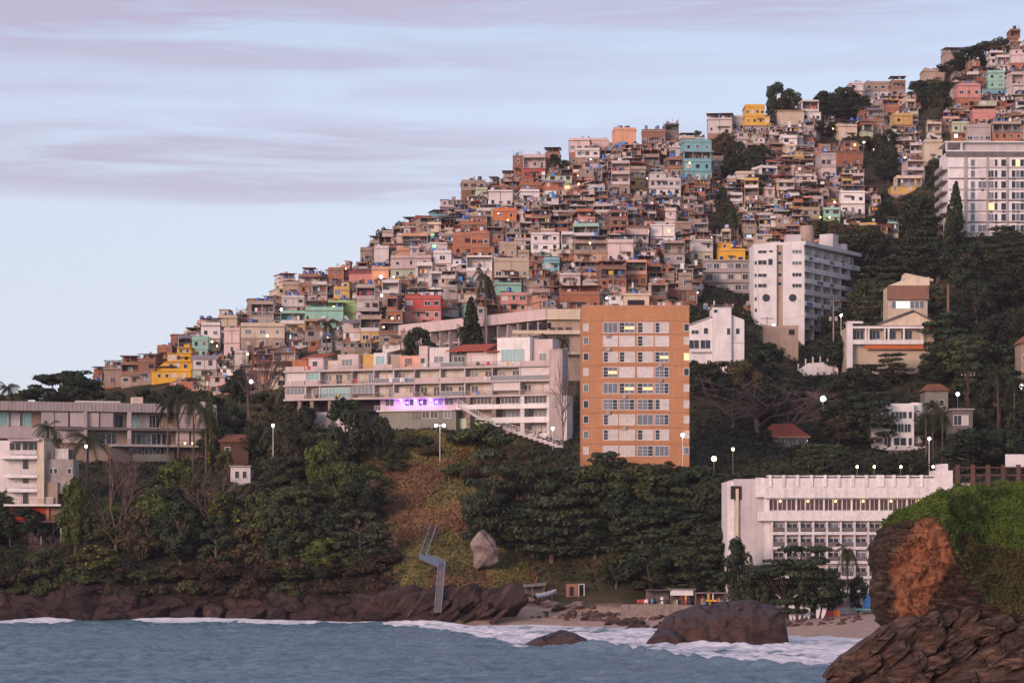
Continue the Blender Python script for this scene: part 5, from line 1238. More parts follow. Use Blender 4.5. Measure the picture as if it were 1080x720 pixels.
hh(492, 519, 271, 298, 'pale_pink', 'clean_white', 2, 'posts', 'tall pale house with a row of small roof openings behind the palm'); hh(521, 558, 275, 292, 'peach_paint', 'cream', 1, 'parapet', wins=4); hh(546, 558, 266, 276, 'beige', None, 1, 'parapet')
hh(526, 545, 258, 270, 'ochre_paint', 'beige', 1, 'parapet'); hh(560, 590, 247, 264, 'clean_white', 'white_plaster', 2, 'parapet', 'white balcony house with three windows', wins=3, openp=.5); hh(592, 605, 247, 264, 'pale_green', 'white_plaster', 2, 'parapet')
hh(604, 631, 238, 256, 'mint_paint', 'mint_paint', 2, 'parapet', 'mint green double-deck house with open upper floor', openp=.95); hh(606, 640, 256, 275, 'peach_paint', 'concrete', 2, 'canopy'); hh(574, 590, 274, 284, 'turquoise_paint', None, 1, 'parapet')
hh(524, 550, 300, 314, 'mint_paint', 'mint_paint', 1, 'canopy'); hh(528, 556, 311, 328, 'salmon', 'rose_paint', 2, 'parapet', wins=3); hh(518, 545, 222, 240, 'concrete', 'orange_paint', 2, 'parapet', 'house with bright orange rooftop wall', wins=2)
hh(515, 541, 202, 216, 'cream', 'white_plaster', 1, 'parapet', wins=3); hh(487, 512, 192, 206, 'brown_brick', 'beige', 2, 'parapet'); hh(502, 514, 200, 208, 'pale_green', None, 1, 'parapet')
hh(541, 553, 165, 182, 'bare_brick', 'brown_brick', 2, 'posts'); hh(552, 575, 166, 186, 'red_paint', 'pale_pink', 2, 'parapet', 'red and pale pink house on the skyline', seed=9); hh(575, 590, 162, 178, 'brown_brick', None, 1, 'canopy')
hh(575, 595, 192, 206, 'clean_white', 'bare_brick', 2, 'tile'); hh(549, 569, 202, 212, 'clean_white', None, 1, 'parapet'); hh(550, 575, 195, 204, 'bare_brick', None, 1, 'half')
hh(601, 632, 158, 172, 'concrete', 'white_plaster', 2, 'parapet'); hh(600, 622, 148, 158, 'brown_brick', 'pale_pink', 1, 'parapet'); hh(622, 642, 148, 160, 'white_plaster', 'pale_pink', 1, 'parapet')
hh(649, 671, 137, 151, 'peach_paint', 'peach_paint', 1, 'parapet', 'peach orange house with dark roof tanks on the skyline', wins=0, seed=8); hh(677, 702, 138, 150, 'concrete', 'brown_brick', 1, 'parapet'); hh(702, 716, 131, 146, 'brown_brick', 'dark_concrete', 2, 'posts')
hh(640, 664, 172, 203, 'concrete', 'pale_pink', 3, 'parapet', 'tall narrow raw concrete house'); hh(663, 681, 178, 196, 'ochre_paint', 'beige', 2, 'canopy'); hh(685, 718, 190, 205, 'clean_white', 'white_plaster', 2, 'half')
hh(722, 751, 149, 188, 'turquoise_paint', 'turquoise_paint', 4, 'parapet', 'tall turquoise house on the ridge slope', wins=3, openp=.2, rz=.1); hh(700, 720, 168, 184, 'concrete', 'brown_brick', 2, 'parapet'); hh(706, 722, 156, 172, 'pale_pink', 'white_plaster', 2, 'half')
hh(786, 812, 113, 139, 'concrete', 'yellow_paint', 3, 'parapet', 'grey house with bright yellow upper floors on the ridge', wins=4, openp=.3, rz=.02); hh(822, 846, 103, 122, 'clean_white', 'clean_white', 2, 'parapet', 'white building with blank walls on the ridge', wins=1, openp=0)
hh(846, 866, 107, 126, 'clean_white', 'white_plaster', 2, 'parapet'); hh(820, 848, 117, 131, 'white_plaster', 'cream', 1, 'tile'); hh(746, 772, 126, 138, 'pale_pink', 'white_plaster', 1, 'canopy'); hh(765, 786, 124, 136, 'beige', 'white_plaster', 1, 'parapet')
hh(866, 882, 163, 187, 'pale_pink', 'grey_plaster', 2, 'parapet', 'pale pink house with lit upper windows', wins=3); hh(873, 910, 161, 174, 'bare_brick', 'bare_brick', 1, 'tile', 'long bare red brick house with tile roof', wins=3); hh(785, 806, 190, 212, 'bare_brick', 'ochre_paint', 3, 'parapet')
hh(885, 904, 133, 145, 'ochre_paint', 'cream', 1, 'canopy'); hh(943, 966, 122, 138, 'brown_brick', 'ochre_paint', 2, 'parapet', 'ochre orange house beside the dark woods'); hh(978, 993, 130, 146, 'white_plaster', 'cream', 2, 'canopy'); hh(955, 980, 153, 168, 'cream', 'white_plaster', 2, 'parapet')
hh(975, 994, 150, 168, 'ochre_paint', 'cream', 1, 'parapet'); hh(952, 975, 170, 196, 'white_plaster', 'pale_pink', 3, 'posts', openp=.6); hh(940, 972, 188, 202, 'ochre_paint', 'cream', 2, 'parapet'); hh(887, 912, 203, 224, 'white_plaster', 'clean_white', 2, 'canopy')
hh(868, 886, 221, 234, 'green_paint', 'mint_paint', 2, 'parapet'); hh(686, 712, 238, 258, 'clean_white', 'clean_white', 2, 'posts', 'white house with flat parapet and open upper floor', wins=2, openp=.5); hh(712, 729, 235, 248, 'concrete', None, 1, 'parapet')
hh(728, 752, 254, 274, 'cream', 'white_plaster', 2, 'posts'); hh(660, 684, 240, 254, 'salmon', 'pale_pink', 1, 'tile'); hh(756, 786, 264, 276, 'yellow_paint', 'yellow_paint', 1, 'half', 'bright yellow rooftop room above the grey stepped block')
hh(700, 722, 256, 276, 'grey_plaster', 'concrete', 2, 'parapet'); hh(634, 660, 283, 302, 'bare_brick', 'brown_brick', 2, 'canopy', wins=4); hh(660, 682, 276, 300, 'bare_brick', 'salmon', 2, 'parapet'); hh(716, 735, 290, 318, 'brown_brick', 'beige', 2, 'parapet')
hh(682, 702, 300, 322, 'bare_brick', 'brown_brick', 2, 'posts'); hh(590, 612, 290, 300, 'cream', 'white_plaster', 1, 'parapet'); hh(590, 632, 310, 326, 'ochre_paint', 'bare_brick', 1, 'canopy'); hh(640, 668, 256, 272, 'cream', 'pale_pink', 1, 'canopy')
hh(897, 911, 88, 101, 'brown_brick', 'white_plaster', 2, 'parapet'); hh(913, 942, 88, 102, 'white_plaster', 'concrete', 2, 'parapet'); hh(940, 955, 86, 100, 'concrete', 'brown_brick', 2, 'canopy'); hh(935, 948, 112, 122, 'bare_brick', None, 1, 'canopy')
hh(1036, 1060, 76, 100, 'turquoise_paint', 'mint_paint', 3, 'parapet', 'teal tapering house near the summit', openp=.3, wins=2); hh(1052, 1070, 60, 74, 'pale_pink', 'white_plaster', 2, 'parapet'); hh(1066, 1090, 58, 72, 'bare_brick', 'pale_pink', 2, 'half'); hh(1068, 1084, 78, 100, 'white_plaster', 'pale_pink', 2, 'parapet')
hh(1062, 1076, 32, 46, 'bare_brick', 'brown_brick', 2, 'parapet'); hh(998, 1014, 56, 70, 'brown_brick', 'beige', 1, 'canopy'); hh(974, 996, 75, 86, 'white_plaster', 'beige', 1, 'parapet'); hh(1010, 1034, 90, 112, 'bare_brick', 'rose_paint', 2, 'parapet')
hh(1026, 1050, 118, 130, 'red_paint', 'rose_paint', 1, 'canopy'); hh(1020, 1045, 134, 148, 'blue_paint', 'grey_plaster', 1, 'parapet'); hh(1004, 1022, 130, 146, 'bare_brick', 'pale_green', 2, 'parapet'); hh(1048, 1078, 130, 146, 'bare_brick', 'beige', 2, 'parapet')
# the grey stepped block left of the round-window building
def grey_block():
    Y = 772; b = Bld('apartment_block', 'grey stepped apartment block with strip windows left of the block with round windows', 'apartment block', 743, Y, py=325); X = b.x; Z = b.z
    m = MB(); m.box(0, X(800), 0, 12, -8, Z(274), 'grey_plaster'); m.build('wall', b.o); m = MB()
    for py in (274, 286, 297, 308): m.box(-.3, X(800), -.6, -.02, Z(py)-.35, Z(py), 'grey_plaster')
    m.build_each('ledge', b.o)
    for py, ks in ((283, ['grey', 'dark', 'curtain', 'grey', 'dark', 'grey', 'dark']), (294.5, ['brown', 'grey', 'curtain', 'dark', 'curtain', 'dark', 'dark']), (305.5, ['curtain', 'curtain', 'grey', 'curtain', 'dark', 'grey', 'dark']), (316, ['grey', 'dark', 'grey', 'grey', 'dark', 'dark', 'grey'])):
        for i, k in enumerate(ks): window(b.o, X(748+7.6*i), Z(py), 1.35, 1.3, k, -.02)
    OCC.append((743, 800, 274, 322, Y)); protect(743, 797, 272, 318, Y)
grey_block()

# procedural rows between the hand-placed ones
WALLS = ['bare_brick']*18 + ['brown_brick']*12 + ['concrete']*14 + ['grey_plaster']*7 + ['white_plaster']*12 + ['clean_white']*6 + ['pale_pink']*13 + ['beige']*12 + ['cream']*11 + ['salmon']*6 + ['ochre_paint']*3 + ['peach_paint']*2 + ['mint_paint']*1 + ['pale_green']*2 + ['dark_concrete']*3 + ['rose_paint']*1 + ['turquoise_paint']*1
WOODS = [(752, 790, 156, 202), (790, 812, 172, 208), (738, 786, 222, 258), (858, 910, 140, 162), (905, 945, 148, 212), (925, 998, 192, 240), (868, 912, 96, 136), (818, 834, 92, 112), (966, 1002, 88, 240),
         (1002, 1050, 48, 80), (960, 1010, 62, 112), (980, 1000, 60, 120), (850, 870, 238, 252), (868, 905, 236, 262)]
cand = []
row = 0; t = 0.0
while row < 46:
    px = 96.0
    while px < 1130:
        Yf = float(np.interp(px, FYX, FYY)); Yr = ridge_Y(px)
        nrows = max(3, (Yr-Yf)/6.0)
        if row <= nrows:
            Y = Yf+(row+rs0.uniform(-.25, .25))*6.0+4*math.sin(px*.02+row)
            w = rs0.choice([2.8, 3.2, 3.6, 4, 4.5, 5, 5, 5.5, 6, 7.5]); wpx = w*F/Y; pc = px+wpx/2
            if Y < Yr+3: cand.append((pc, Y, w, wpx))
            px += wpx*rs0.uniform(.84, 1.06)
        else: px += 14
    row += 1
specs = []
for pc, Y, w, wpx in cand:
    x0, x1 = pc-wpx/2, pc+wpx/2
    g = ground(pc, Y); base = g-.3
    pyb = topy(base, Y)
    if any(a < pc < b and c < pyb-4 < d for a, b, c, d in WOODS): continue
    if pc > 980 and pyb > 150: continue
    n = rs0.choice([1, 1, 2, 2, 2, 3]) if Y < ridge_Y(pc)-30 else rs0.choice([1, 1, 2])
    sh = rs0.uniform(2.05, 2.45); ok = True
    need = topy(base+n*sh+1.2, Y)
    for a0, a1, b0, b1, Yh in OCC:
        if x0 < a1-1.5 and x1 > a0+1.5 and need < b1-4:
            if Y < Yh+1:
                while n > 0 and topy(base+n*sh+.8, Y) < b1-4.5: n -= 1
                if n == 0: ok = False; break
                need = topy(base+n*sh+1.2, Y)
            elif Y < Yh+8 : ok = False; break
    if not ok: continue
    # keep the skyline: houses behind the ridge line hide nothing and stand clear
    wall = rs0.choice(WALLS); wall2 = rs0.choice(WALLS) if rs0.random() < .45 else None
    roof = 'parapet' if (ok and n*sh < 3 and rs0.random() < .4) else 'auto'
    rz = rs0.gauss(0, .13)
    tall = any(x0 < a1 and x1 > a0 and Y < Yh+1 and need-8 < b1 for a0, a1, b0, b1, Yh in OCC)
    if tall: roof = 'none'
    sp = house_spec(w, rs0.uniform(8, 11), n, wall, rs0, roof, wall2, sh=sh)
    if tall: sp['tanks'] = []; sp['dish'] = []
    specs.append([pc, Y, wpx, base, rz, sp, x0, x1, topy(base+sp['H']+.8, Y), pyb])
# what of each can be seen: paint them front to back on a half-pixel raster
mask = np.zeros((720, 1080), bool)
allr = [(Y, x0, x1, yt, yb, i) for i, (pc, Y, wpx, base, rz, sp, x0, x1, yt, yb) in enumerate(specs)]
for a0, a1, b0, b1, Yh in OCC: allr.append((Yh, a0, a1, b0, b1+20, -1))
for x0, x1, y0, y1, Yb in PROT[:30]:
    if Yb < 690: allr.append((Yb-1, x0, x1, y0, y1+8, -1))
allr += [(780, 994, 1080, 148, 250, -1), (745, 795, 905, 257, 360, -1)]
vis = {}
for Y, x0, x1, yt, yb, i in sorted(allr):
    a, b, c, d = int(max(0, x0)), int(min(1080, x1)), int(max(0, yt)), int(min(720, yb+2))
    if b <= a or d <= c: continue
    sub = mask[c:d, a:b]; v = sub.size-sub.sum(); sub[:] = True
    if i >= 0: vis[i] = v
order = sorted([i for i in vis if vis[i] > 5], key=lambda i: -vis[i])
NI = 300-NH
print('hand houses', NH, 'candidates', len(specs), 'visible', len(order))
for i in order[:NI]:
    pc, Y, wpx, base, rz, sp, x0, x1, yt, yb = specs[i]
    o = thing('hillside_house', None, 'house', (wx(pc, Y), Y, base), rz, 'houses stacked on the hillside'); emit_house(o, sp); PEND.append((o, house_words(sp), pc, (yt+yb)/2))
big = MB()
for i in order[NI:]:
    pc, Y, wpx, base, rz, sp, x0, x1, yt, yb = specs[i]
    merge_house(big, Matrix.Translation((wx(pc, Y), Y, base)) @ Matrix.Rotation(rz, 4, 'Z'), sp)
o = big.build('hillside_houses')
if o: o['kind'] = 'stuff'; o['label'] = 'small houses half hidden behind the others on the crowded hillside'; o['category'] = 'houses'
# ================================================================== vegetation, shore, headland, small things
protect(548, 622, 619, 650, 534); protect(655, 775, 621, 640, 506); protect(880, 925, 622, 648, 482)
protect(385, 450, 452, 500, 560); protect(450, 545, 468, 490, 545); protect(438, 476, 556, 648, 560); protect(428, 478, 500, 560, 545); protect(496, 524, 556, 600, 537)
protect(0, 420, 606, 660, 531)

# --- single trees read off the photograph: kind, px, top row, width px, depth
SINGLE = [('umbrella', 68, 384, 96, 668), ('palm', 8, 401, 34, 650), ('palm', 50, 441, 44, 598), ('palm', 92, 452, 58, 592), ('palm', 187, 409, 40, 606), ('drypalm', 203, 413, 40, 604), ('palm', 217, 423, 36, 603), ('palm', 176, 418, 34, 605),
 ('palm', 345, 334, 30, 690), ('palm', 511, 279, 36, 662), ('palm', 637, 193, 24, 905), ('palm', 545, 210, 14, 900), ('palm', 893, 571, 34, 484), ('palm', 733, 181, 20, 965), ('palm', 489, 342, 24, 668),
 ('palm', 985, 421, 34, 575), ('palm', 994, 430, 30, 572), ('palm', 976, 432, 28, 573), ('palm', 1053, 386, 36, 600), ('palm', 1070, 396, 30, 598), ('palm', 288, 440, 40, 588), ('palm', 578, 350, 22, 640), ('palm', 594, 352, 20, 640),
 ('cone', 497, 314, 24, 664), ('cone', 1008, 192, 18, 772), ('cone', 1001, 216, 14, 760),
 ('round', 366, 418, 70, 584), ('round', 404, 438, 30, 583), ('bush', 508, 441, 76, 583), ('round', 441, 344, 40, 664), ('light', 80, 500, 44, 556), ('spiky', 204, 470, 60, 566), ('flower', 222, 408, 20, 607),
 ('bare', 122, 487, 60, 552), ('bare', 226, 500, 60, 552), ('bare', 30, 566, 60, 540), ('bare', 150, 560, 50, 545), ('barewide', 800, 402, 140, 606), ('barewide', 772, 418, 100, 604), ('barewide', 832, 412, 80, 607), ('umbrella', 908, 380, 60, 640), ('bare', 594, 386, 26, 590),
 ('bare', 262, 360, 24, 672), ('bare', 285, 366, 40, 676), ('bare', 276, 372, 34, 670), ('red', 60, 585, 50, 534),
 ('layered', 846, 572, 112, 474), ('layered', 800, 592, 66, 484), ('round', 776, 566, 44, 492), ('mid', 872, 598, 50, 478), ('umbrella', 830, 584, 90, 477), ('round', 800, 606, 40, 478), ('layered', 786, 604, 50, 481), ('round', 905, 606, 26, 482), ('layered', 520, 470, 90, 541), ('layered', 575, 470, 90, 541), ('layered', 640, 474, 84, 540), ('layered', 690, 486, 76, 538),
 ('round', 404, 239, 24, 884), ('mid', 398, 252, 18, 880), ('round', 393, 258, 14, 876), ('mid', 421, 232, 14, 888), ('bush', 458, 252, 36, 850), ('round', 585, 162, 22, 934), ('mid', 596, 168, 18, 936), ('bush', 622, 212, 18, 890), ('bush', 733, 206, 20, 960),
 ('bush', 562, 596, 54, 537), ('bush', 604, 594, 56, 537), ('round', 583, 578, 64, 540), ('bush', 640, 600, 50, 528), ('round', 628, 556, 66, 533), ('mid', 650, 580, 50, 524), ('bush', 742, 325, 46, 705), ('mid', 775, 322, 40, 712), ('bush', 590, 320, 26, 705), ('mid', 668, 207, 14, 900),
 ('round', 820, 86, 34, 1046), ('mid', 833, 92, 30, 1048), ('round', 868, 96, 40, 1056), ('round', 890, 91, 46, 1060), ('mid', 905, 98, 34, 1062), ('round', 878, 112, 40, 1040), ('mid', 900, 116, 34, 1044), ('olive', 862, 106, 24, 1046),
 ('mid', 650, 132, 10, 1004), ('mid', 736, 136, 14, 1024), ('round', 797, 138, 30, 1018), ('bush', 782, 140, 26, 1016)]
for k, px, pyt, w_, Y in SINGLE: tree(k, px, pyt, w_, Y)
for px, pyt, w_, Y in [(1020, 50, 52, 1112), (1040, 43, 50, 1118), (1054, 38, 34, 1126), (1004, 62, 40, 1102), (986, 86, 38, 1088), (1003, 88, 44, 1078), (970, 96, 38, 1074), (958, 106, 34, 1066), (978, 114, 44, 1050), (994, 120, 38, 1040), (986, 146, 34, 990), (982, 172, 38, 950), (966, 196, 50, 915), (992, 198, 38, 890), (948, 206, 44, 900),
        (930, 184, 44, 925), (914, 172, 40, 955), (902, 158, 40, 985), (926, 158, 38, 985), (880, 133, 60, 1000), (862, 142, 44, 1000), (906, 136, 44, 1008), (1050, 62, 38, 1112), (1002, 108, 38, 1048), (1030, 62, 44, 1104), (938, 226, 60, 866), (968, 222, 56, 870), (910, 240, 44, 850), (890, 108, 56, 1040), (868, 104, 44, 1044), (1008, 78, 40, 1092)]:
    for a0, a1, b0, b1, Yh in OCC:
        if a0-3 < px < a1+3 and Y < Yh and pyt < b1: pyt = max(pyt, b1-5)
    tree(rng.choice(['round', 'round', 'mid']), px, pyt, w_, Y, group='trees between the hillside houses')

c1 = forest(74, (-60, 400), (530, 594), (7, 13), (9, 15), ['round', 'mid', 'mid', 'olive', 'layered', 'round', 'flower', 'round', 'mid', 'light'], 3, 'trees on the left bank', .36, lambda p, y: y < 586 or p > 235)
forest(16, (-260, -60), (532, 600), (7, 12), (12, 18), ['round', 'mid', 'bush', 'olive'], 55, 'trees on the left bank', .5)
c2 = forest(26, (-50, 330), (632, 700), (7, 12), (9, 15), ['round', 'mid', 'round', 'olive'], 5, 'trees below the left end of the houses', .5)
c7 = forest(30, (-50, 425), (526.5, 535), (2.8, 5.5), (8, 14), ['bush', 'brush', 'brush', 'bush'], 21, 'shrubs above the shore rocks', .4)
c6 = forest(14, (215, 335), (597, 650), (6, 11), (9, 14), ['round', 'mid', 'round', 'olive'], 15, 'trees below the left end of the houses', .4)
c3 = forest(46, (475, 790), (507, 547), (9, 15), (14, 21), ['layered', 'layered', 'round', 'round', 'mid', 'umbrella', 'layered'], 8, 'trees above the beach', .32, lambda p, y: p > 470+(547-y)*1.2 and not (494 < p < 526 and y < 525))
c4 = forest(42, (730, 905), (535, 735), (6, 12), (9, 15), ['round', 'mid', 'round', 'layered', 'olive'], 9, 'trees on the right slope', .5, lambda p, y: y > 528)
c5 = forest(80, (880, 1120), (534, 860), (8, 14), (12, 20), ['round', 'mid', 'round', 'round', 'round', 'layered'], 10, 'trees on the right slope', .5, lambda p, y: not (990 < p and y > 765) and y > 528)
# woods between the houses
rw = random.Random(77); nw = 0
for x0, x1, y0, y1 in WOODS:
    k = max(3, int((x1-x0)*(y1-y0)/300))
    for _ in range(min(k, 9)):
        px = rw.uniform(x0+4, x1-4); pyb = rw.uniform(y0+8, y1+4); Y = find_Y(px, pyb, 700, ridge_Y(px)); w_ = rw.uniform(20, 34); z = ground(px, Y)
        pt = topy(z+rw.uniform(6, 10), Y)
        for a0, a1, b0, b1, Yh in OCC:
            if px+w_*.4 > a0 and px-w_*.4 < a1 and Y < Yh: pt = max(pt, b1-2)
        if wz(pt, Y)-z > 3: 
            if tree(rw.choice(['round', 'round', 'mid', 'olive']), px, pt, w_, Y, seed=rw.randrange(3), group='trees between the hillside houses'): nw += 1
print('trees', c1, c2, c3, c4, c5, nw, len(TREES))

ro = random.Random(8); px = -45
while px < 410:           # scrub hanging over the top of the shore rocks
    zc = ro.uniform(3.6, 5.2); tree(ro.choice(['brush', 'bush', 'brush']), px, topy(zc+ro.uniform(2.2, 4.2), 527), ro.uniform(22, 50), ro.uniform(525, 527.5), seed=ro.randrange(3), zb=zc-.5, group='shrubs above the shore rocks', hmin=1); px += ro.uniform(14, 42)
tree('mid', 238, 473, 30, 597, seed=1)
# --- ground cover
def scatter(n, pr, Yr, zr, size, mat, name, label, keep=None, seed=1, up=.6, spread=1.4):
    r = np.random.RandomState(seed); C = []; k = 0
    while len(C) < n and k < n*4:
        k += 1; px = r.uniform(*pr); Y = r.uniform(*Yr)
        if keep and not keep(px, Y): continue
        z = ground(px, Y)
        if not zr[0] < z < zr[1]: continue
        X = wx(px, Y); b = max(0, mnoise.noise(Vector((X*.35, Y*.35, seed)))+.35)*spread
        C.append((X, Y, z+r.uniform(0, 1)*b+.05))
    C = np.array(C); D = r.normal(size=C.shape); D[:, 2] = np.abs(D[:, 2])+up; D[:, 1] -= .5
    me = leaf_mesh(name, C, r.uniform(size[0], size[1], len(C)), D, mat); return tag(link(name, me), label, 'ground cover', kind='stuff')
def onbank(p, y): 
    j = 14*mnoise.noise(Vector((y*.15, p*.03, 0)))
    lo = np.interp(y, [515, 550, 575, 590], [428, 412, 385, 375]); return lo+j < p < 560+j and y < 597
scatter(74000, (-300, 1120), (524, 640), (4.5, 60), (.25, .55), 'scrub_leaf', 'undergrowth', 'dark tangled undergrowth covering the slopes', lambda p, y: not onbank(p, y) and not (765 < p < 1035 and y < 524) and not (612 < p < 730 and y > 548), 2)
scatter(30000, (380, 568), (514, 597), (6, 60), (.18, .42), 'grass_bank_leaf', 'dry_grass', 'dry orange-brown grass on the open bank', lambda p, y: onbank(p, y) and mnoise.noise(Vector((p*.02, y*.05, 9))) < -.02, 3, .2, .9)
scatter(26000, (380, 568), (514, 597), (6, 60), (.18, .40), 'grass_bank_green', 'green_grass', 'yellow-green grass patches on the open bank', lambda p, y: onbank(p, y) and mnoise.noise(Vector((p*.02, y*.05, 9))) > -.14, 4, .3, .8)
scatter(40000, (725, 1130), (524, 860), (20, 130), (.3, .65), 'scrub_leaf', 'slope_undergrowth', 'dark undergrowth between the trees of the right slope', None, 12, .6, 2.2)
forest(20, (385, 560), (530, 594), (3.1, 4.5), (4, 9), ['brush', 'bush', 'bush'], 33, 'shrubs dotted over the grass bank', .8, lambda p, y: onbank(p, y) and not (436 < p < 478 and y < 572))
scatter(16000, (380, 1120), (690, 1160), (50, 240), (.4, .8), 'scrub_leaf', 'hillside_weeds', 'weeds between the hillside houses', None, 6)

# --- rocks
rockmat('rock_dark', (0.012, 0.008, 0.008), (0.036, 0.021, 0.018), (0.075, 0.045, 0.037), .35, (1, 1, 1.6), crack=.22)
rockmat('rock_brown', (0.022, 0.014, 0.012), (0.062, 0.034, 0.027), (0.115, 0.065, 0.05), .4, (1, 1, 1.4), crack=.25)
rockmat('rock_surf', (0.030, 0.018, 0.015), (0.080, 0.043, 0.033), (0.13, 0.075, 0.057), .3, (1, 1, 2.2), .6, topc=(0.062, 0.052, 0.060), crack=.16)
rockmat('rock_pale', (0.16, 0.12, 0.105), (0.26, 0.20, 0.18), (0.34, 0.27, 0.24), .5, (1, 1, .5))
rockmat('rock_strata', (0.015, 0.009, 0.009), (0.052, 0.029, 0.024), (0.15, 0.085, 0.064), .8, (.16, .5, 1.6), .6, slant=.95)
rockmat('rock_beach', (0.05, 0.032, 0.027), (0.11, 0.068, 0.054), (0.19, 0.125, 0.10), .8)
rockmat('slab_rock', (0.016, 0.009, 0.007), (0.080, 0.044, 0.029), (0.22, 0.13, 0.085), 1.3, (.5, 1, 2.6), .14, crack=.6)
def loft_rock(name, label, prof, Y, depth, zb, mat, seed=0, amp=.35, cat='rock', at=None, nx=46, na=18, group=None):
    """a boulder whose skyline follows prof [(px, row)], front foot at depth Y"""
    pc = sum(p[0] for p in prof)/len(prof); X0 = wx(pc, Y); n = nx
    px0, px1 = prof[0][0], prof[-1][0]; vs = []
    for i in range(n+1):
        t = i/n; px = px0+(px1-px0)*t; Ym = Y+depth*.4; h = max(.05, wz(float(np.interp(px, [p[0] for p in prof], [p[1] for p in prof])), Ym)-zb)
        dd = depth*(.25+.75*math.sqrt(max(0, 1-(2*t-1)**2)))
        for j in range(na+1):
            a = math.pi*j/na; y = depth*.5-math.cos(a)*dd*.5*1.0; z = h*max(0, math.sin(a))**.62
            X = wx(px, Y)-X0; q = Vector((X*.45+seed*7, y*.45, z*.6)); e = mnoise.fractal(q, 1, 2, 4)*amp
            q2 = mnoise.noise(Vector((X*.12+seed, y*.2, z*.9+X*.25)))
            s_ = math.sin(a)
            vs.append((X+e*.6*s_, y-math.cos(a)*(e+abs(q2)*amp), z+e*.5*s_-.15))
    fs = [(i*(na+1)+j, (i+1)*(na+1)+j, (i+1)*(na+1)+j+1, i*(na+1)+j+1) for i in range(n) for j in range(na)]
    m = MB(); m.add(vs, fs, mat); o = m.build(name, None, True); o.location = (X0, Y, zb)
    tag(o, label, cat, group, None, at)
    return o
loft_rock('boulder', 'huge smooth brown boulder standing in the surf beside the beach', [(682, 681), (690, 672), (697, 659), (706, 648), (722, 641), (745, 637), (775, 633), (792, 631), (810, 637), (826, 641), (832, 650), (834, 678)], 406, 12, -1.2, 'rock_surf', 1, .95, nx=90, na=40)
loft_rock('boulder', 'low rounded brown rock awash in the sea in front of the beach', [(550, 684), (554, 677), (565, 672), (580, 667), (590, 663), (598, 662.5), (606, 667), (618, 673), (626, 681)], 394, 6, -.7, 'rock_surf', 2, .42, nx=70, na=30)
loft_rock('boulder', 'smaller rock wedge leaning on the left foot of the huge surf boulder', [(680, 682), (684, 674), (694, 664), (706, 662), (720, 671), (726, 682)], 403, 5, -.8, 'rock_surf', 5, .5, nx=50, na=24)
rr = random.Random(12)
def ang_rock(name, words, px, py, w, d, h, Y, mat, group, seed, roll=0.0):
    o = link(name, angular_mesh(name, w, d, h, seed, mat), None, (wx(px, Y), Y, wz(py, Y))); o.rotation_euler = (rr.uniform(-.15, .15), roll, rr.uniform(-.4, .4)); tag(o, None, 'rock', group); PEND.append((o, words, px, py)); return o
yb_ = find_Y(511, 603, 505, 560)-2; o = ang_rock('pale_boulder', 'x', 511, 580, 5.2, 5, 7.8, yb_, 'rock_pale', None, 77, .12); PEND.pop(); o['label'] = 'pale grey upright boulder on the slope beside dark trees'
k = 0; px = -50           # a back row of big fractured rocks, then a front row at the water, then small ones
while px < 400:
    w_ = rr.uniform(9, 17); Y = float(np.interp(px, SHU, SHY))+rr.uniform(3.5, 5.5); wp = w_*F/Y; cy_ = rr.uniform(633, 642); h = rr.uniform(4.5, 6.5)
    ang_rock('shore_rock', rr.choice(['big fractured dark brown rock', 'large dark cliff rock', 'big rounded dark rock']), px+wp/2, cy_, w_, 8, h, Y, rr.choice(['rock_dark', 'rock_dark', 'rock_dark', 'rock_brown']), 'dark rocks along the left waterline', k, rr.uniform(-.25, .25)); px += wp*rr.uniform(.55, .75); k += 1
px = -50
while px < 420:
    w_ = rr.uniform(4, 10); Y = float(np.interp(px, SHU, SHY))+rr.uniform(-1.0, 1.2); wp = w_*F/Y
    ang_rock('shore_rock', rr.choice(['dark rock at the water edge', 'low dark rock washed by waves']), px+wp/2, rr.uniform(645, 651), w_, 4, rr.uniform(2.2, 3.6), Y, rr.choice(['rock_dark', 'rock_dark', 'rock_brown']), 'dark rocks along the left waterline', k, rr.uniform(-.3, .3)); px += wp*rr.uniform(.6, 1.0); k += 1
for i in range(9):
    px = 400+i*16+rr.uniform(-5, 5); Y = float(np.interp(px, SHU, SHY))+rr.uniform(6.5, 8)
    ang_rock('cliff_rock', 'large red-brown cliff rock streaked diagonally', px, rr.uniform(632, 640), rr.uniform(7, 10), 6, rr.uniform(5, 7), Y, 'rock_strata', 'layered cliff rocks', 500+i, -rr.uniform(.1, .35))
for i in range(20):           # slanting layered ledges between the rocks and the beach
    px = 402+i*6.6+rr.uniform(-4, 4); py = rr.uniform(636, 650); Y = float(np.interp(px, SHU, SHY))+rr.uniform(3, 5)+max(0, 645-py)*.38
    ang_rock('ledge_rock', 'slanting layered red-brown rock ledge', px, py, rr.uniform(3.5, 5.5), 3.5, rr.uniform(.8, 1.6), Y-2, 'rock_strata', 'layered rock ledges', 300+i, -rr.uniform(.45, .8))
RK = {}
def small_rock(px, Y, s, mat, label, group, name='beach_rock'):
    key = (rr.randrange(6), mat)
    if key not in RK:
        RK[key] = angular_mesh(name, 2.3, 2.0, 1.3, key[0]*13+5, mat, 20)
    z = ground(px, Y); o = link(name, RK[key], None, (wx(px, Y), Y, z+s*.15)); o.rotation_euler = (rr.uniform(-.3, .3), rr.uniform(-.3, .3), rr.uniform(0, 6)); o.scale = (s*rr.uniform(.8, 1.5), s, s*rr.uniform(.7, 1.1))
    tag(o, label, 'rock', group, None, (px, topy(z, Y)))
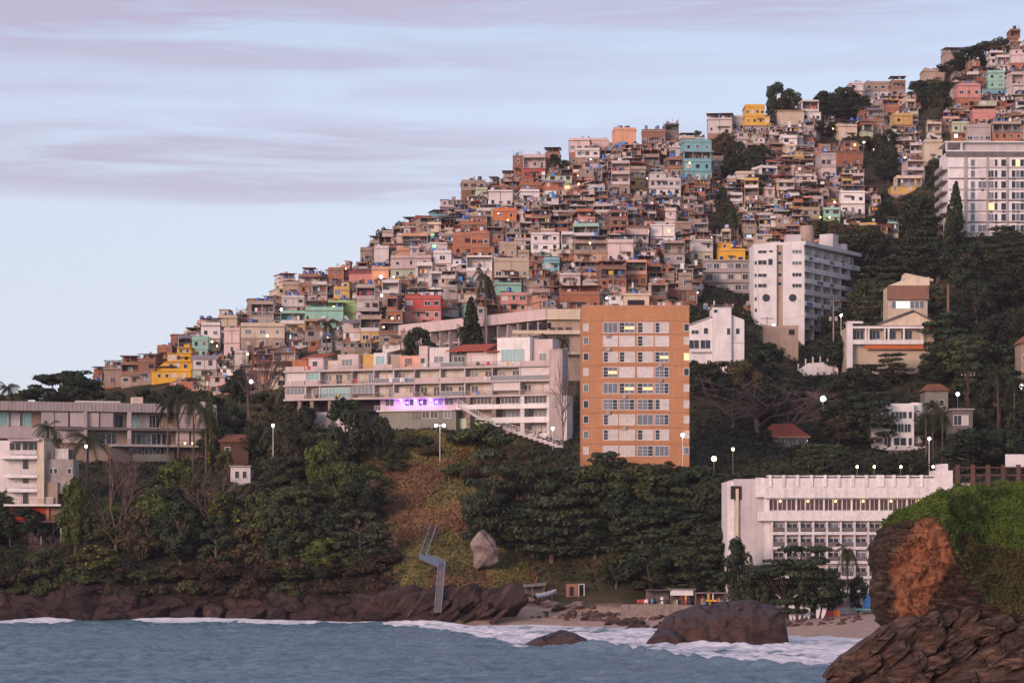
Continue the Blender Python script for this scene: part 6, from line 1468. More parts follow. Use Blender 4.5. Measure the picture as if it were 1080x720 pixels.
for i in range(52): px = rr.uniform(560, 700); Y = float(np.interp(px, SHU, SHY))+rr.uniform(9, 26); small_rock(px, Y, rr.uniform(.35, 1.0), rr.choice(['rock_beach', 'rock_beach', 'rock_brown']), 'brown rock lying on the beach', 'rocks strewn on the beach')
for i in range(20): px = rr.uniform(635, 700); Y = float(np.interp(px, SHU, SHY))+rr.uniform(3, 9); small_rock(px, Y, rr.uniform(.6, 1.2), 'rock_brown', 'dark brown rock at the sand edge', 'rocks strewn on the beach')
for i in range(30): px = rr.uniform(830, 905); Y = rr.uniform(458, 474); small_rock(px, Y, rr.uniform(.25, .75), 'rock_beach', 'small brown rock on the sand below the hotel', 'rocks strewn on the beach')
for px, py, s in ((556, 634, .9), (561, 635, .8), (577, 641, 1.3), (584, 640, 1.1), (607, 641, 1.5), (588, 652, .9)): small_rock(px, find_Y(px, py, 492, 540), s, 'rock_pale', 'pale boulder near the moored boat', 'pale boulders')

# --- near headland on the right
HPY = [500, 510, 515, 522, 535, 545, 560, 575, 592, 600, 620, 640, 655, 663, 670, 700, 720, 760, 830]
HPX = [1300, 1062, 1008, 985, 958, 940, 926, 918, 915, 921, 917, 919, 925, 934, 940, 906, 884, 850, 820]
YH = 165.0
def head_surface():
    rockm = bpy.data.materials.new('headland_rock'); nt, N, L = nodes_of(rockm); b = N['Principled BSDF']; b.inputs['Roughness'].default_value = .85; b.inputs['Specular IOR Level'].default_value = .2
    at = N.new('ShaderNodeVertexColor'); at.layer_name = 'mask'; sp = N.new('ShaderNodeSeparateColor'); L.new(at.outputs[0], sp.inputs[0])
    n1 = noisen(nt, 1.6, 8, .7, stretch=(.45, .6, 3.0), dist=.5); n2 = noisen(nt, 2.6, 8, .75); n3 = noisen(nt, .5, 4, .6)
    dark = ramp(nt, n1, [(.34, (.009, .006, .005)), (.5, (.050, .030, .020)), (.66, (.16, .098, .062))])
    org = ramp(nt, n2, [(.3, (.06, .025, .014)), (.45, (.24, .09, .042)), (.62, (.38, .16, .078)), (.75, (.48, .25, .13))])
    org = mixc(nt, org, (.13, .06, .035), mathn(nt, 'MULTIPLY', ramp(nt, n3, [(.45, 0), (.7, 1)]), .55))
    vo = N.new('ShaderNodeTexVoronoi'); vo.feature = 'DISTANCE_TO_EDGE'; vo.inputs['Scale'].default_value = 1.5; g1 = N.new('ShaderNodeNewGeometry'); mp1 = N.new('ShaderNodeMapping'); mp1.inputs['Scale'].default_value = (1, .6, 1.3); wm = N.new('ShaderNodeVectorMath'); wm.operation = 'ADD'
    nn = N.new('ShaderNodeTexNoise'); nn.inputs['Scale'].default_value = 2.2; nn.inputs['Detail'].default_value = 4; L.new(g1.outputs['Position'], nn.inputs['Vector']); L.new(g1.outputs['Position'], wm.inputs[0]); L.new(nn.outputs['Color'], wm.inputs[1]); L.new(wm.outputs[0], mp1.inputs['Vector']); L.new(mp1.outputs[0], vo.inputs['Vector'])
    ck = mathn(nt, 'MAXIMUM', ramp(nt, vo.outputs['Distance'], [(0.0, 0.0), (0.04, 1.0)]), ramp(nt, noisen(nt, 1.4, 4, .6), [(0.48, 0.0), (0.56, 1.0)])); org = mixc(nt, (.035, .018, .012), org, ck); dark = mixc(nt, (.008, .006, .005), dark, ck)
    soil = ramp(nt, n2, [(.3, (.022, .022, .008)), (.6, (.060, .045, .018)), (.8, (.10, .06, .03))])
    col = mixc(nt, dark, org, sp.outputs[0]); col = mixc(nt, col, soil, sp.outputs[1]); L.new(col, b.inputs['Base Color'])
    bp = N.new('ShaderNodeBump'); bp.inputs['Distance'].default_value = .22; bp.inputs['Strength'].default_value = 1.0
    L.new(mathn(nt, 'ADD', mathn(nt, 'MULTIPLY', ck, .7), mathn(nt, 'ADD', n1, mathn(nt, 'MULTIPLY', n2, .6))), bp.inputs['Height']); L.new(bp.outputs[0], b.inputs['Normal'])
    rows = np.concatenate([np.arange(505, 830, 2.0)[::-1]]); nu = 230; V = []; A = []; G = []
    for py in rows:
        pl = float(np.interp(py, HPY, HPX)); Z = wz(py, YH); line = []
        for i in range(nu+26):
            if i < 26: t = i/26; ang = (1-t)*1.5; px = pl+ (1-math.cos(ang))*0 ; back = 26*(1-t)**1.6
            else: t = (i-26)/(nu-1); px = pl+ (t**1.35)*(1420-pl); back = 0
            rnd = 3.2*math.exp(-(px-pl)/14.0) if i >= 26 else 3.2
            foot = max(0, (660-py))*.0 - max(0, (py-662))/18*1.15
            yy = YH+foot+rnd+back
            # turf starts here on each column; below it the rock stands nearly upright
            gl = float(np.interp(px, [900, 925, 950, 985, 997, 1003, 1014, 1040, 1080, 1200], [560, 560, 551, 548, 558, 572, 602, 634, 652, 660]))
            gw = 5*mnoise.noise(Vector((px*.06, py*.06, 0)))
            up = max(0, gl-py)/18.0; yy += up*1.5; yy += max(0, 662-py)/18*.22
            turf = 1/(1+math.exp(-(gl+gw-py)/1.8))
            ol = float(np.interp(py, [550, 575, 600, 640, 662], [968, 950, 940, 944, 952])); orr = float(np.interp(py, [550, 600, 640, 662], [1012, 1000, 978, 966]))
            q = 4*mnoise.noise(Vector((px*.09, py*.09, 5)))+5*mnoise.noise(Vector((px*.35, py*.35, 2)))
            orange = 1/(1+math.exp(-(px-ol+q)/1.0)) * 1/(1+math.exp((px-orr+q)/1.5)) * (1 if py < 668 else 0)
            if i < 26: yf = yy-back; Z = wz(py, yf)
            else: Z = wz(py, yy)
            X = wx(px, yy); e1 = mnoise.fractal(Vector((X*.5, Z*2.4+X*.8, back*.3)), 1, 2, 5); e2 = mnoise.fractal(Vector((X*1.5, Z*1.3, back)), .9, 2.1, 5); rdg = abs(mnoise.noise(Vector((X*.35+Z*.2, Z*.5, 2))))
            e3 = mnoise.noise(Vector((X*.25, Z*5.5+X*1.2, back*.3))); blk = mnoise.cell(Vector((X*.8+Z*.3, Z*1.7-X*.4, 1)))
            dsp = (1-turf)*((1-orange)*(e1*.42+e2*.22+e3*.16+blk*.16)+orange*(e2*.42+rdg*.8+.16*blk)) + turf*(.25*mnoise.noise(Vector((X*.9, Z*.9, 1)))+.35*mnoise.noise(Vector((X*.3, Z*.3, 4))))
            if i < 26: V.append((X-dsp*.5+.02*back, yy, Z+.1*dsp))
            else: V.append((X-dsp*.12*math.exp(-(px-pl)/10), yy-dsp, Z+.12*dsp))
            A.append((orange, turf, 0)); 
            if turf > .6 and i >= 24 and px < 1150: G.append((V[-1], px, py, gl))
    nv = len(rows); W_ = nu+26
    # a last rows of points lead back over the top and down behind
    top = V[-W_:]; 
    for dy, dz in ((8, .3), (18, 0), (34, -4), (60, -20)):
        for v in top: V.append((v[0]*(v[1]+dy)/v[1], v[1]+dy, v[2]+dz)); A.append((0, 1, 0))
        nv += 1
    me = grid_mesh('headland', np.array(V).reshape(nv, W_, 3), W_, nv, rockm); colour_attr(me, 'mask', np.array(A)); o = link('headland', me); o['kind'] = 'structure'
    return G
G = head_surface()
def head_grass(G):
    r = np.random.RandomState(5); Cg, Cd = [], []
    for _ in range(46000):
        (x, y, z), px, py, gl = G[r.randint(len(G))]
        x += r.uniform(-.15, .15); z += r.uniform(-.08, .08); cl = max(0, mnoise.noise(Vector((x*1.3, z*1.3, y*.6)))+.3); hgt = r.uniform(0, 1)*cl*.55
        lush = px < 1010 + (0 if py < 600 else -200) or py < 560+(px-1000)*.35+12*mnoise.noise(Vector((x*.8, z*.8, 0)))
        (Cg if lush else Cd).append((x+r.normal()*.03, y-hgt*.7, z+hgt*.7))
    for C, mat, n, l, s in ((Cg, 'grass_head', 'headland_grass', 'lush bright green creeper grass on top of the near headland', (.045, .10)), (Cd, 'grass_dull', 'headland_scrub', 'dull brown-green scrub on the lower right flank of the headland', (.04, .10))):
        C = np.array(C); D = r.normal(size=C.shape)*.9; D[:, 1] -= 1; D[:, 2] += .7
        tag(link(n, leaf_mesh(n, C, r.uniform(s[0], s[1], len(C)), D, mat)), l, 'ground cover', kind='stuff')
head_grass(G)
def slab_rock(px, py, L_, T_, ang, k):
    Y = YH-max(0, (py-662))/18*1.15-.4
    m = bpy.data.meshes.new('slab_rock'); nx, ny, nz = 16, 8, 6; rs = random.Random(k*17+3); vs = []; fs = []; idx = {}
    def vert(i, j, l):
        key = (i, j, l)
        if key in idx: return idx[key]
        x, y, z = (i/nx-.5)*L_, (j/ny-.5)*2.2, (l/nz-.5)*T_
        tp = 1-.35*abs(2*i/nx-1)**3; 
        q = Vector((x*.9+k*5.1, y*.9, z*.9)); e = mnoise.fractal(q, 1, 2, 4); e2 = mnoise.noise(Vector((k*3.7, x*.4, z*4)))
        c = mnoise.cell(Vector((x*1.1+k, y*.8, z*2.2)))
        z = z*tp+e*.10+.05*c; y = y*tp+e*.16+e2*.14; x = x+e*.12+.1*c
        idx[key] = len(vs); vs.append((x, y, z)); return idx[key]
    for i in range(nx):
        for j in range(ny):
            fs.append((vert(i, j, 0), vert(i, j+1, 0), vert(i+1, j+1, 0), vert(i+1, j, 0))); fs.append((vert(i, j, nz), vert(i+1, j, nz), vert(i+1, j+1, nz), vert(i, j+1, nz)))
    for i in range(nx):
        for l in range(nz):
            fs.append((vert(i, 0, l), vert(i+1, 0, l), vert(i+1, 0, l+1), vert(i, 0, l+1))); fs.append((vert(i, ny, l), vert(i, ny, l+1), vert(i+1, ny, l+1), vert(i+1, ny, l)))
    for j in range(ny):
        for l in range(nz):
            fs.append((vert(0, j, l), vert(0, j, l+1), vert(0, j+1, l+1), vert(0, j+1, l))); fs.append((vert(nx, j, l), vert(nx, j+1, l), vert(nx, j+1, l+1), vert(nx, j, l+1)))
    m.from_pydata(vs, [], fs); m.materials.append(MATS['slab_rock']); o = link('slab_rock', m, None, (wx(px, Y), Y, wz(py, Y))); o.rotation_euler = (rs.uniform(-.15, .35), -ang, rs.uniform(-.3, .3))
    tag(o, 'broken brown rock slab tilted up to the right' if ang > .3 else 'flat-lying broken brown rock slab', 'rock', 'tilted rock slabs at the foot of the headland', None, (px, py))
rk = random.Random(31); k = 0
for px, py, L_, T_, ang in [(905, 690, 4.6, .9, .66), (930, 681, 5.2, .9, .62), (925, 700, 4.2, .8, .6), (958, 672, 4.4, .8, .60), (962, 688, 4.2, .9, .6), (900, 712, 3.6, .7, .55), (940, 712, 4.4, .9, .55), (985, 676, 3.2, .7, .45), (1012, 672, 3.6, .95, .40), (1035, 664, 3.0, .8, .42),
    (988, 656, 2.4, .6, .5), (1015, 655, 1.8, .9, .75), (1000, 692, 3.0, .7, .5), (975, 706, 3.4, .8, .5), (1012, 706, 2.8, .8, .45), (1035, 690, 2.8, .7, .35), (1058, 680, 2.8, .8, .3), (1078, 668, 2.4, .7, .3), (1060, 700, 3.0, .9, .2), (1085, 694, 2.8, .9, .2), (1040, 712, 2.6, .9, .1), (1070, 716, 3, .9, .1), (880, 722, 3.4, .6, .5), (1000, 720, 3, .8, .3)]:
    slab_rock(px, py, L_, T_, ang, k); k += 1
for i in range(34):
    px = rk.uniform(880, 1090); py = rk.uniform(max(655, 740-(px-860)*.85), 724); slab_rock(px, py, rk.uniform(.7, 1.8), rk.uniform(.3, .6), rk.uniform(.1, .8), k); k += 1

# --- lamps, poles
def lamp(px, pyt, Y, kind='lamp_white', heads=1, pole=True, words='street lamp with white light', r=.3, h=None, name='street_lamp'):
    X = wx(px, Y); z = wz(pyt, Y); g = ground(px, Y) if h is None else z-h
    if z-g < .5: g = z-3
    o = thing(name, None, 'lamp', (X, Y, g)); H = z-g; PEND.append((o, words, px, pyt))
    if pole:
        pm = 'dark_frame' if 'among the houses' in words else 'white_frame' if 'post' in words or 'pole' in words else 'steel'
        if pm == 'dark_frame' and H > 4: o.location.z += H-4; H = 4
        m = MB(); m.cyl(0, 0, -1, H, .10 if pm == 'white_frame' else .06, 6, pm, .07 if pm == 'white_frame' else .05)
        if heads == 2: m.box(-.9, .9, -.06, .06, H-.1, H, 'white_frame')
        m.build('pole', o)
    for s in ([-.8, .8] if heads == 2 else [0]): b = MB(); b.ball((s, -.25, H-.1), r, kind); b.build('lamp_head', o)
lamp(464, 448, 578, heads=2, words='double-headed lamp post on the grass bank'); lamp(583, 451, 590, words='white lamp post below the white stairs'); lamp(720, 458, 543, words='white lamp post in front of the brick block', r=.35)
lamp(753, 483, 540, 'lamp_warm', words='warm yellow lamp below the leafless tree', r=.5); lamp(773, 473, 545, 'lamp_warm', words='tall warm yellow lamp below the leafless tree', r=.3); lamp(868, 420, 630, words='bright white lamp in front of the retaining wall', r=.62)
lamp(850, 464, 610, words='white lamp right of the red-tiled roof', r=.33); lamp(980, 462, 560, words='tall pole lamp at the corner of the three-storey villa'); lamp(816, 343, 738, words='white lamp at the foot of the round-window block', r=.45); lamp(887, 332, 712, words='white lamp beside the utility pole', r=.32)
lamp(288, 448, 585, words='white lamp post on the left bank', r=.3); lamp(91, 470, 588, 'lamp_white', words='lone white lamp among palms on the left', r=.3); lamp(1010, 415, 640, words='white lamp on the dark right slope', r=.4); lamp(1077, 407, 636, words='white lamp at the right edge', r=.45); lamp(995, 332, 700, words='white lamp beside the tall wooden pole', r=.45)
for px in (904, 922, 950, 984): lamp(px, 491.5, 526, 'lamp_warm', words='low warm lamp in the roof garden', r=.25, name='garden_lamp')
lamp(265, 402, 690, words='bright white lamp below the left houses', r=.5)
rl = random.Random(4); cand_l = [(713, 219), (623, 168), (610, 185, 'lamp_warm'), (616, 183, 'lamp_warm'), (561, 212, 'lamp_violet'), (380, 279), (402, 292), (415, 292), (432, 292), (634, 220), (600, 305), (640, 314), (648, 315), (735, 308), (738, 300), (751, 250), (757, 252), (929, 216, 'lamp_warm'), (936, 215, 'lamp_warm'), (903, 200), (911, 150), (925, 148), (960, 168), (954, 166), (880, 213), (795, 157), (785, 156), (683, 188), (780, 196), (865, 229, 'lamp_lime'), (875, 229, 'lamp_warm')]
for i in range(24): 
    px = rl.uniform(150, 1060); pr_ = float(np.interp(px, [110, 300, 570, 850, 1080], [392, 305, 178, 120, 60])); pf = float(np.interp(px, [110, 300, 570, 850, 1080], [402, 370, 318, 245, 140]))
    cand_l.append((px, rl.uniform(pr_, pf), rl.choice(['lamp_white', 'lamp_white', 'lamp_warm', 'lamp_dim'])))
for c in cand_l:
    px, py = c[:2]; kd = c[2] if len(c) > 2 else 'lamp_white'; Y = find_Y(px, py+10, float(np.interp(px, FYX, FYY))-10, ridge_Y(px))-3
    hit = [Yh for a0, a1, b0, b1, Yh in OCC if a0 < px < a1 and b0 < py < b1+4]
    if hit: Y = min(Y, min(hit)-2)
    lamp(px, py, Y, kd, words={'lamp_white': 'white', 'lamp_warm': 'warm yellow', 'lamp_violet': 'violet', 'lamp_lime': 'lime green', 'lamp_dim': 'dim amber'}[kd]+' street lamp among the houses', r=rl.uniform(.2, .33))
def pole(name, label, px, pyt, pyb, Y, r=.16, arms=0, tx=False, mat='concrete'):
    z0 = min(wz(pyb, Y), ground(px, Y)); H = wz(pyt, Y)-z0; o = thing(name, label, 'pole', (wx(px, Y), Y, z0)); m = MB(); m.cyl(0, 0, -1, H, r*1.3, 8, mat, r*.8); m.build('pole', o)
    for i in range(arms): a = MB(); a.box(-1.6, 1.6, -.08, .08, H-.5-i*1.0, H-.35-i*1.0, 'wood_dark'); a.build('crossarm', o)
    if arms:
        for s in (-1.4, -.6, .6, 1.4): a = MB(); a.cyl(s, 0, H-.35, H-.1, .09, 6, 'white_frame'); a.build('insulator', o)
    if tx:
        for s in (-.7, .7): t = MB(); t.cyl(s, -.2, H*.72, H*.72+1.1, .42, 10, 'grey_plaster'); t.build('transformer', o)
    return o
pole('utility_pole', 'concrete utility pole with two transformers right of the round-window block', 879, 316, 392, 700, arms=1, tx=True)
pole('wooden_pole', 'tall brown wooden pole in front of the dark woods', 1000, 300, 374, 690, .35, mat='wood'); pole('utility_pole', 'utility pole with crossarms on the dark right slope', 1021, 394, 440, 635, .2, arms=2, mat='wood_dark')
pole('utility_pole', 'thin utility pole in front of the round-window block', 809, 334, 358, 738, .12, arms=1, mat='dark_concrete'); pole('antenna_mast', 'slim mast rising above the long cream building', 513, 325, 372, 645, .14)
pole('antenna_mast', 'pale lattice mast beside the narrow conifer', 997, 230, 262, 765, .6, arms=0, mat='grey_plaster')
# wires
def wire(name, label, a, b, sag, r=.03):
    m = MB(); A = Vector(a); B = Vector(b); pr = A
    for i in range(1, 13): t = i/12; p = A.lerp(B, t)-Vector((0, 0, sag*4*t*(1-t))); m.tube(pr, p, r, n=3, mat='dark_frame'); pr = p
    tag(m.build(name), label, 'wire')
wire('power_line', 'thin cable sagging left from the pole with transformers', (wx(879, 700), 700, wz(319, 700)), (wx(809, 738), 738, wz(336, 738)), 1.5)
wire('power_line', 'thin cable crossing the dark woods to the wooden pole', (wx(879, 700), 700, wz(318, 700)), (wx(1000, 690), 690, wz(302, 690)), 3)

# --- blue stairway on the cliff
def stairway():
    pts = [(457, 558), (446, 589), (466, 597), (462, 645)]; W_ = []
    for (px, py), Yk in zip(pts, (0, 0, 507, 502.6)): Y = Yk or find_Y(px, py, 498, 590)-1.2; W_.append(Vector((wx(px, Y), Y, wz(py, Y))))
    o = thing('beach_stairway', 'narrow stairway with blue railings descending the cliff to the beach', 'stairway', tuple(W_[-1])); B0 = W_[-1]
    for a, b in zip(W_[:-1], W_[1:]):
        a = a-B0; b = b-B0; n = max(4, int((b-a).length/.35)); f = MB(); s = (b-a).normalized().cross(Vector((0, 0, 1))); s = s.normalized()*.75 if s.length > .1 else Vector((.75, 0, 0)); s = Vector((.6, -.15, 0)) if abs(s.x) < .3 else s*.8
        for i in range(n): p = a.lerp(b, (i+.5)/n); f.box(p.x-abs(s.x), p.x+abs(s.x), p.y-.25, p.y+.25, p.z-.25, p.z-.02, 'dark_concrete')
        f.build('flight', o)
        for sg in (-1, 1):
            r = MB(); h = Vector((0, 0, 1.0)); r.tube(a+s*sg+h, b+s*sg+h, .045, n=4, mat='blue_paint'); r.tube(a+s*sg+h*.5, b+s*sg+h*.5, .03, n=4, mat='blue_paint'); k_ = max(2, int((b-a).length/1.1))
            for i in range(k_+1): p = a.lerp(b, i/k_)+s*sg; r.tube(p, p+h, .04, n=4, mat='blue_paint')
            r.build('railing', o)
stairway()
def white_stairs():
    a = (483, 426); b = (515, 445); c = (592, 470); Y = 588; o = thing('outdoor_stairs', 'long white outdoor stairs with railing in front of the balconied block', 'stairs', (wx(483, Y), Y, wz(470, Y)))
    P_ = [Vector((wx(x, y)-wx(483, Y), y-Y, wz(r, y)-wz(470, Y))) for (x, r), y in ((a, 594), (b, 591), (c, 580))]
    for p, q in zip(P_[:-1], P_[1:]):
        f = MB(); n = 14
        for i in range(n): t = p.lerp(q, (i+.5)/n); f.box(t.x-.8*abs(q.x-p.x)/n, t.x+.8*abs(q.x-p.x)/n, t.y, t.y+1.6, t.z-.5, t.z, 'white_plaster')
        f.build('flight', o); r = MB(); h = Vector((0, 0, 1)); r.tube(p+h, q+h, .06, n=4, mat='white_frame'); r.tube(p+h*.5, q+h*.5, .04, n=4, mat='white_frame')
        for i in range(13): t = p.lerp(q, i/12); r.tube(t, t+h, .04, n=4, mat='white_frame')
        r.build('railing', o)
white_stairs()

# --- the beach: boat, shelters, kiosks
def boat():
    px, py = 577, 633; Y = find_Y(px, 638, 500, 540); z = ground(px, Y); o = thing('rowing_boat', 'small blue and white wooden boat lying tilted on a rack', 'boat', (wx(px, Y), Y, z+1.1)); o.rotation_euler = (0.25, -.22, .1)
    m = MB(); n = 10; vs = []; prof = [(0, .0), (.35, .05), (.55, .3), (.62, .62)]
    for i in range(n+1):
        t = i/n*2-1; k_ = (1-abs(t)**2.4); up = .28*abs(t)**2
        for s in (-1, 1):
            for (yy, zz) in (prof if s > 0 else prof[::-1]): vs.append((t*1.9, s*yy*max(.05, k_), zz+up))
    w_ = 8
    for i in range(n):
        for j in range(w_-1): m.f.append((i*w_+j, (i+1)*w_+j, (i+1)*w_+j+1, i*w_+j+1)); m.m.append('blue_paint' if j in (0, 1, 5, 6) else 'white_frame')
    m.v = vs; m.build('hull', o); g = MB()
    for i in (3, 5, 7): t = i/n*2-1; g.box(t*1.9-.1, t*1.9+.1, -.5, .5, .5, .55, 'wood')
    g.build('bench', o); r = MB()
    for s in (-1, 1):
        for i in range(n): t0, t1 = i/n*2-1, (i+1)/n*2-1; r.tube((t0*1.9, s*.62*max(.05, 1-abs(t0)**2.4), .64+.28*t0**2), (t1*1.9, s*.62*max(.05, 1-abs(t1)**2.4), .64+.28*t1**2), .05, n=4, mat='white_frame')
    r.build('gunwale', o)
    k = thing('boat_rack', 'rough wooden trestle holding the blue boat', 'rack', (wx(px, Y), Y, z)); 
    for x in (-1.6, -.9, .9): l = MB(); l.box(x-.07, x+.07, -.3, .3, -.5, 1.1, 'wood'); l.build('leg', k)
    s = thing('shelter', 'low lean-to with mossy sheet roof left of the blue boat', 'shelter', (wx(563, Y+2), Y+2, ground(563, Y+2)-.4)); m = MB(); m.add([(-2.6, -1.2, 2.3), (2.2, -1.2, 2.7), (2.4, 1.6, 3.1), (-2.2, 1.6, 2.7), (-2.6, -1.2, 2.4), (2.2, -1.2, 2.8), (2.4, 1.6, 3.2), (-2.2, 1.6, 2.8)], [(0,3,2,1),(4,5,6,7),(0,1,5,4),(1,2,6,5),(2,3,7,6),(3,0,4,7)], 'olive_wall'); m.build('roof', s)
    for x in (-2.2, -.3, 1.9): l = MB(); l.box(x-.08, x+.08, -1, -.84, -.5, 2.45, 'wood'); l.build('post', s)
    m = MB(); m.box(-2.0, 1.8, 1.2, 1.4, -.5, 2.3, 'dark_concrete'); m.build('back_wall', s)
    Y2 = find_Y(606, 632, 500, 545); s = thing('beach_hut', 'small faded red-brown hut with white posts under the trees', 'hut', (wx(604, Y2), Y2, ground(604, Y2)-.3)); m = MB(); m.box(-1.2, .9, 0, 2, -.5, 2.6, 'brown_brick'); m.build('wall', s)
    for x in (1.1, 2.1): l = MB(); l.box(x-.09, x+.09, -.1, .1, -.5, 2.5, 'white_plaster'); l.build('post', s)
    l = MB(); l.box(1.0, 2.2, -.12, .12, 2.5, 2.65, 'white_plaster'); l.build('beam', s); window(s, -.2, .4, .8, 1.7, 'hole', -.02, name='door')
boat()
def kiosks():
    Y = 503; zb = wz(637, Y)
    def at(px): return wx(px, Y)
    def shed(name, label, x0, x1, yt, roof, back, front=(), yb=636.5, post='wood'):
        o = thing(name, label, 'kiosk', (at(x0), Y, wz(yb, Y))); W_ = at(x1)-at(x0); H = wz(yt, Y)-wz(yb, Y)
        m = MB(); m.box(-.2, W_+.2, -.5, 3, H-.15, H, roof); m.build('roof', o); m = MB(); m.box(0, W_, 2.0, 2.2, -2, H-.15, back); m.build('back_wall', o)
        n = max(1, int(W_/2.2))
        for i in range(n+1): l = MB(); x = W_*i/n; l.box(x-.07, x+.07, -.1, .04, -2, H-.15, post); l.build('post', o)
        for i, (a, e, z0, z1, mt) in enumerate(front): l = MB(); l.box(at(a)-at(x0), at(e)-at(x0), -.2-.1*i, -.1-.1*i, wz(z1, Y)-wz(yb, Y), wz(z0, Y)-wz(yb, Y), mt); l.build('awning' if z1-z0 < 6 and z0 < 628 else 'counter', o)
        return o
    GC = ['mint_paint', 'red_cloth', 'yellow_cloth', 'wood', 'blue_cloth', 'white_cloth', 'bare_brick', 'olive_wall', 'dark_frame', 'ochre_paint', 'rose_paint', 'dark_concrete']
    for nm, x0, x1, yt, rf, aw in (('dim beach kiosk with green chairs behind', 682, 706, 621.5, 'dark_sheet', None), ('beach kiosk with white awning over yellow and red goods', 706, 733, 620.5, 'sheet_metal', (707, 731, 622, 627.5, 'white_cloth')), ('low kiosk with grey sheet roof and yellow board', 734, 764, 624.5, 'sheet_metal', (742, 756, 632, 634, 'yellow_cloth'))):
        o = shed('beach_kiosk', nm, x0, x1, yt, rf, 'dark_concrete', [aw] if aw else [])
        for q in range(15):
            gx = rr.uniform(.2, at(x1)-at(x0)-.7); gh = rr.uniform(.25, 1.1); gz = rr.choice([0, 0, .3, .8]); gw = rr.uniform(.15, .6); gy = rr.uniform(-.5, 1.6); l = MB()
            l.box(gx, gx+gw, gy, gy+.25, gz-.1, gz+gh, rr.choice(GC)); l.build('goods', o)
    for px, mt, w in ((673, 'red_cloth', 'red plastic chair at the left end of the kiosks'), (677, 'red_cloth', 'red plastic chair next to the dim kiosk'), (681, 'white_frame', 'white plastic chair beside the dim kiosk')):
        o = thing('plastic_chair', w, 'chair', (at(px), Y-1.5, zb-.1)); m = MB(); m.box(-.3, .3, -.3, .3, .42, .48, mt); m.build('seat', o); m = MB(); m.box(-.3, .3, .26, .32, .48, 1.0, mt); m.build('backrest', o)
        for sx in (-1, 1):
            for sy in (-1, 1): l = MB(); l.box(sx*.26-.03, sx*.26+.03, sy*.26-.03, sy*.26+.03, -.1, .42, mt); l.build('leg', o)
    # blue and white bar in front of the hotel
    Y3 = 482; zb3 = wz(646, Y3); o = thing('beach_bar', 'white beach bar wall with blue door and canopy below the hotel', 'beach bar', (wx(876, Y3), Y3, zb3)); q = lambda p: wx(p, Y3)-wx(876, Y3); zz = lambda r: wz(r, Y3)-zb3
    m = MB(); m.box(0, q(910), 0, 3, -1, zz(626), 'white_plaster'); m.build('wall', o); m = MB(); m.box(q(910)+.01, q(924), -.3, 3, zz(640), zz(626), 'blue_plastic'); m.build('blue_panel', o); m = MB(); m.box(q(899), q(924), -1.2, -.3, zz(643), zz(641), 'turquoise_paint'); m.build('canopy', o)
    window(o, q(903.5), zz(640), 1.3, 1.9, 'dark', -.02, name='door'); 
    for px, c in ((885, 'red_paint'), (889, 'rose_paint'), (893, 'grey_plaster'), (898, 'white_cloth')): m = MB(); m.box(q(px)-.3, q(px)+.3, -.06, -.01, zz(640), zz(633), c); m.build('painted_figure', o)
    m = MB(); m.box(q(868), 0, .2, 1, -1, zz(636), 'beige'); m.build('low_wall', o)
    for px, py, mt, lb in ((874, 647, 'red_paint', 'dull red crate on the sand left of the beach bar'), (882, 646, 'orange_paint', 'orange-red tarp bundle beside the beach bar')):
        o = thing('crate', lb, 'crate', (wx(px, 476), 476, ground(px, 476))); m = MB(); m.box(-.6, .6, -.4, .4, 0, .95, mt); m.build('box', o); m = MB(); m.box(-.65, .65, -.45, .45, .95, 1.05, mt); m.build('lid', o)
    for i, px in enumerate((834, 838, 843, 848, 853, 862, 867)):
        o = thing('paddle_board', None, 'board', (wx(px, 472), 472, ground(px, 472))); PEND.append((o, 'white board leaning upright under the tiered tree', px, 636)); m = MB(); pts = [(.34*math.sin(t)*(1+.1*math.cos(t)), 1.3+1.35*math.cos(t)) for t in [2*math.pi*j/18 for j in range(18)]]
        m.prism(pts, -.05, .05, 'white_cloth'); m.build('board', o); o.rotation_euler = (-.25, rr.uniform(-.3, .3), 0); m = MB(); m.prism([(0, .2), (.16, .05), (.02, .05)], .05, .3, 'dark_frame'); m.build('fin', o)
    Y4 = 478; o = thing('white_tent', 'small white parasol on the sand near the tiered tree', 'parasol', (wx(820, Y4), Y4, ground(820, Y4))); m = MB(); m.cyl(0, 0, 0, 2.2, .04, 6, 'white_frame'); m.build('pole', o); m = MB(); m.cyl(0, 0, 1.8, 2.3, 1.3, 12, 'white_cloth', .05); m.build('canopy', o)
kiosks()
SUN_E = 1.55; EXPO = 0.78
SKY_TINT = (1.0, 0.93, 0.98); VEIL = (4.45, 4.75, 5.75); CLOUD_A = (3.35, 3.05, 4.0); CLOUD_B = (2.65, 2.45, 3.5); PUFF = (6.5, 5.0, 5.2)
HAZE_D = 0.000035; HAZE_C = (0.95, 0.85, 1.0, 1)
# ------------------------------------------------------------------ camera, sun, sky
resolve_labels()
cam = bpy.data.cameras.new('camera'); co = bpy.data.objects.new('camera', cam); COL.objects.link(co)
cam.sensor_fit = 'HORIZONTAL'; cam.sensor_width = 36; cam.lens = 36*F/1080
cam.shift_y = (HY-360)/1080; cam.clip_start = 1; cam.clip_end = 30000
co.location = (0, 0, CH); co.rotation_euler = (R(90), 0, 0)
scene.camera = co
SUN_AZ = R(215); SUN_EL = R(14)     # compass angle clockwise from +Y; the low sun stands behind the viewer, to the left
sd = Vector((math.sin(SUN_AZ)*math.cos(SUN_EL), math.cos(SUN_AZ)*math.cos(SUN_EL), math.sin(SUN_EL)))
su = bpy.data.lights.new('sun', 'SUN'); so = bpy.data.objects.new('sun', su); COL.objects.link(so)
su.energy = SUN_E; su.angle = R(20); su.color = (1.0, 0.66, 0.57)
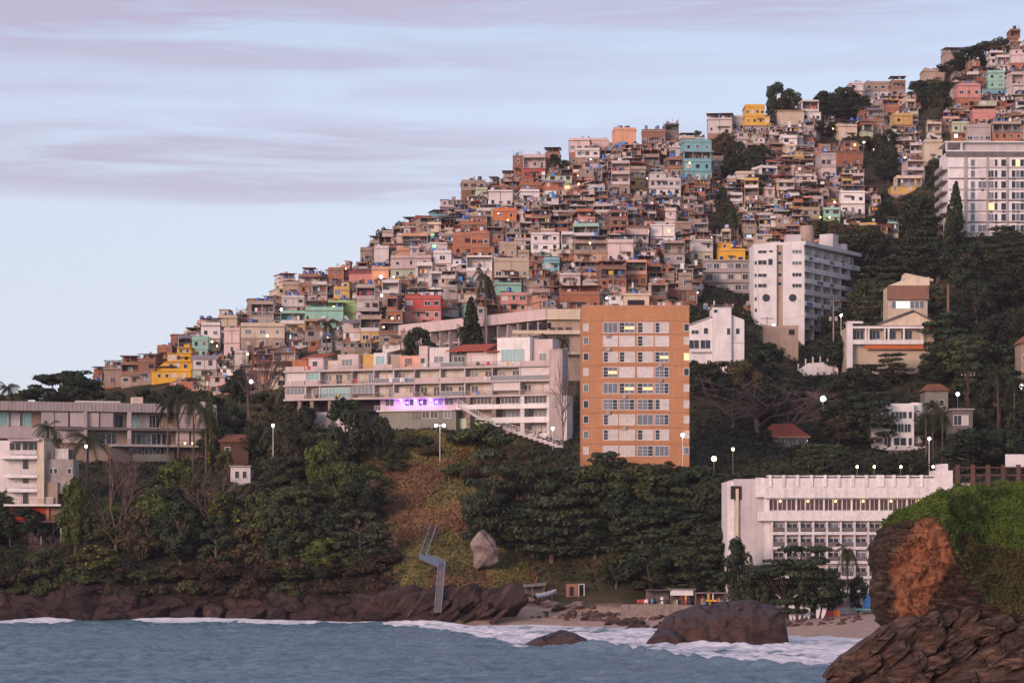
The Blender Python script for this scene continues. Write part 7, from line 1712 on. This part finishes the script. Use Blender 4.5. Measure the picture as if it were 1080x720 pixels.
so.rotation_euler = (-sd).to_track_quat('-Z', 'Y').to_euler()
w = bpy.data.worlds.new('World'); scene.world = w; w.use_nodes = True
nt = w.node_tree; N = nt.nodes; L = nt.links
bg = N['Background']; sk = N.new('ShaderNodeTexSky'); sk.sky_type = 'NISHITA'; sk.sun_disc = False
sk.sun_elevation = SUN_EL; sk.sun_rotation = SUN_AZ; sk.altitude = 10; sk.air_density = 1.0; sk.dust_density = 1.2; sk.ozone_density = 2.0
tc = N.new('ShaderNodeTexCoord'); sx = N.new('ShaderNodeSeparateXYZ'); L.new(tc.outputs['Generated'], sx.inputs[0])
hr = mathn(nt, 'SQRT', mathn(nt, 'ADD', mathn(nt, 'POWER', sx.outputs[0], 2.0), mathn(nt, 'POWER', sx.outputs[1], 2.0)))
el = mathn(nt, 'DIVIDE', sx.outputs[2], mathn(nt, 'MAXIMUM', hr, 0.05))
az = mathn(nt, 'ARCTAN2', sx.outputs[0], sx.outputs[1])
cv = N.new('ShaderNodeCombineXYZ'); L.new(mathn(nt, 'MULTIPLY', az, 9.0), cv.inputs[0]); L.new(mathn(nt, 'MULTIPLY', el, 110.0), cv.inputs[1])
na = noisen(nt, 1.0, 5, 0.6, vec=cv.outputs[0], dist=0.5)
nb = noisen(nt, 0.35, 3, 0.5, vec=cv.outputs[0])
ew = mathn(nt, 'ADD', el, mathn(nt, 'MULTIPLY_ADD', nb, 0.030, -0.015))
def elr(py): return ((569-py)/F - 0.0)/0.25
prof = ramp(nt, mathn(nt, 'DIVIDE', ew, 0.25), [(elr(222), 0.0), (elr(205), .62), (elr(180), .95), (elr(160), .85), (elr(140), 0.40), (elr(125), 0.15), (elr(100), 0.55), (elr(85), .35), (elr(65), 0.75), (elr(40), .80), (elr(15), 1.0), (1.0, .8)])
# the cloud deck thins out towards the right
thin = ramp(nt, mathn(nt, 'MULTIPLY_ADD', az, 2.5, 0.5), [(0.35, 1.0), (0.62, 0.42), (1.0, 0.38)])
cm = mathn(nt, 'MULTIPLY', prof, ramp(nt, na, [(0.36, 0.12), (0.58, 1.0)]))
thin = mathn(nt, 'MAXIMUM', thin, ramp(nt, mathn(nt, 'DIVIDE', ew, 0.25), [(elr(60), 0.0), (elr(10), 0.95)]))
cm = mathn(nt, 'MULTIPLY', cm, thin)
tint = mixc(nt, sk.outputs[0], SKY_TINT, 1.0, 'MULTIPLY')
# a veil of thin high air near the horizon, then the clouds
veil = ramp(nt, mathn(nt, 'DIVIDE', el, 0.25), [(0.0, 1.0), (0.6, 0.75), (1.0, 0.3)])
colr = mixc(nt, tint, VEIL, mathn(nt, 'MULTIPLY', veil, 0.8))
cloudc = mixc(nt, CLOUD_B, CLOUD_A, na)
colr = mixc(nt, colr, cloudc, mathn(nt, 'MULTIPLY', cm, 0.92))
# small pink cumulus low on the left
pu = mathn(nt, 'ADD', mathn(nt, 'POWER', mathn(nt, 'MULTIPLY', mathn(nt, 'ADD', az, 0.1405), 300.0), 2.0), mathn(nt, 'POWER', mathn(nt, 'MULTIPLY', mathn(nt, 'ADD', el, -0.0585), 190.0), 2.0))
cv2 = N.new('ShaderNodeCombineXYZ'); L.new(mathn(nt, 'MULTIPLY', az, 500.0), cv2.inputs[0]); L.new(mathn(nt, 'MULTIPLY', el, 500.0), cv2.inputs[1])
pu = mathn(nt, 'ADD', pu, mathn(nt, 'MULTIPLY', noisen(nt, 1.0, 3, .6, vec=cv2.outputs[0]), 1.2))
colr = mixc(nt, colr, PUFF, ramp(nt, pu, [(0.75, 0.75), (1.0, 0.0)]))
L.new(colr, bg.inputs['Color']); bg.inputs['Strength'].default_value = 0.10
scene.view_settings.view_transform = 'Standard'; scene.view_settings.look = 'None'
scene.view_settings.gamma = 1; scene.view_settings.use_curve_mapping = False
scene.view_settings.exposure = EXPO
scene.render.engine = 'CYCLES'
cy = scene.cycles; cy.max_bounces = 5; cy.diffuse_bounces = 3; cy.glossy_bounces = 2; cy.transmission_bounces = 2; cy.volume_bounces = 1; cy.transparent_max_bounces = 4
cy.use_denoising = True; cy.sample_clamp_indirect = 4

# ------------------------------------------------------------------ sea air
def haze():
    m = bpy.data.materials.new('sea_haze'); m.use_nodes = True; nt = m.node_tree; N = nt.nodes
    N.remove(N['Principled BSDF']); v = N.new('ShaderNodeVolumePrincipled')
    v.inputs['Color'].default_value = HAZE_C; v.inputs['Density'].default_value = HAZE_D; v.inputs['Anisotropy'].default_value = 0.0
    nt.links.new(v.outputs[0], N['Material Output'].inputs['Volume']); MATS['sea_haze'] = m
    b = MB(); b.box(-4900, 4900, -60, 2700, -12, 262, 'sea_haze'); o = b.build('haze'); o['kind'] = 'stuff'; o['label'] = 'thin purple-grey sea haze in the air over the bay'; o['category'] = 'haze'
if HAZE_D > 0: haze()
